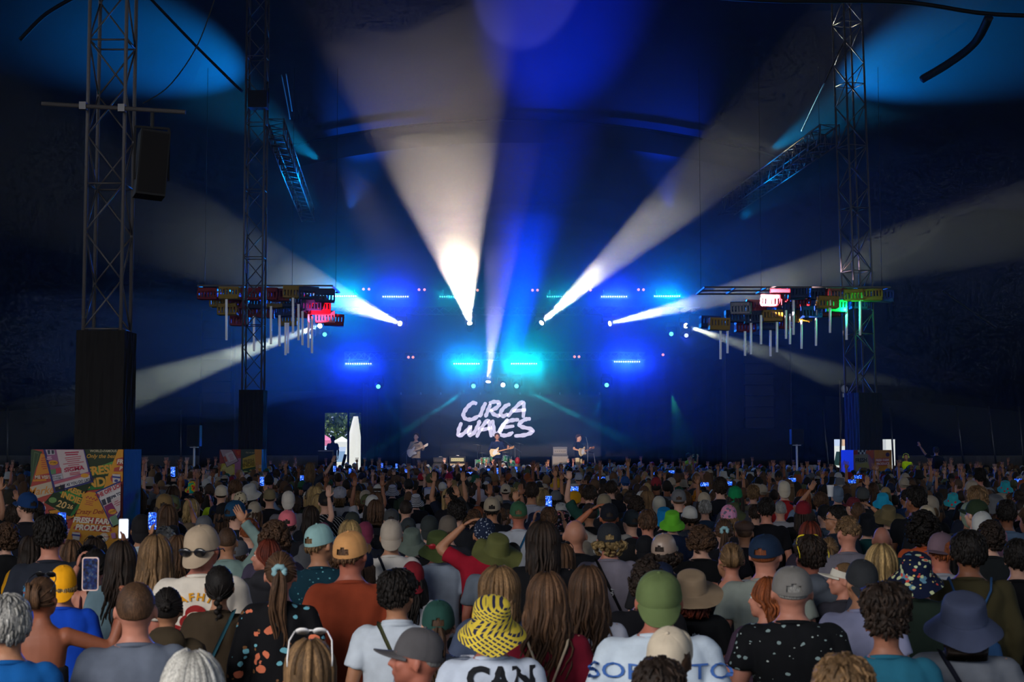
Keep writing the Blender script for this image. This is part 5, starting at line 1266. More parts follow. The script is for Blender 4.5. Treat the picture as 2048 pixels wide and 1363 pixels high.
(1671,1012,40,'with beard and glasses in left profile|bearded profile',B(hair='short',hc='black',tc='#17202c',skin='tan',yaw=1.45,extras=('eyes','glasses'))),
(1649,1007,30,'in black cap with gold mark|gold-marked cap',B(hat='cap',hatc='#141416',hair='crop',hc='brown',tc='#3d4c5c',yaw=.35)),
(1620,1043,38,'with straight coppery hair|coppery-haired',B(sex='f',hair='straight',hc='red',tc='#2a2430')),
(1532,995,34,'with dark hair and black jersey numbered nine|number nine jersey',B(hair='short',hc='black',tc='#0a0a10',skin='pink')),
(1560,1000,27,'with grey cropped hair and pale checked shirt|grey-cropped',B(hair='crop',hc='grey',tc='#8a8a90')),
(1568,960,25,'in white cap with red scarf at the neck|red-scarfed',B(hat='capb',back=True,hatc='#b8ac98',hair='crop',hc='dark',tc='#901c20')),
(575,1018,37,'in coral pink cap with dark hair through the gap|coral pink-capped',B(hat='cap',hatc='#c4626c',hair='lowpony',hc='dark',tc='#1c1c22',sex='f')),
(577,980,27,'in backward cream cap with dark lettering|lettered cream cap',B(hat='capb',back=True,hatc='#b8b0a4',hair='crop',hc='light',tc='#6c6a70')),
(622,1012,30,'with one pale arm raised, hand open, left of centre|open-handed',B(sex='f',hair='long',hc='dark',tc='#10121a',arms=('down','up'),skin='pale')),
(652,980,30,'in black cap and black shirt with white lattice|white lattice shirt',B(hat='cap',hatc='#17161a',hair='crop',hc='dark',tc='#0c0d12',tpat='check')),
(680,973,26,'in fluffy white hat|fluffy white-hatted',B(sex='f',hat='fluffy',hatc='#8c8c96',hair='bob',hc='light',tc='#8a8a90')),
(705,1021,32,'in dark grey-green cap|dark grey-green-capped',B(hat='cap',hatc='#2c302c',hair='crop',hc='dark',tc='#101216')),
(752,1000,30,'with brown bobbed hair near the centre left|brown-bobbed',B(sex='f',hair='bob',hc='brown',tc='#14151c')),
(812,998,30,'with dark cropped hair and grey collar|grey-collared',B(hair='crop',hc='dark',tc='#6a6d72')),
(783,1015,31,'in washed charcoal cap|washed charcoal cap',B(hat='cap',hatc='#3a3b3c',hair='crop',hc='dark',tc='#17191f')),
(817,1033,31,'in dark slate cap above the bucket hats|cap above bucket hats',B(hat='cap',hatc='#2b3134',hair='crop',hc='dark',tc='#23262c')),
(731,1041,33,'in raspberry cap with blue glasses below|raspberry-capped',B(hat='capb',back=True,hatc='#6c2a40',hair='crop',hc='dark',tc='#171a24')),
(646,1043,30,'in dusty pink cap behind the pale teal cap|dusty pink cap',B(hat='capb',back=True,hatc='#7c3c4c',hair='pony',hc='brown',tc='#1c1c24',sex='f')),
(700,1041,40,'with blond hair under a dark headband|dark-headbanded',B(sex='f',hair='long3',hc='blond',tc='#202430')),
(785,967,27,'in black and white striped bucket hat|striped bucket hat',B(hat='bucket',hatc='#a8a8b0',hatpat='stripes',hair='short',hc='dark',tc='#14161e')),
(832,985,30,'in white striped sun hat|white striped sun hat',B(hat='bucket',hatc='#b0b0b4',hatpat='stripes',hair='short',hc='dark',tc='#14161e')),
(858,973,20,'in tall white paper-like hat|tall white hat',B(hat='box',hatc='#8f93a8',hair='short',hc='dark',tc='#14161e')),
(859,1028,37,'in charcoal cap with white lettering|white-lettered cap',B(hat='capb',back=True,hatc='#272c2c',hair='crop',hc='dark',tc='#15171b')),
(896,1028,38,'in faded brown cap|faded brown-capped',B(hat='capn',hatc='#5a5148',hair='short',hc='brown',tc='#23252c')),
(914,1000,37,'with thick black hair, centre left|thick black-haired',B(hair='messy',hc='black',tc='#1b1d22')),
(984,991,34,'in khaki beige cap and black tee|khaki beige cap',B(hat='cap',hatc='#8d806c',hair='short',hc='black',tc='#0c0f1a',skin='tan')),
(948,1018,29,'with short brown hair in front of khaki cap|short brown hair before khaki cap',B(hair='short',hc='brown',tc='#5c5860')),
(1037,1000,35,'in green cap, white top and blue straps|green cap, blue straps',B(hat='cap',hatc='#2f5238',hair='crop',hc='light',tc='#a0a4ac',skin='red',extras=('strap:#0c4468:r',))),
(1070,1021,46,'in navy blue bucket hat|navy blue bucket hat',B(hat='bucket',hatc='#131a30',hair='short',hc='dark',tc='#8c929c')),
(1125,1017,48,'in black hat with pink rose print|pink rose-print hat',B(hat='bucket',hatc='#0d0d14',hatpat='rose',hair='short',hc='light',tc='#0e2c58')),
(1122,1002,38,'in white cow-print bucket hat|cow-print hat',B(hat='bucket',hatc='#a8a8a4',hatpat='cow',hair='short',hc='dark',tc='#15151c')),
(1149,980,27,'in round mustard yellow hat|round mustard hat',B(hat='beanie',hatc='#c48c14',hair='crop',hc='dark',tc='#15151c')),
(1063,964,29,'with dark hair and white tee, right of centre|dark hair, white tee',B(hair='short',hc='dark',tc='#8a8c98',skin='tan')),
(1179,970,28,'with dark hair and white band on green collar|green-collared',B(hair='short',hc='dark',tc='#1c4038',arms=('fist','down'))),
(1098,1014,34,'holding a phone high with both hands, centre|two-handed filming',B(hair='short',hc='brown',tc='#101218',arms=('phone','phone'),skin='tan')),
(1222,961,24,'with short dark hair behind the black streaked cap|dark hair behind streaked cap',B(hair='short',hc='dark',tc='#12141c')),
(1208,985,30,'in beige cap behind the raised arm|beige cap behind raised arm',B(hat='capn',hatc='#776c58',hair='crop',hc='dark',tc='#15161c')),
(1318,990,27,'in white cap with ear flap cloth|white cap, centre right',B(hat='capb',back=True,hatc='#9c998c',hair='crop',hc='brown',tc='#1a1c22')),
(1357,976,30,'in grey cap left of the lime hat|grey cap near lime hat',B(hat='cap',hatc='#5f5e60',hair='crop',hc='brown',tc='#14151c')),
(1408,983,27,'in cream headscarf with grey dreadlocks|cream headscarf',B(sex='f',hat='bandana',hatc='#9a8d78',hair='long',hc='dark',tc='#14203a')),
(1470,970,29,'in emerald green cap|emerald-capped',B(hat='capb',back=True,hatc='#0c7040',hair='long',hc='dark',tc='#3a3a44',sex='f')),
(1506,970,25,'with thick fair hair near the right|thick fair-haired',B(hair='messy',hc='light',tc='#5a5648')),
(1457,1008,34,'wearing a pink flower crown|flower crown',B(sex='f',hat='bandana',hatc='#b27a98',hatpat='rose',hair='bob',hc='light',tc='#14141c')),
(1410,1000,26,'with grey hair and denim collar|grey hair, denim collar',B(hair='short',hc='grey',tc='#22344c')),
(1395,976,28,'in orange and green leopard hat|leopard-hatted',B(hat='bucket',hatc='#b06c14',hatpat='leopard',hair='long',hc='ginger',tc='#14181c',sex='f')),
(1440,955,28,'with dark round hair near lit phone, right|dark round hair',B(hair='mid',hc='dark',tc='#10121a')),
(1715,1003,30,'with sleek brown hair and hand on the head|hand-on-head',B(sex='f',hair='lowpony',hc='mid',tc='#12141a',arms=('down','cap_touch'),skin='tan')),
(1706,992,26,'in reddish cap behind the sleek-haired one|reddish cap',B(hat='cap',hatc='#5a2028',hair='short',hc='dark',tc='#12141a',yaw=.7)),
(1675,970,24,'in blue-grey backward cap|blue-grey backward cap',B(hat='capb',back=True,hatc='#5c6a7c',hair='crop',hc='dark',tc='#14161c')),
(1725,972,28,'in grey cap with small badge|grey cap with badge',B(hat='capn',hatc='#3c3e3e',hair='short',hc='dark',tc='#202228')),
(1640,985,26,'lifting a plastic cup of beer|beer-lifting',B(hair='mid',hc='brown',tc='#17191f',arms=('up_in','down'),skin='tan')),
(1830,972,36,'with dark swept hair facing left|dark swept profile',B(hair='quiff',hc='black',tc='#101218',skin='brown',yaw=.7)),
(1905,982,34,'in red-dotted turquoise bucket hat|red-dotted turquoise hat',B(hat='bucket',hatc='#2c9ca4',hatpat='melon',hair='short',hc='dark',tc='#15202c')),
(2010,958,30,'in second red-dotted turquoise hat at far right|second red-dotted hat',B(hat='bucket',hatc='#2c9ca4',hatpat='melon',hair='short',hc='dark',tc='#15202c')),
(1958,936,27,'with dark curly hair and white slogan tee|white slogan tee',B(hair='messy',hc='black',tc='#6a6c74',skin='pink',yaw=.35)),
(2012,1000,40,'with dark hair and light blue top at right edge|light blue top, right edge',B(hair='short',hc='black',tc='#4c6078',skin='brown')),
(1980,1042,50,'with curly greenish-dark hair at the right edge|curly, right edge',B(hair='curly2',hc='dark',tc='#14181a')),
(2034,1080,50,'with dark hair and black top at far right|far right black top',B(hair='mid',hc='black',tc='#0c0c10')),
(1952,996,40,'in dark green cap near the right edge|dark green-capped',B(hat='cap',hatc='#22301e',hair='short',hc='dark',tc='#101216',yaw=.7)),
(620,925,22,'sitting on shoulders with long blond-brown hair, pointing|shoulder-rider pointing',B(sex='f',hair='long2',hc='light',tc='#2c3240',arms=('down','up_out'),z=.42,hmin=1.5)),
(1872,893,15,'riding on shoulders at right, one arm flung up|arm-flinging rider',B(hair='short',hc='dark',tc='#14141a',arms=('up_out','down'),skin='tan',z=.72)),
(385,960,28,'in rainbow tie-dye bucket hat|tie-dye hat',B(hat='bucket',hatc='#ffffff',hatpat='rainbow',hair='short',hc='dark',tc='#15151c')),
(443,968,26,'in cream cap and neon yellow top|neon yellow top',B(hat='capn',hatc='#b0a490',hair='crop',hc='dark',tc='#9ab41c')),
(481,981,28,'in spotted beige cap beside the neon top|spotted beige cap',B(hat='capn',hatc='#a89a7e',hatpat='leopard',hair='short',hc='dark',tc='#5c1c20')),
(540,975,26,'in tan cap left of lettered cream cap|tan cap left of lettered',B(hat='capn',hatc='#6c6046',hair='crop',hc='dark',tc='#14151c')),
(330,985,36,'in khaki cap with dark hair below|khaki cap, left',B(hat='cap',hatc='#6a5434',hair='long',hc='dark',tc='#121218',sex='f')),
(336,1010,36,'with dark hair under a pale headband|pale-headbanded',B(sex='f',hair='long',hc='brown',tc='#17171e')),
(20,975,34,'in dark felt hat with brim, far left|dark felt hat',B(hat='bucket',hatc='#3c382e',hair='short',hc='dark',tc='#5c5452')),
(55,982,38,'in blue cap and glasses, far left|blue cap and glasses',B(hat='cap',hatc='#10305c',hair='short',hc='dark',tc='#14141a',yaw=.7,extras=('glasses','eyes'))),
(75,1000,32,'with dark ponytail left of the poster box|dark ponytail, left',B(sex='f',hair='pony',hc='dark',tc='#121218')),
(30,1008,34,'in dark green top, head bowed, far left|head bowed, far left',B(hair='mid',hc='dark',tc='#16221a')),
(960,975,30,'in white woven bucket hat|white woven bucket hat',B(hat='bucket',hatc='#9a949c',hair='long',hc='dark',tc='#14151c',sex='f')),
(1011,966,21,'in pale beige cap and checked shirt|pale beige cap, checked shirt',B(hat='cap',hatc='#a89b88',hair='crop',hc='dark',tc='#3a4250')),
(905,975,30,'with black hair, sunglasses and beard, turned left|sunglasses and beard',B(hair='short',hc='black',tc='#14141a',skin='tan',yaw=1.05,extras=('eyes','glasses'))),
(1112,953,24,'in bright yellow sun hat|bright yellow sun hat',B(hat='bucket',hatc='#c89614',hair='short',hc='dark',tc='#14141c')),
(1157,945,16,'in white cap near the stage centre|white cap near stage',B(hat='capn',hatc='#9a9ca8',hair='crop',hc='dark',tc='#14141c')),
(843,945,16,'in crimson cap below the left guitarist|crimson cap',B(hat='capn',hatc='#a01c30',hair='crop',hc='dark',tc='#14141c')),
(898,944,16,'in raspberry cap below the cream amplifier|cap below amplifier',B(hat='capn',hatc='#8c1c38',hair='crop',hc='dark',tc='#14141c')),
]
HEADS = []   # (px, py, r, Y) of every person placed so far
POS = []
listed = []
def place(px, py, Y, a, d, label, group=None, fine=True):
    p = P(px, py, Y); H = (p.z - d.get('z', 0)) / (1 + a); return make_person(p.x, Y, H, d.pop('rz', -math.atan2(p.x, Y) * .6), label=label, group=group, fine=fine, **d)
for i, (px, py, w_, desc, d) in enumerate(PEOPLE):
    d = dict(d); Y, a = solve(px, py, w_, d); d.pop('hmin', None); d.pop('Y', None)
    listed.append([px, py, w_, desc, d, Y, a])
# let people who stand inside one another step apart along their line of sight
for it in range(60):
    mv = 0
    for i in range(len(listed)):
        for j in range(i):
            A_, B_ = listed[i], listed[j]
            xa, xb = (A_[0]-1024)/F*A_[5], (B_[0]-1024)/F*B_[5]; dx = xa - xb; dy = A_[5] - B_[5]
            need = .46
            if abs(dx) < need and abs(dy) < .34:
                s_ = .03 if dy >= 0 else -.03
                for q, sg in ((A_, s_), (B_, -s_)):
                    nY = q[5] + sg; H = P(q[0], q[1], nY).z / (1 + q[6])
                    if 1.42 < H < 2.02: q[5] = nY; mv += 1
    if not mv: break
people_by_handle = {}
for px, py, w_, desc, d, Y, a in listed:
    lab, h = desc.split('|'); near = Y < 16
    if Y > 40: fine_ = False
    d = dict(d)
    t = place(px, py, Y, a, d, 'person ' + lab, None, near)
    HEADS.append((px, py + w_ * .55, w_ * .55, Y)); POS.append((t.location.x, Y)); people_by_handle[h] = t
# ---- prints on the nearest garments
def pr(h): return people_by_handle[h]
TM = shirt_mesh('m', ('down', 'down'), 'tee')
put_print(pr('mountain-print'), TM, [grid_rect(-.15, .15, 1.20, 1.30, 10, 5, 0), grid_rect(-.15, .15, 1.245, 1.26, 10, 1, 1),
   poly([(-.15, 1.14), (-.15, 1.20), (-.12, 1.225), (-.10, 1.21), (-.075, 1.235), (-.05, 1.215), (-.02, 1.235), (.005, 1.25), (.03, 1.285), (.05, 1.25), (.08, 1.235), (.10, 1.245), (.13, 1.21), (.15, 1.205), (.15, 1.14)], 2)], ['#3c7ea6', '#7c4a54', '#0c0d12'])
crab = [ellip(-.02, 1.20, .085, .055, 1), ellip(-.02, 1.25, .055, .05, 1), ellip(-.02, 1.235, .045, .026, 2)] + textp('IPA', -.02, 1.235, .042, 3, .01)
for s in (-1, 1):
    crab += [ellip(-.02 + s * .10, 1.265, .022, .035, 1)]
    for k in range(4): crab += [poly([(-.02 + s * .06, 1.17 - k * .012), (-.02 + s * .125, 1.19 - k * .028), (-.02 + s * .12, 1.16 - k * .030), (-.02 + s * .13, 1.11 - k * .01), (-.02 + s * .11, 1.155 - k * .03)], 1)]
crab += textp('CRAFHTLR', -.02, 1.345, .062, 0, .03, 1.25, 0, .30)
put_print(pr('crab-print'), TM, crab, ['#c98a12', '#8a1c1c', '#d8cdb8', '#1a1a1a'])
put_print(pr('zigzag bucket hat'), TM, textp('CAN', .045, 1.365, .150, 0, .045, 1.0), ['#14161c'])
put_print(pr('blue-lettered white tee'), TM, textp('SORRY TO', .0, 1.30, .105, 0, .002, 1.15) + textp('F', .13, 1.14, .12, 0, .002), ['#3c64a8'])
put_print(pr('number nine jersey'), TM, [grid_rect(-.06, .07, 1.22, 1.34, 4, 4, 0)] + textp('9', .005, 1.28, .12, 1, .03), ['#a8a8b0', '#0a0a10'])
put_print(pr('straw-hatted'), shirt_mesh('f', ('down', 'down'), 'tee'), textp('the', .02, 1.33, .035, 0, .01) + textp('Beautiful', .01, 1.28, .045, 0, .01) + textp('noise', .01, 1.17, .04, 0, .01), ['#b8c4cc'])
put_print(pr('white slogan tee'), TM, [grid_rect(.0, .12, 1.22, 1.30, 4, 2, 0)] + textp('PURE', .06, 1.26, .045, 1, .02), ['#1c3c5c', '#9aa4b0'])
put_print(pr('very long-haired'), shirt_mesh('f', ('down', 'down'), 'long'), textp('URBAN', .09, 1.20, .06, 0, .03), ['#14141a'])
put_print(pr('striped-sleeved'), shirt_mesh('f', ('down', 'down'), 'tee'), [grid_rect(-.20, -.13, 1.235, 1.25, 3, 1, 0), grid_rect(.13, .20, 1.235, 1.25, 3, 1, 0)], ['#b0b4c0'])
# webbing letters on the shoulder strap
stp = strap_mesh('m', -1); v, f = text2d('adidas', .052, .03); q = math.atan2(-.52, .24)
pts = [(-.005 + x * math.cos(q + PI) - y * math.sin(q + PI), 1.215 + x * math.sin(q + PI) + y * math.cos(q + PI)) for x, y in v]
q2 = math.atan2(.52, .24)
pts = [(.02 + x * math.cos(q2) - y * math.sin(q2), 1.22 + x * math.sin(q2) + y * math.cos(q2)) for x, y in v]
put_print(pr('blond-curled'), stp, [(pts, f, 0)], ['#b8b8bc'])
# badges on caps
def cap_print(h, polys, cols_):
    t = pr(h); hat = [c for c in t.children if c.name.startswith(('cap', 'hat'))][0]; vs, fs, mi = lay_on(hat.data, polys, .002, -1 if 'back' not in h else 1)
    o = obj('badge', mesh('badge', vs, fs, None, False, [M('badge', col(c)[:3], .7) for c in cols_], mi), t); o.matrix_local = hat.matrix_local.copy(); return o
def front_print(h, polys, cols_):
    t = pr(h); hat = [c for c in t.children if c.name.startswith(('cap', 'hat'))][0]; vs, fs, mi = lay_on(hat.data, [([(-x, z) for x, z in p], f, k) for p, f, k in polys], .002, 1)
    o = obj('badge', mesh('badge', vs, fs, None, False, [M('badge', col(c)[:3], .7) for c in cols_], mi), t); o.matrix_local = hat.matrix_local.copy(); return o
cap_print('black speckled shirt', [grid_rect(-.0, .036, .052, .082, 3, 3, 0), grid_rect(.006, .030, .066, .074, 3, 1, 1), grid_rect(.008, .028, .056, .062, 3, 1, 1)], ['#a8a49c', '#4a4844'])
front_print('lettered cream cap', textp('SKULL', 0, .085, .022, 0, .04) + textp('BONES', 0, .066, .02, 0, .04) + [ellip(0, .046, .02, .006, 0)], ['#1c1c1c'])
front_print('white-lettered cap', textp('SS', 0, .075, .035, 0, .03), ['#a8b0b0'])
front_print('charcoal backward cap', textp('V', .03, .06, .02, 0, .02), ['#6a6c70'])

# ---- arms draped round the person in the olive jacket: friend standing beside
# ---- phones in raised hands
def hand_pos(t, side, up=.085):
    for arms in [getattr(t, 'x', None)]: pass
def hold(h, side, arm, sex='m', **kw):
    t = pr(h); A = ARM[arm]; sz = t.scale; w = sideflip(A[1], side); d = sideflip(A[2], side).normalized()
    loc = t.matrix_basis @ (w + d * .13 + V3((0, -.012, 0))); return loc
bpy.context.view_layer.update()
phone(P(181, 1147, 7.0), 'large phone in pink case held up by the bare-shouldered person', case='pink', scr=PDIM, sc_=.97)
phone(hold('mustard-topped', 1, 'phone_hi'), 'phone with bright blue screen held up at the far left')
phone(hold('phone-lifting', -1, 'phone_hi'), 'phone with blue screen beside the backward beige cap')
phone(hold('white-phone-lifting', 1, 'phone_hi'), 'phone with white screen in front of the painted box', scr=PWHITE, rz=.3, case='clear')
_t = pr('two-handed filming')
phone(_t.matrix_basis @ V3((0, .36, 1.80)), 'phone held upright in two hands near the green cap', sc_=1.0)
FAR = [(346,943,24,0,'above the dark crowd right of the first painted box'),(524,962,26,0,'at the right edge of the second painted box'),(604,958,30,0,'behind the person riding on shoulders'),(669,937,40,0,'in front of the left door opening'),(700,942,42,0,'right of the left door opening'),
 (764,930,50,0,'below the left wing of the stage'),(793,931,50,0,'left of the left guitarist'),(812,943,42,0,'below the left guitarist'),(926,938,48,1,'below the cream amplifier, glowing pale blue'),(939,946,40,1,'held sideways below the cream amplifier'),
 (977,942,42,0,'below the singer, left one'),(994,941,42,0,'below the singer, right one'),(1032,938,44,0,'below the drum kit'),(1146,977,22,1,'above the round mustard hat'),(1203,956,34,1,'right of the right guitarist'),(1313,946,40,1,'near the green-lit photographer'),(1343,943,40,1,'just below the green-lit photographer'),
 (1409,968,28,1,'left of the emerald cap'),(1456,966,28,1,'held above the emerald cap'),(1584,959,30,1,'right of the white cap with red scarf'),(1704,962,30,1,'in front of the right painted box, lower one'),(1716,953,31,1,'in front of the right painted box, upper one'),(2036,960,32,1,'at the right edge of the picture')]
for (px, py, Y, land, lab) in FAR: phone(P(px, py, Y), 'blue-lit phone ' + lab, bool(land), sc_=1.05)
# beer cup
cp = thing('beer_cup', 'clear plastic cup of beer lifted above the crowd at right', 'cup', P(1661, 992, 17.5))
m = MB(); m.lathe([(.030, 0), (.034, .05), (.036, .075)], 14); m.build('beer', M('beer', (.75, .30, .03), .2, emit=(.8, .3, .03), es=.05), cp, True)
m = MB(); m.lathe([(.031, -.003), (.038, .1), (.042, .13), (.043, .13), (.039, .1), (.0315, -.001)], 14, caps=False); m.build('cup', M('clear_plastic', (.5, .5, .5), .2), cp, True)
# ---------------------------------------------------------------- more of the audience: people between the ones singled out above
rr = random.Random(11)
CAPC = [('beige', '#8f8372'), ('black', '#131316'), ('navy', '#121c34'), ('grey', '#55565a'), ('white', '#a4a29c'), ('olive', '#454a30'), ('brown', '#4a382c'), ('red', '#6e1620'), ('blue', '#173a6a'), ('green', '#1c4a34')]
TOPC = [('black', '#0c0c10'), ('navy', '#121828'), ('grey', '#55585f'), ('white', '#a8a8ac'), ('dark green', '#1c2a20'), ('charcoal', '#232528'), ('maroon', '#3c1420'), ('blue', '#1e3456'), ('pale blue', '#6a7c94'), ('tan', '#7a6650'), ('pink', '#9a6a74')]
HST = [('short', 'm', 'short'), ('crop', 'm', 'cropped'), ('mid', 'm', 'thick'), ('messy', 'm', 'tousled'), ('curly', 'm', 'curly'), ('long', 'f', 'long'), ('long3', 'f', 'long'), ('bob', 'f', 'bobbed'), ('pony', 'f', 'ponytailed'), ('bun', 'f', 'bunned'), ('straight', 'f', 'straight'), ('long2', 'f', 'very long')]
HCN = [('black', 'black'), ('dark', 'dark'), ('brown', 'brown'), ('mid', 'mid-brown'), ('light', 'fair'), ('blond', 'blond'), ('ginger', 'ginger')]
used = set(); USEDL = set()
handles = [(l[0], l[1], l[5], l[3].split('|')[1]) for l in listed]
def blocked(px, py, w_, Y):
    """would this head cover, or be lost behind, a head that the photo shows?"""
    for (hx, hy, r, hY) in HEADS:
        d = math.hypot(px - hx, (py + w_*.5) - hy)
        if Y < hY and d < (r + w_*.6) * (1.0 if hY < 26 else .8): return True
        if abs(Y - hY) < .4 and d < r + w_*.4: return True
    return False
nfill = 300 - len(listed) - 1; fills = []; tries = 0
grid = [(gx, gy) for gy in np.arange(10.6, 30, .62) for gx in np.arange(-1, 1.001, .60 / (gy * .36)) ]
rr.shuffle(grid); grid.sort(key=lambda g: g[1])
for (gx, gy) in grid:
    if len(fills) >= nfill: break
    Y = gy + rr.uniform(-.2, .2); x = gx * Y * .36 + rr.uniform(-.15, .15)
    if any((x - a)**2 + ((Y - b) * 1.1)**2 < .46**2 for a, b in POS): continue
    H = rr.gauss(1.69, .09) if Y > 15 else rr.uniform(1.5, 1.62); H = max(1.48, min(1.9, H))
    px = 1024 + F * x / Y; py = HOR - (H - 2.32) * F / Y; w_ = .19 * F / Y
    if px < -60 or px > 2110 or py > 1500: continue
    if -6.3 < x < -4.9 and 19.2 < Y < 21.2: continue
    if 80 < px < 318 and py < 1086 and Y < 20.6: continue
    if blocked(px, py, w_, Y): continue
    fills.append((px, py, Y, x, H)); POS.append((x, Y)); HEADS.append((px, py + w_*.55, w_*.4, Y))
def fill_label(base, px, py, Y):
    near = sorted(handles, key=lambda h: (h[0]-px)**2 + ((h[1]-py)*1.5)**2)[:9]
    for (hx, hy, hY, h) in near:
        dx, dy = px - hx, py - hy
        rel = 'just behind' if (Y > hY and abs(dx) < 22) else 'in front of' if abs(dx) < 22 else ('left of' if dx < 0 else 'right of')
        for r in (rel, ('just left of' if dx < 0 else 'just right of')):
            lab = f"{base}, {r} the {h.replace(',', '')} one"
            if len(lab.split()) <= 16 and lab not in USEDL: USEDL.add(lab); return lab
    return ' '.join(base.split()[:9]) + f', standing further back, {len(USEDL)} people in'
POSES = [('down', 'down')] * 26 + [('down', 'up'), ('up', 'down'), ('up', 'up'), ('phone', 'phone'), ('down', 'fist'), ('up_out', 'down')]
for (px, py, Y, x, H) in fills:
    hs_, sex, hn = rr.choice(HST); hc, hcn = rr.choices(HCN, [4, 8, 7, 4, 2, 2, 1])[0]; tn, tcol = rr.choices(TOPC, [8, 5, 4, 3, 2, 5, 1, 2, 1, 1, .6])[0]
    arms = rr.choice(POSES) if Y > 15 else ('down', 'down'); d = dict(sex=sex, hair=hs_, hc=hc, tc=tcol, arms=arms, skin=rr.choice(['pale', 'pink', 'tan', 'tan', 'brown']), yaw=rr.choice([0, 0, 0, .35, -.35]), top=rr.choice(['tee', 'tee', 'tee', 'long']))
    an = {('down', 'down'): '', ('phone', 'phone'): ' with both hands up', ('up', 'up'): ' waving both arms'}.get(arms, ' with one arm raised')
    if rr.random() < .42:
        cn, cc = rr.choices(CAPC, [5, 6, 3, 3, 3, 2, 2, 1, 1, 1])[0]; kind = rr.choice(['cap', 'cap', 'capb', 'capn', 'bucket']); d.update(hat=kind, hatc=cc, back=(kind == 'capb'))
        base = f"person in {cn} {'bucket hat' if kind == 'bucket' else 'backward cap' if kind == 'capb' else 'cap'} and {tn} top{an}"
    else: base = f'person with {hn} {hcn} hair and {tn} top{an}'
    t = make_person(x, Y, H, rr.uniform(-.25, .25), fine=False, label=fill_label(base, px, py, Y), group='audience standing among the rows', **d)
# ---------------------------------------------------------------- the far audience, past what can be told apart: one object
def low_head(n=8, k=6, r=(.086, .105, .12)):
    vs = []; fs = []
    for i in range(k + 1):
        t = PI * i / k
        for j in range(n): a = 2*PI*j/n; vs.append((r[0]*math.sin(t)*math.cos(a), r[1]*math.sin(t)*math.sin(a), r[2]*math.cos(t)))
    for i in range(k):
        for j in range(n): fs.append((i*n+j, (i+1)*n+j, (i+1)*n+(j+1) % n, i*n+(j+1) % n))
    return np.array(vs), fs
LH, LHF = low_head()
def low_person(hatk, armk, longh, g):
    """verts, faces, material class per vertex (0 skin, 1 hair, 2 hat, 3 top, 4 legs)"""
    m = MB(); cl = []
    def close(c): cl.extend([c] * (len(m.v) - len(cl)))
    loft(m, [(0, 0, .02, .14, .11), (0, 0, .85, .17, .13)], 8); close(4)
    loft(m, [(0, 0, .8, .19, .14), (0, 0, 1.1, .18, .13), (0, 0, 1.3, .215, .13), (0, -.01, 1.41, .19, .10), (0, -.01, 1.47, .07, .065)], 10); close(3)
    m.tube([(0, -.01, 1.44), (0, -.01, 1.56)], .058, 7); close(0)
    m.ell((0, .01, 1.605), (.068, .085, .105), 7, 5); close(0); m.ell((0, .1, 1.59), (.013, .016, .018), 5, 4); close(0)
    for s in (-1, 1): m.ell((s*.075, 0, 1.60), (.01, .02, .03), 4, 3); close(0)
    if hatk == 0:
        m.ell((0, -.014, 1.645), (.088, .100, .108), 8, 6); close(1)
    elif hatk == 1: m.ell((0, -.004, 1.655), (.090, .108, .105), 9, 5); close(2); m.box((0, .13, 1.655), (.13, .08, .012)); close(2); m.ell((0, -.02, 1.615), (.083, .092, .09), 7, 5); close(1)
    elif hatk == 2: m.ell((0, -.004, 1.655), (.090, .108, .105), 9, 5); close(2); m.box((0, -.125, 1.625), (.13, .08, .012)); close(2)
    else: m.lathe([(.0, 1.77), (.08, 1.76), (.095, 1.66), (.15, 1.60)], 12, caps=False); close(2); m.ell((0, -.02, 1.615), (.083, .092, .09), 7, 5); close(1)
    if longh: loft(m, [(0, -.05, 1.68, .085, .06), (0, -.08, 1.5, .095, .045), (0, -.10, 1.32, .07, .02)], 8); close(1)
    for s in (-1, 1):
        up = (armk == 1 and s == 1) or (armk == 2 and s == -1) or armk == 3 or (armk == 4)
        if not up: m.tube([(s*.19, 0, 1.38), (s*.235, -.02, 1.12)], [.06, .05], 6); close(3); m.tube([(s*.235, -.02, 1.14), (s*.24, .1, .92)], [.04, .03], 6); close(0)
        else:
            e = V3((s*.27, .06, 1.60)) if armk != 4 else V3((s*.22, .24, 1.38)); w = V3((s * (.24 + .1 * g), .08, 1.84)) if armk != 4 else V3((s*.05, .32, 1.62))
            S = V3((s*.18, 0, 1.38)); m.tube([S, S.lerp(e, .6)], [.06, .055], 6); close(3); m.tube([S.lerp(e, .55), e, w], [.042, .038, .028], 6); close(0)
            d = (w - e).normalized(); m.ell(w + d * .05, (.04, .016, .05), 6, 5); close(0)
            for k in range(4): o_ = (k - 1.5) * .02; m.tube([w + d * .08 + V3((o_, 0, 0)), w + d * .165 + V3((o_ * 1.5, 0, 0))], [.009, .007], 4); close(0)
            m.tube([w + d * .03 + V3((-s*.03, 0, 0)), w + d * .09 + V3((-s*.06, 0, 0))], [.011, .008], 4); close(0)
    return np.array([tuple(v) for v in m.v]), m.f, np.array(cl)
LP = {(h, a, l): low_person(h, a, l, .3) for h in range(4) for a in range(5) for l in (0, 1)}
AV = []; AF = []; ACo = []; off = 0
y = fills[-1][2] + .3 if fills else 26
rows = []
ymin = max(f[2] for f in fills) if fills else 26
yy = ymin + .35
allh = np.array([(h[0], h[1], h[2], h[3]) for h in HEADS])
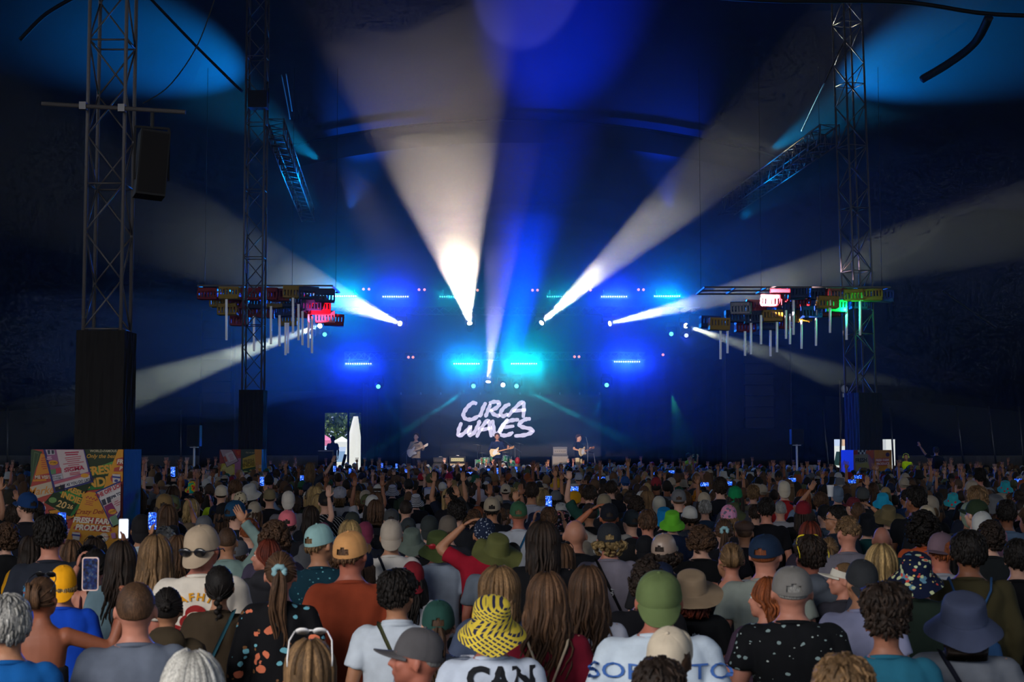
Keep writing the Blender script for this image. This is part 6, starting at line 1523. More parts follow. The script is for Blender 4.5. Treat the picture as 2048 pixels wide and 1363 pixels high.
while yy < 57.6:
    xm = yy * .365 + .5; xx = -xm + rr.uniform(0, .5)
    while xx < xm:
        x, Y = xx + rr.uniform(-.13, .13), yy + rr.uniform(-.22, .22); xx += rr.uniform(.50, .64)
        if any(abs(x - a) < .42 and abs(Y - b) < .42 for a, b in POS): continue
        if (-8.5 < x < -6.8 and 42.2 < Y < 44.3) or (9.9 < x < 12.1 and 44.4 < Y < 47.5): continue
        if abs(x + 10.6) < .5 and abs(Y - 50) < .5 or abs(x - 9.9) < .5 and abs(Y - 52) < .5: continue
        if Y > 57.0 and (x < -10.5 or x > 8): continue
        H = max(1.5, min(1.88, rr.gauss(1.68, .085)))
        px = 1024 + F*x/Y; w_ = .19*F/Y; py = HOR + (2.32 - H)*F/Y
        dd = np.hypot(allh[:, 0] - px, allh[:, 1] - py - w_*.5); bl = (allh[:, 3] > Y) & (dd < allh[:, 2] * 1.0 + w_ * .45)
        if bl.any(): continue
        hatk = rr.choices([0, 1, 2, 3], [6, 2, 2, .8])[0]; armp = rr.choices([0, 1, 2, 3, 4], [40, 2, 1.6, .5, 1.2])[0]; lg = int(hatk != 3 and rr.random() < .3)
        vs, fs, cl = LP[(hatk, armp, lg)]; s = H/1.77; a = rr.uniform(-.35, .35); c_, s_ = math.cos(a), math.sin(a)
        V_ = np.stack([vs[:, 0]*c_ - vs[:, 1]*s_, vs[:, 0]*s_ + vs[:, 1]*c_, vs[:, 2]], 1) * s + np.array([x, Y, 0])
        cols_ = [col(SKINS[rr.choice(['pale', 'pink', 'tan', 'tan', 'brown'])]), col(HCOL[rr.choices(['black', 'dark', 'brown', 'mid', 'light', 'blond', 'ginger'], [4, 8, 7, 4, 2, 2, 1])[0]]),
                 col(rr.choices(CAPC, [5, 6, 3, 3, 4, 2, 2, 1.5, 1.5, 1])[0][1]), col(rr.choices(TOPC, [8, 5, 4, 3, 2, 5, 1, 2, 1, 1, .6])[0][1]), col('#15171d')]
        AV.append(V_); AF += [tuple(i + off for i in f) for f in fs]; ACo.append(np.array(cols_, dtype=np.float32)[cl]); off += len(V_)
    yy += .58
AV = np.concatenate(AV); ACo = np.concatenate(ACo)
me = bpy.data.meshes.new('crowd'); me.from_pydata(AV.tolist(), [], AF); me.polygons.foreach_set('use_smooth', [True]*len(me.polygons))
at = me.attributes.new('tint', 'FLOAT_COLOR', 'POINT'); at.data.foreach_set('color', ACo.ravel())
cm = M('crowd', (.1, .1, .1), .8); an_ = cm.node_tree.nodes.new('ShaderNodeAttribute'); an_.attribute_name = 'tint'; cm.node_tree.links.new(an_.outputs['Color'], cm.node_tree.nodes['Principled BSDF'].inputs['Base Color'])
me.materials.append(cm); o = obj('crowd', me); tag(o, 'dense far audience between the nearer rows and the stage', 'crowd', kind='stuff')
print('CROWD', len(fills), len(AV), len(AF))
# ---------------------------------------------------------------- painted market boxes round the tower feet
INK = {}
def ink(h):
    if h not in INK: INK[h] = M('poster_ink', col(h)[:3], .75)
    return INK[h]
class Poster:
    """flat print in layers on one face; coordinates are those of a sketch sheet, mapped by U"""
    def __init__(s, U, lim): s.U = U; s.lim = lim; s.v = []; s.f = []; s.mi = []; s.cols = []; s.k = 0
    def add(s, pts, tris, c):
        if c not in s.cols: s.cols.append(c)
        n = len(s.v); x0, x1, y0, y1 = s.lim
        for x, y in pts: X, Z = s.U(min(max(x, x0), x1), min(max(y, y0), y1)); s.v.append((X, -.0006 * s.k, Z))
        s.f += [tuple(i + n for i in t) for t in tris]; s.mi += [s.cols.index(c)] * len(tris); s.k += 1
    def poly(s, pts, c): s.add(pts, [tuple(range(len(pts)))], c)
    def ell(s, cx, cy, rx, ry, c, n=20): s.poly([(cx + rx*math.cos(2*PI*i/n), cy + ry*math.sin(2*PI*i/n)) for i in range(n)], c)
    def text(s, t, cx, cy, size, c, rot=0, bold=.03, shear=0, sx=1):
        v, f = text2d(t, size, bold, shear); a = -rot
        s.add([(cx + x*sx*math.cos(a) + y*math.sin(a), cy + x*sx*math.sin(a) - y*math.cos(a)) for x, y in v], f, c)
    def lines(s, x, y, w, n, gap, th, c, rot=0, seed=0):
        rr_ = random.Random(seed); ca, sa = math.cos(rot), math.sin(rot)
        for i in range(n):
            h = w * rr_.uniform(.5, 1) / 2; cx, cy = x - gap*i*sa, y + gap*i*ca
            s.poly([(cx - h*ca - th*-sa*0, cy - h*sa), (cx + h*ca, cy + h*sa), (cx + h*ca - th*sa, cy + h*sa + th*ca), (cx - h*ca - th*sa, cy - h*sa + th*ca)], c)
    def build(s, parent, mtx):
        o = obj('poster_print', mesh('poster_print', s.v, s.f, None, False, [ink(c) for c in s.cols], s.mi), parent); o.matrix_local = mtx; return o
def box_thing(label, x, Y, wd, rz, H=2.32, side='#252d66', dp=1.0):
    t = thing('painted_box', label, 'box', (x, Y, 0), rz, 'painted market boxes round the tower feet')
    pm = M('painted_ply', col(side)[:3], .7); m = MB()
    for sx, sy in ((0, -1), (1, 0), (0, 1), (-1, 0)):
        m.box((sx*(wd/2 - .012), sy*(wd/2 - .012), H/2), ((wd if sy else .024), (wd if sx else .024), H))
    m.build('panel', fabric('painted_panel', col(side)[:3], col('#161b38')[:3], 3.0, .75, .15, 12), t)
    m = MB()
    for sx in (-1, 1):
        for sy in (-1, 1): m.box((sx*(wd/2 - .05), sy*(wd/2 - .05), H/2), (.05, .05, H - .02))
    m.build('frame', WOOD, t)
    for o_ in t.children: o_.scale = (1, dp, 1); o_.location.y = (wd * dp - wd) / 2
    return t
FACE = lambda wd, H: Matrix.Translation((0, -wd/2 - .004, H))
b1 = box_thing('nearest painted box, covered with yellow, red and blue market posters', -5.62, 20.05, 1.2, 0, dp=.78)
p = Poster(lambda x, y: ((x - 612) / 1050 * 1.2, -(y - 122) / 1050 * 1.2), (88, 1137, 123, 2120))
p.poly([(88,123),(1137,123),(1137,2120),(88,2120)], '#a3473f')
p.poly([(105,123),(215,150),(150,330),(88,560),(88,123)], '#3b4a36'); p.poly([(125,150),(180,165),(110,470),(104,470)], '#55664a'); p.poly([(132,160),(172,172),(112,440),(110,440)], '#3b4a36')
p.poly([(200,170),(300,190),(320,385),(140,420)], '#c07c33'); p.lines(235, 215, 90, 6, 24, 9, '#a3473f', -.12, 3)
p.text('ME VISIT', 232, 437, 50, '#c8baa2', -.0, .03); p.poly([(118,462),(270,455),(270,478),(118,486)], '#c07c33')
p.poly([(88,545),(330,482),(350,615),(88,700)], '#b5a58c'); p.text('Market', 225, 590, 118, '#c07c33', .12, .01, .35)
for k in range(8):
    a = k * PI / 4; p.poly([(165,750),(165+22*math.cos(a-.25),750+22*math.sin(a-.25)),(165+50*math.cos(a),750+50*math.sin(a)),(165+22*math.cos(a+.25),750+22*math.sin(a+.25))], '#c8b8a0')
for k in range(4): a = k * PI / 2; p.poly([(245,720),(245+6*math.cos(a-.5),720+6*math.sin(a-.5)),(245+20*math.cos(a),720+20*math.sin(a)),(245+6*math.cos(a+.5),720+6*math.sin(a+.5))], '#c8b8a0')
p.ell(248, 782, 27, 27, '#c8b8a0'); p.ell(248, 782, 19, 19, '#20241f'); p.ell(248, 782, 8, 10, '#c8b8a0')
p.poly([(210,1010),(640,1010),(560,1500),(150,1500),(150,1150)], '#a4719c'); p.text('STILL DEEP', 440, 1040, 70, '#c8b4b0', -.08, .02, .4)
for q in ([(215,1200),(290,1060),(310,1110),(360,1075),(330,1160),(380,1200),(300,1230),(240,1300)], ): p.poly(q, '#5b5f9c')
p.poly([(303,805),(585,765),(610,885),(368,968)], '#20241f'); p.poly([(313,812),(577,775),(600,880),(372,958)], '#c78a30'); p.lines(455, 818, 190, 6, 21, 7, '#a3473f', -.22, 5)
p.poly([(680,123),(1100,123),(1060,250),(960,560),(760,560),(640,420)], '#2f3a28'); p.text('WORLD-FAMOUS', 912, 142, 38, '#b8a888', 0, .02); p.text('Only the best...', 910, 200, 62, '#c8923c', 0, .01, .3)
p.poly([(770,345),(1045,250),(1020,330),(780,420)], '#5a8a45'); p.poly([(750,545),(1010,480),(930,560),(700,590)], '#2f6a35')
p.text('FRESH', 905, 362, 132, '#2f5a30', .12, .06); p.text('FRESH', 900, 358, 130, '#c8923c', .12, .045); p.text('INDIE', 880, 500, 140, '#2f5a30', .14, .06); p.text('INDIE', 874, 495, 138, '#c8923c', .14, .045)
p.poly([(1080,123),(1137,123),(1137,480),(925,560),(1000,330)], '#c78a30'); p.poly([(1062,228),(1137,210),(1137,310),(1068,300)], '#a3473f'); p.text('FR', 1102, 262, 66, '#d0c4ae', 0, .04, .2); p.poly([(1040,330),(1137,310),(1137,372),(1035,372)], '#a3473f'); p.text('P', 1112, 338, 60, '#d0c4ae', 0, .04, .2)
p.ell(1062, 450, 62, 55, '#a3473f'); p.poly([(1022,400),(1110,405),(1105,500),(1028,500)], '#b8b0a8'); p.poly([(1018,420),(1112,430),(1112,450),(1018,440)], '#3a4480'); p.ell(1066, 475, 22, 16, '#3a3f7a')
p.poly([(560,640),(720,600),(700,720),(640,820),(560,880)], '#2f6a35')
p.poly([(262,720),(400,560),(790,500),(700,640),(545,876)], '#25331f'); p.poly([(420,600),(660,570),(690,640),(600,735)], '#3f7a3c')
p.text('FRESH', 600, 592, 82, '#c8923c', -.38, .045); p.text('INDIE', 560, 668, 92, '#c8923c', -.36, .045); p.ell(355, 692, 45, 32, '#6a8a50'); p.text('20', 452, 742, 108, '#d0a868', -.30, .02, .15); p.text('26', 552, 768, 66, '#d0a868', -.25, .03, .1); p.lines(400, 790, 110, 1, 10, 8, '#8a8a60', .5, 1)
p.poly([(235,123),(700,123),(812,488),(372,612)], '#37386a'); p.poly([(262,123),(690,123),(778,470),(388,582)], '#8c5a78')
p.poly([(385,126),(690,128),(752,372),(462,456)], '#b9a9a6'); p.lines(560, 150, 240, 2, 24, 14, '#a0304a', -.06, 7); p.lines(575, 205, 250, 6, 22, 9, '#a8525c', -.12, 9)
p.text('SIGMA', 592, 345, 58, '#a0304a', .14, .035, 0, 1.35); p.lines(600, 378, 120, 2, 18, 11, '#a8525c', -.14, 2)
p.poly([(268,128),(365,128),(372,180),(290,185)], '#a8a4a8'); p.poly([(285,130),(315,130),(320,175),(295,178)], '#3c3c48'); p.poly([(330,130),(360,130),(362,172),(336,174)], '#3c3c48')
p.ell(356, 273, 52, 27, '#c78a30'); p.ell(356, 273, 40, 18, '#8c6a28'); p.ell(356, 273, 36, 15, '#c78a30'); p.text('STORE', 356, 273, 22, '#5a4420', 0, .03)
p.poly([(325,345),(440,325),(450,385),(338,405)], '#b0444e'); p.poly([(325,350),(385,340),(392,395),(338,405)], '#5a7a58'); p.poly([(345,415),(455,390),(470,450),(362,478)], '#a8a4a8'); p.text('GO VAULT', 398, 425, 22, '#2c2c34', .15, .03); p.text('N STORE', 405, 450, 22, '#2c2c34', .15, .03)
p.lines(310, 205, 80, 2, 20, 10, '#c8a8b0', -.1, 3); p.poly([(372,490),(770,380),(774,440),(384,545)], '#b9a9a6'); p.poly([(372,490),(770,380),(772,408),(376,518)], '#a85a68')
p.ell(716, 416, 46, 24, '#c78a30'); p.poly([(492,492),(774,432),(780,476),(500,556)], '#b9b4b4'); p.text('PAY AS YOU DO LIKE UP', 636, 494, 44, '#262a3c', .23, .035, 0, .82)
p.poly([(384,545),(482,520),(488,570),(392,596)], '#24242c'); p.ell(436, 556, 10, 8, '#8a7a30')
p.poly([(715,618),(770,598),(870,612),(1060,1000),(1137,930),(1137,2120),(480,2120),(520,1130),(640,820)], '#c78c32')
for i in range(8):
    for j in range(2): 
        if (i + j) % 2: p.poly([(735+i*17,638+j*15+i*5),(752+i*17,643+j*15+i*5),(750+i*17,658+j*15+i*5),(733+i*17,653+j*15+i*5)], '#a3473f')
p.lines(780, 700, 140, 3, 20, 7, '#a3473f', .18, 4); p.text('Crazy Deli', 775, 822, 74, '#8a2c2c', .0, .005, .35)
p.poly([(640,885),(690,868),(1000,905),(1010,960),(960,975),(620,925)], '#a3473f'); p.poly([(610,985),(660,960),(1020,985),(1035,1035),(980,1055),(600,1010)], '#a3473f')
p.text('FRESH FARM', 822, 925, 82, '#d6ccb8', -.06, .045, .2); p.text('PRODUCE', 815, 1005, 84, '#d6ccb8', -.06, .045, .2)
p.ell(640, 1085, 55, 45, '#a3473f'); p.poly([(592,1048),(680,1055),(676,1140),(600,1135)], '#b8b0a8'); p.poly([(588,1068),(682,1078),(682,1098),(588,1086)], '#3a4480')
p.ell(950, 1105, 50, 48, '#cfc4b0'); p.ell(950, 1105, 42, 40, '#b0303c'); p.ell(950, 1105, 39, 37, '#cfc4b0'); p.text('Only Fresh!', 950, 1100, 26, '#a0303c', 0, .02, .2)
rr_ = random.Random(4)
for i in range(70): a, b_ = rr_.uniform(700, 900), rr_.uniform(1090, 1500); p.ell(a, b_, rr_.uniform(2, 9), rr_.uniform(2, 5), '#8a4a20', 6)
p.poly([(1035,1060),(1085,1050),(1095,1110),(1050,1120)], '#a4719c')
p.poly([(852,598),(1137,470),(1137,860),(1050,1000)], '#37386a'); p.poly([(872,606),(1137,490),(1137,800),(1046,960)], '#b9a9a6')
p.text('THE OFF LICEN', 1018, 578, 62, '#a0303c', .46, .045, 0, .82); p.poly([(900,672),(1137,560),(1137,640),(940,740)], '#c0bab8'); p.text('10PM TO', 1075, 645, 48, '#262a3c', .46, .04, 0, .8)
p.poly([(922,692),(965,672),(985,735),(945,752)], '#3c3c48'); p.poly([(978,665),(1018,648),(1038,708),(998,728)], '#3c3c48'); p.poly([(955,760),(1040,715),(1110,830),(1010,900)], '#7a3058'); p.ell(1050, 818, 46, 30, '#c78a30'); p.text('STORE', 1050, 818, 24, '#5a4420', .4, .03); p.lines(1090, 700, 80, 3, 22, 8, '#a8525c', -.46, 8)
p.poly([(1020,880),(1090,850),(1137,950),(1060,980)], '#6a8a70')
p.build(b1, FACE(1.2, 2.32)); 
b2 = box_thing('second painted box with posters, at the middle left tower', -7.72, 43.4, 1.2, 0, dp=.75)
p = Poster(lambda x, y: ((x - 792) / 1115 * 1.2, -(y - 250) / 1115 * 1.2), (235, 1350, 251, 2390))
p.poly([(235,251),(1350,251),(1350,2390),(235,2390)], '#8a3c38'); p.poly([(640,500),(800,480),(780,2390),(235,2390),(235,900)], '#96607f'); p.poly([(235,640),(330,620),(640,640),(640,900),(560,1250),(240,1150)], '#a89a3c'); p.ell(460, 800, 170, 150, '#b0a468')
p.poly([(235,251),(560,251),(745,560),(430,730)], '#30262c'); p.poly([(250,260),(548,260),(725,555),(436,712)], '#a08a90'); p.poly([(380,370),(580,300),(680,500),(490,590)], '#b8aaa8'); p.lines(520, 370, 150, 6, 30, 10, '#b0506a', -.3, 1); p.poly([(330,450),(395,430),(450,560),(395,590)], '#a04c3c')
p.poly([(640,270),(795,270),(790,430),(690,430)], '#9c3020'); p.lines(730, 300, 90, 4, 26, 12, '#b8682c', -.1, 2)
p.poly([(800,251),(1180,251),(1180,900),(800,900)], '#39453a'); p.poly([(850,490),(1170,370),(1240,690),(850,780)], '#a88c34'); p.text('FRESH', 1015, 560, 120, '#6a5a20', .14, .05, 0, .85); p.text('INDIE', 1010, 660, 130, '#6a5a20', .14, .05); p.text('Only the best', 1040, 335, 60, '#a8986a', 0, .01, .2, .7)
p.poly([(850,775),(1230,690),(1290,930),(850,930)], '#2c4430'); p.ell(925, 850, 65, 35, '#8a9a5c'); p.text('20', 1090, 845, 150, '#c09850', 0, .02, .2); p.text('26', 1215, 800, 90, '#c09850', .1, .02)
p.poly([(1160,251),(1350,251),(1350,1300),(1300,1300),(1200,720)], '#b0742c'); p.ell(1310, 700, 50, 50, '#b89878'); p.poly([(720,925),(1190,925),(1190,2390),(720,2390)], '#7a3840'); p.poly([(735,950),(1170,950),(1170,1030),(735,1030)], '#b0706c'); p.text('OFF LICENCE 10', 950, 990, 62, '#7a2830', 0, .03, 0, .8); p.poly([(740,1040),(1170,1040),(1170,2300),(740,2300)], '#a08478')
p.poly([(240,1150),(420,1100),(560,1300),(240,1600)], '#8a2c30'); p.build(b2, FACE(1.2, 2.32))
b3 = box_thing('third painted box reading FRESH, at the right tower', 10.86, 46.15, 1.18, .10, 2.30)
p = Poster(lambda x, y: ((x - 1010) / 850 * 1.18, -(y - 400) / 850 * 1.18), (585, 1435, 401, 2050))
p.poly([(585,401),(1435,401),(1435,2050),(585,2050)], '#7a5468')
for i in range(8):
    for j in range(2): p.poly([(680+i*42,401+j*45),(722+i*42,401+j*45),(722+i*42,446+j*45),(680+i*42,446+j*45)], ['#9aa0a4', '#1c2434'][(i+j) % 2])
p.poly([(585,410),(680,410),(670,490),(585,500)], '#7a2c30'); p.poly([(860,410),(1035,401),(1035,560),(1000,600),(930,500),(860,490)], '#9a4628'); p.poly([(600,520),(900,480),(930,860),(900,1000),(640,1000)], '#6c6a5c'); p.text('FRESH', 750, 625, 118, '#14161a', .06, .04, 0, .8); p.poly([(640,720),(880,660),(930,760),(930,830),(650,850)], '#7a7448')
p.poly([(700,770),(915,800),(885,1400),(690,1300)], '#8a4a54'); p.poly([(712,800),(900,825),(880,960),(706,950)], '#7c7a80'); p.poly([(716,900),(890,900),(885,1040),(712,1040)], '#b09aa0'); p.lines(800, 925, 130, 5, 22, 9, '#8a4458', 0, 6)
p.poly([(900,860),(1140,780),(1180,905),(1060,930),(930,1010)], '#2c3a24'); p.poly([(960,1010),(1140,860),(1180,960),(1000,1150)], '#8a7424'); p.poly([(1040,401),(1435,401),(1435,830),(1180,860),(1050,760)], '#9a6420'); p.poly([(1175,800),(1435,740),(1435,860),(1190,900)], '#a06c24')
p.ell(1345, 500, 45, 45, '#2c2048'); p.poly([(1070,590),(1370,570),(1375,650),(1075,665)], '#8a2c2c'); p.text('FRESH FARM', 1222, 622, 68, '#b8a0a0', .04, .045, 0, .78); p.poly([(1080,672),(1380,655),(1385,735),(1090,745)], '#8a2c2c'); p.text('PRODUCE', 1235, 700, 70, '#b8a0a0', .04, .045, 0, .9); p.ell(1372, 755, 42, 42, '#b08a60')
p.poly([(585,1040),(700,1040),(800,1400),(585,1500)], '#6a4460'); p.build(b3, FACE(1.18, 2.30))
p = Poster(lambda x, y: ((x - 415) / 330 * 1.18, -(y - 400) / 850 * 1.18), (250, 580, 401, 2050))
p.poly([(250,401),(580,401),(580,2050),(250,2050)], '#4450a0'); p.poly([(260,700),(340,600),(420,800),(470,1100),(260,1100)], '#6c3c74'); p.ell(330, 830, 40, 110, '#8c6088'); p.poly([(400,820),(480,800),(470,1300),(400,1300)], '#3c2c60')
p.build(b3, Matrix.Translation((-1.18/2 - .004, 0, 2.30)) @ Matrix.Rotation(-PI/2, 4, 'Z'))
light('blue_on_right_box', 'SPOT', (5.5, 49.0, 6.0), 2600, (0.02, 0.05, 1.0), target=(10.4, 46.1, 2.8), spot_size=.9, spot_blend=.6)

# ---------------------------------------------------------------- the band
def guitar(label, body_c, t_person, sx=1, headc=WOOD, bodyc=None, neckc=WOOD, tip=V3((-.56, .33, 1.30)), c0=V3((.10, .22, 1.04))):
    g = thing('electric_guitar', label, 'guitar'); g.matrix_world = t_person.matrix_basis.copy()
    ax = (tip - c0).normalized(); nrm = V3((0, 1, 0)); nrm = (nrm - ax * nrm.dot(ax)).normalized(); up = nrm.cross(ax)
    Rm = Matrix((ax, up, nrm)).transposed()
    prof = [(-.20,.0),(-.19,.10),(-.12,.155),(-.03,.135),(.05,.105),(.12,.13),(.19,.16),(.20,.12),(.15,.06),(.15,-.05),(.20,-.10),(.17,-.14),(.10,-.13),(.03,-.115),(-.05,-.145),(-.14,-.16),(-.19,-.10)]
    def slab(ps, z0, z1, m): n = len(ps); m.add([c0 + Rm @ V3((x, y, z0)) for x, y in ps] + [c0 + Rm @ V3((x, y, z1)) for x, y in ps], [tuple(range(n))[::-1], tuple(range(n, 2*n))] + [(i, (i+1) % n, n+(i+1) % n, n+i) for i in range(n)])
    m = MB(); slab(prof, -.02, .022, m); m.build('guitar_body', body_c, g)
    m = MB(); slab([(-.10,-.02),(.0,.09),(.12,.07),(.13,-.06),(.02,-.10),(-.08,-.10)], .022, .026, m); m.build('pickguard', WHT, g)
    m = MB(); slab([(.10,-.022),(.10,.026),(.60,.020),(.60,-.018)], .02, .045, m); m.build('neck', neckc, g)
    m = MB(); slab([(.59,-.022),(.62,.05),(.78,.07),(.79,.03),(.74,-.03),(.63,-.03)], .012, .03, m); m.build('headstock', headc, g)
    m = MB()
    for k in range(6): q = c0 + Rm @ V3((.64 + k * .022, .062, .02)); m.ell(q, (.008, .008, .012), 6, 5)
    m.build('tuning_pegs', CHROME, g); return g
ARM['sing'] = ARM['strum']
gl_ = make_person(P(836,0,60).x, 60.0, 1.80, PI - .25, hair='messy', hc='brown', top='long', tc='#a8937a', skin='#c99a86', arms=('fret','strum'), trs='#151a34', z=SZ, pitch=.12, extras=('eyes',), label='person in pale patterned shirt playing guitar at the left of the stage', tpat=None)
gs = make_person(P(995,0,60).x, 60.0, 1.80, PI + .05, hair='messy', hc='brown', top='long', tc='#1c2444', skin='#c08468', arms=('fret','strum'), trs='#141420', z=SZ, extras=('eyes',), label='person in navy shirt singing and playing a yellow-cream guitar at centre stage')
gr_ = make_person(P(1155,0,60).x, 60.0, 1.80, -2.15, hair='messy', hc='brown', top='tee', tc='#0e1420', skin='#c99070', arms=('fret','strum'), trs='#c8b48c', z=SZ, pitch=-.1, extras=('eyes',), label='person in black tee and cream trousers playing guitar at the right')
gr_.rotation_euler = (-.22, 0, -2.15); gr_.rotation_mode = 'ZXY'; gr_.rotation_euler = (-.24, 0, -2.15)
bpy.context.view_layer.update()
guitar('white guitar played by the person in the pale shirt', M('white_lacquer', (.7, .68, .7), .3), gl_, headc=M('pale_headstock', (.7, .6, .5), .4), neckc=M('pale_neck', (.6, .42, .3), .4))
guitar('cream guitar with orange neck played by the singer', CREAM, gs, tip=V3((-.56, .33, 1.20)))
gr2 = guitar('cream guitar held by the person in cream trousers', CREAM, gr_); gr2.rotation_mode = 'XYZ'
# collar of the singer's shirt, microphones on stands
def mic(px, Y, top_py, label, boom=0.5, dirx=1, z0=SZ):
    b = P(px, 0, Y); zt = P(px, top_py, Y).z - z0; t = thing('microphone_stand', label, 'microphone stand', (b.x, Y, z0), 0, 'microphone stands on the stage')
    m = MB(); m.tube([(0, 0, .02), (0, 0, zt - .25)], .012); m.lathe([(.14, 0), (.14, .02), (.02, .04)], 14); m.build('stand', ALU, t)
    m = MB(); m.tube([(dirx * boom * .6, 0, zt - .45), (-dirx * boom, 0, zt)], .009); m.build('boom', ALU, t)
    m = MB(); m.tube([(-dirx * boom, 0, zt), (-dirx * (boom + .13), 0, zt + .03)], [.014, .02], 8); m.ell((-dirx * (boom + .15), 0, zt + .035), (.028, .028, .028), 8, 6); m.build('microphone', DARK, t)
mic(1030, 59.3, 881, 'boom microphone stand in front of the singer', .42, 1)
mic(818, 59.4, 886, 'slanted microphone stand in front of the left guitarist', .30, -1)
mic(1172, 59.3, 873, 'upright microphone stand in front of the right guitarist', .06, 1)
mic(1186, 59.6, 905, 'short microphone stand right of the right guitarist', .05, 1)
# amplifiers
def amp(px0, px1, py0, Y, label, tol, cab, head=True):
    a, b = P(px0, py0, Y), P(px1, py0, Y); wd = b.x - a.x; H = a.z - SZ; t = thing('amplifier', label, 'amplifier', ((a.x+b.x)/2, Y, SZ), 0, 'amplifiers along the back of the stage')
    hc_ = H * .28 if head else H * .3
    m = MB(); m.box((0, 0, (H - hc_)/2), (wd, .4, H - hc_)); m.build('cabinet', tol, t)
    m = MB(); m.box((0, -.205, (H - hc_)/2), (wd * .9, .01, (H - hc_) * .9)); m.build('speaker_cloth', cab, t)
    m = MB(); m.box((0, 0, H - hc_/2 + .01), (wd * (.88 if head else 1), .3, hc_ - .02)); m.build('amplifier_head', tol, t)
    m = MB(); m.box((0, -.155, H - hc_/2), (wd * .8, .01, hc_ * .5)); m.build('control_panel', cab if head else M('panel', (.5, .45, .2), .4), t)
    m = MB()
    for k in range(6): m.lathe([(.012, 0), (.012, .02)], 8, (-wd*.3 + k*wd*.12, -.165, H - hc_/2), Matrix.Rotation(PI/2, 3, 'X'))
    m.build('knob', DARK, t)
    m = MB(); m.tube([(-.08, 0, H), (-.06, 0, H + .03), (.06, 0, H + .03), (.08, 0, H)], .01); m.build('handle', DARK, t)
GCL = fabric('grille_cloth', (.30, .26, .22), (.36, .31, .27), 20, .9, .3, 200); TAN = M('tan_grille', (.5, .36, .22), .8); GRY = M('grey_vinyl', (.16, .15, .15), .6)
amp(1104, 1136, 893, 62.5, 'grey amplifier stack between the drums and the right guitarist', GRY, GCL)
amp(899, 931, 912, 62, 'black combo amplifier with tan front, left of drums', BLK, TAN, False)
amp(865, 897, 914, 62.4, 'dark amplifier cabinet behind the left guitarist', BLK, M('dark_grille', (.05, .045, .05), .8))
# drum kit
dk = thing('drum_kit', 'sparkling green drum kit with cymbals behind the singer', 'drum kit', (P(985,0,63).x, 63.3, SZ))
GRN = objcol('green_sparkle', .25, .0, vary=.35, spec=.8)
def drum(x, y, z, r, h, R=None, nm='drum'):
    m = MB(); m.lathe([(r, -h/2), (r, h/2)], 20, (x, y, z), R); o = m.build(nm, GRN, dk, True); o.color = col('#4f9a6a')
    m = MB()
    for s in (-1, 1): m.lathe([(r + .008, s*h/2 - .015), (r + .008, s*h/2 + .015)], 20, (x, y, z), R, caps=False)
    m.lathe([(r, h/2), (r * .99, h/2 + .004)], 20, (x, y, z), R)
    for k in range(8):
        a = k*PI/4; v0 = V3(((r + .012)*math.cos(a), (r + .012)*math.sin(a), -h/2)); v1 = V3((v0.x, v0.y, h/2))
        if R is not None: v0, v1 = R @ v0, R @ v1
        m.tube([V3((x, y, z)) + v0, V3((x, y, z)) + v1], .006, 4)
    m.build('hoop', CHROME, dk)
RX = Matrix.Rotation(PI/2, 3, 'X'); drum(.15, 0, .30, .28, .40, RX, 'bass_drum'); drum(-.48, .1, .55, .22, .42); drum(-.30, -.1, .72, .16, .24); drum(.62, .1, .78, .17, .26, Matrix.Rotation(.2, 3, 'Y')); drum(.05, -.15, .80, .14, .2, Matrix.Rotation(.25, 3, 'X')); drum(.85, .15, .52, .20, .38)
def cym(x, y, z, r, ti=0.1):
    m = MB(); m.lathe([(.03, .02), (r * .3, .012), (r, 0), (r * .3, .008)], 20, (x, y, z), Matrix.Rotation(ti, 3, 'Y')); m.build('cymbal', M('brass', (.55, .38, .12), .3, .9), dk, True)
    m = MB(); m.tube([(x, y, z + .04), (x, y, .35)], .012)
    for k in range(3): a = k*2.1; m.tube([(x, y, .35), (x + .25*math.cos(a), y + .25*math.sin(a), .01)], .01)
    m.build('cymbal_stand', CHROME, dk)
cym(-.62, .3, 1.36, .24, .12); cym(-.42, -.1, 1.02, .19, 0); cym(.80, .3, 1.30, .24, -.2); cym(1.15, .2, 1.42, .2, .25); cym(.55, .35, 1.05, .2, 0)
rbln = thing('balloon', 'dark red balloon floating right of the drum kit', 'balloon', P(1035, 921, 58.0)); m = MB(); m.ell((0, 0, 0), (.10, .10, .15), 14, 10); m.lathe([(.01, -.17), (.02, -.20)], 6); m.build('balloon_skin', M('red_rubber', (.22, .005, .015), .5), rbln, True); m = MB(); m.tube([(0,0,-.19), (.03, 0, -.5), (0, 0, -.9)], .004, 4); m.build('string', WHT, rbln)
# flight cases and crew at the left door
fc = thing('flight_case', 'dark stacked equipment case in the left door opening', 'case', (P(658,0,66).x, 66.4, 0)); m = MB(); m.box((0, 0, P(0,899,66).z/2), (.62, .6, P(0,899,66).z)); m.build('case_body', BLK, fc)
m = MB()
for k in (0.02, .5, .98): m.box((0, -.31, P(0,899,66).z * k), (.64, .02, .04))
m.build('edge_trim', ALU, fc); m = MB(); m.bar((.42, 0, .3), (.86, 0, 2.1), .12); m.build('ramp', BLK, fc)
rs = thing('platform', 'low black platform in the left door opening', 'platform', (P(676,0,67.6).x, 67.9, 0)); m = MB(); m.box((0, 0, .55), (1.1, 1, 1.1)); m.build('deck', BLK, rs)
make_person(P(673,0,67.8).x, 67.8, 1.80, .3, hair='short', hc='black', top='tee', tc='#34508c', skin='dark', trs='#20305c', z=1.1, label='person standing in the left door opening, seen as a silhouette')
make_person(P(659,0,68.6).x, 69.0, 1.7, .3, hair='short', hc='black', top='tee', tc='#203060', skin='dark', trs='#20305c', z=0, label='person low at the left edge of the left door opening')
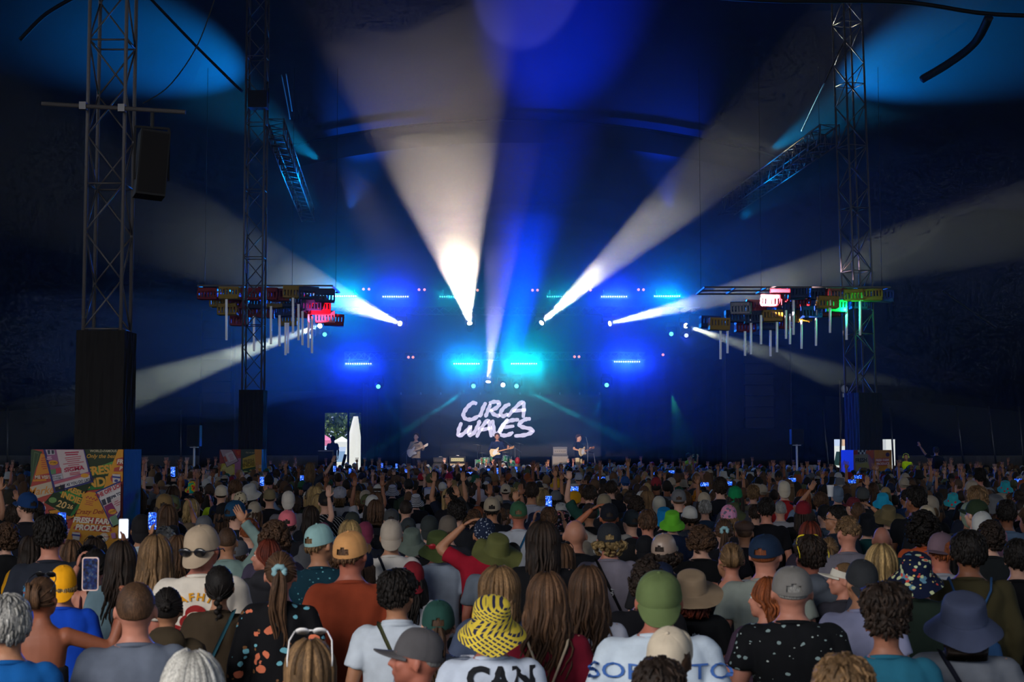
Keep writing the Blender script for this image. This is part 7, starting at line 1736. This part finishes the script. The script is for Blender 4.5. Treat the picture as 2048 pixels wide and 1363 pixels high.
dp = MB().tube([P(697, 820, 69.3), V3((P(697, 820, 69.3).x, 69.3, 0))], .05, 8).build('door_post', BLK, smooth=True); tag(dp, 'dark upright post in the left door opening', 'post')
# photographer and steward at the front barrier
ph_ = make_person(P(1370,0,57.6).x, 57.6, 1.72, -1.0, sex='f', hair='short', hc='black', top='tee', tc='#8a9a20', skin='tan', arms=('phone','phone'), z=.45, label='person with dark hair lit green at the stage barrier, facing right')
st_ = make_person(P(1797,0,58).x, 58.2, 1.72, PI, hair='crop', hc='black', top='tee', tc='#a8c818', skin='tan', z=.42, label='steward in yellow high-visibility vest behind the right painted box', extras=('eyes',))
st_['label'] = 'person in yellow high-visibility vest and ear defenders beside right painted box'
m = MB()
for s in (-1, 1): m.lathe([(.035, 0), (.04, .02), (.02, .035)], 12, (s*.09, 0, 0), Matrix.Rotation(s*PI/2, 3, 'Y'))
m.tube([(-.1, 0, 0), (-.08, 0, .11), (0, 0, .14), (.08, 0, .11), (.1, 0, 0)], .008); o = m.build('ear_defenders', M('yellow_shell', (.6, .7, .05), .4), st_); o.matrix_local = head_mat(0)
light('green_lamp', 'SPOT', (P(1340,0,59).x, 59.5, 4.5), 300, (0.05, 1.0, .35), target=(P(1370,0,57).x, 57.6, 1.9), spot_size=.5, spot_blend=.5)
light('hi_vis_light', 'SPOT', (P(1797,0,56).x + 1, 55, 4), 120, (0.9, 1.0, .7), target=(P(1797,0,58).x, 58.2, 1.9), spot_size=.35, spot_blend=.5)
# crowd barrier steps
for px, lab in ((1370, 'black step behind the barrier, under the green-lit person'), (1797, 'black step behind the barrier at the right')):
    tag(MB().box((P(px,0,58).x, 58.0, .2), (1.2, .9, .4)).build('barrier_step', BLK), lab, 'step')
tag(MB().box((P(620,0,31).x, 31.0, .2), (.5, .5, .4)).build('step_box', BLK), 'low box under the person raised above the crowd', 'box')

# ---------------------------------------------------------------- outside, seen through the door openings
struct('ground_outside', MB().box((0, 110, .0), (140, 78, .06)), M('grass_outside', (.16, .22, .08), .9))
def far_tree(x, y, h, r, label, seed):
    t = thing('tree', label, 'tree', (x, y, 0), 0, 'trees outside the tent'); rg = random.Random(seed)
    MB().tube([(0, 0, 0), (.1, 0, h * .6)], [.35, .2], 8).build('trunk', M('bark', (.08, .06, .045), .9), t)
    vs = []; fs = []; n = 0
    for i in range(7500):
        d = V3((rg.gauss(0, 1), rg.gauss(0, 1), rg.gauss(0, 1))).normalized(); rad = rg.uniform(.6, 1) * (1 + .25 * noise.noise(d * 2.4 + V3((seed, 0, 0)))); c = V3((d.x * r * rad, d.y * r * rad, h * .58 + d.z * h * .42 * rad))
        a = V3((rg.gauss(0, 1), rg.gauss(0, 1), rg.gauss(0, 1))).normalized() * .22; b_ = a.cross(V3((rg.random(), rg.random(), rg.random() + .1))).normalized() * .16
        vs += [c - a, c + b_, c + a, c - b_]; fs.append((n, n+1, n+2, n+3)); n += 4
    lf = obj('foliage', mesh('foliage', vs, fs, fabric('leaves', (.10, .17, .05), (.22, .30, .10), .7, .8, 0)), t); lf['kind'] = 'stuff'
far_tree(-15.5, 104, 15, 6, 'large green tree filling the left door opening', 1); far_tree(-11, 108, 14, 5, 'green tree at the right of the left door opening', 2); far_tree(-19, 112, 16, 6, 'green tree at the left of the left door opening', 3)
WC = M('white_canvas', (.8, .8, .78), .8); PC = M('pink_canvas', (.75, .22, .38), .8); BC = M('blue_canvas', (.25, .38, .6), .8)
def gazebo(px, pytop, pyeave, wpx, Y, mat, label):
    p_ = P(px, pytop, Y); e_ = P(px, pyeave, Y); w2 = wpx / 2 * Y / F; t = thing('gazebo', label, 'gazebo', (p_.x, Y, 0), 0, 'gazebos outside')
    m = MB(); m.add([(0, 0, p_.z), (-w2, -w2, e_.z), (w2, -w2, e_.z), (w2, w2, e_.z), (-w2, w2, e_.z), (-w2, -w2, e_.z - .3), (w2, -w2, e_.z - .3), (w2, w2, e_.z - .3), (-w2, w2, e_.z - .3)], [(0,1,2), (0,2,3), (0,3,4), (0,4,1), (1,5,6,2), (2,6,7,3), (3,7,8,4), (4,8,5,1)]); m.build('canopy', mat, t)
    for sx in (-1, 1):
        for sy in (-1, 1): MB().tube([(sx*w2*.98, sy*w2*.98, 0), (sx*w2*.98, sy*w2*.98, e_.z)], .04, 6).build('leg', ALU, t)
gazebo(648, 868, 880, 36, 84, PC, 'pink gazebo outside the left door opening'); gazebo(684, 872, 883, 34, 88, WC, 'white gazebo outside the left door opening')
tag(MB().box((P(690,0,90).x, 92, 1.1), (9, .3, 2.2)).build('banner', BC), 'pale blue banner wall outside the left door opening', 'banner')
tag(MB().box((P(680,0,80).x, 80, .8), (7, .2, 1.7)).build('canvas_wall', WC), 'white canvas wall low outside the left door opening', 'canvas')
# white door flap, sloping, folded back
vs = []; fs = []; n = 10
for i in range(n + 1):
    t_ = i / n; a = P(707 - 24 * t_ ** .9, 832 + 106 * t_, 79.5); b_ = P(716 + 14 * t_, 832 + 106 * t_, 79)
    for k in range(7): q = a.lerp(b_, k / 6); q.y += .05 * math.sin(k * 2.2 + i * .2); vs.append(q)
for i in range(n):
    for k in range(6): q = i*7 + k; fs.append((q, q+1, q+8, q+7))
tag(obj('door_flap', mesh('door_flap', vs, fs, M('white_flap', (.85, .83, .78), .8, emit=None), True)), 'tall white canvas at the right of the left door opening', 'canvas')
# things behind the right opening
van = thing('van', 'white van seen through the right door opening', 'van', (P(1675,0,80).x, 80, 0))
m = MB(); m.add([V3((x, y, z)) for y in (0, 1.9) for x, z in ((-2.2, .3), (-2.2, 2.0), (-1.9, 2.5), (.1, 2.5), (.25, 1.6), (.5, 1.2), (.5, .3))], [(0,1,2,3,4,5,6), (13,12,11,10,9,8,7)] + [(i, 7+i, 7+(i+1) % 7, (i+1) % 7) for i in range(7)]); m.build('van_body', M('van_white', (.85, .87, .86), .3), van)
m = MB(); m.add([(-.1, -.02, 2.2), (-.45, -.02, 2.2), (-.6, -.02, 1.5), (.1, -.02, 1.45)], [(0,1,2,3)]); m.build('window', M('glass_dark', (.02, .05, .05), .1), van)
for x in (-1.5, 0): m = MB(); m.lathe([(.32, -.05), (.32, .1)], 16, (x, 0, .33), RX); m.build('wheel', DARK, van)
tag(MB().box((P(1693,0,84).x, 84, 1.7), (1.3, .4, 3.4)).build('partition', M('peach_board', (.75, .48, .32), .8)), 'peach coloured board outside the right door opening', 'board')
tag(MB().box((P(1712,0,86).x + .9, 86, 1.6), (1.8, .4, 3.2)).build('partition', M('pink_board', (.7, .42, .3), .8)), 'second peach board outside, half hidden by tower cover', 'board')
cb = thing('cabin', 'white cabin with dark end seen right of the tower cover', 'cabin', (P(1767,0,82).x, 82, 0)); m = MB(); m.box((0, 0, 1.6), (1.1, 2, 3.2)); m.build('cabin_wall', WC, cb); m = MB(); m.box((.85, 0, 1.6), (.6, 2, 3.2)); m.build('dark_end', BLK, cb)
m = MB()
for x in (.62, .72, ):
    for z in (2.75, 2.0): m.ell((x, -1.02, z), (.04, .02, .04), 8, 6)
m.build('bulb', M('bulb', (.1, .1, .1), .3, emit=(1, 1, .9), es=3), cb)
bpy.data.scenes.remove(TS)
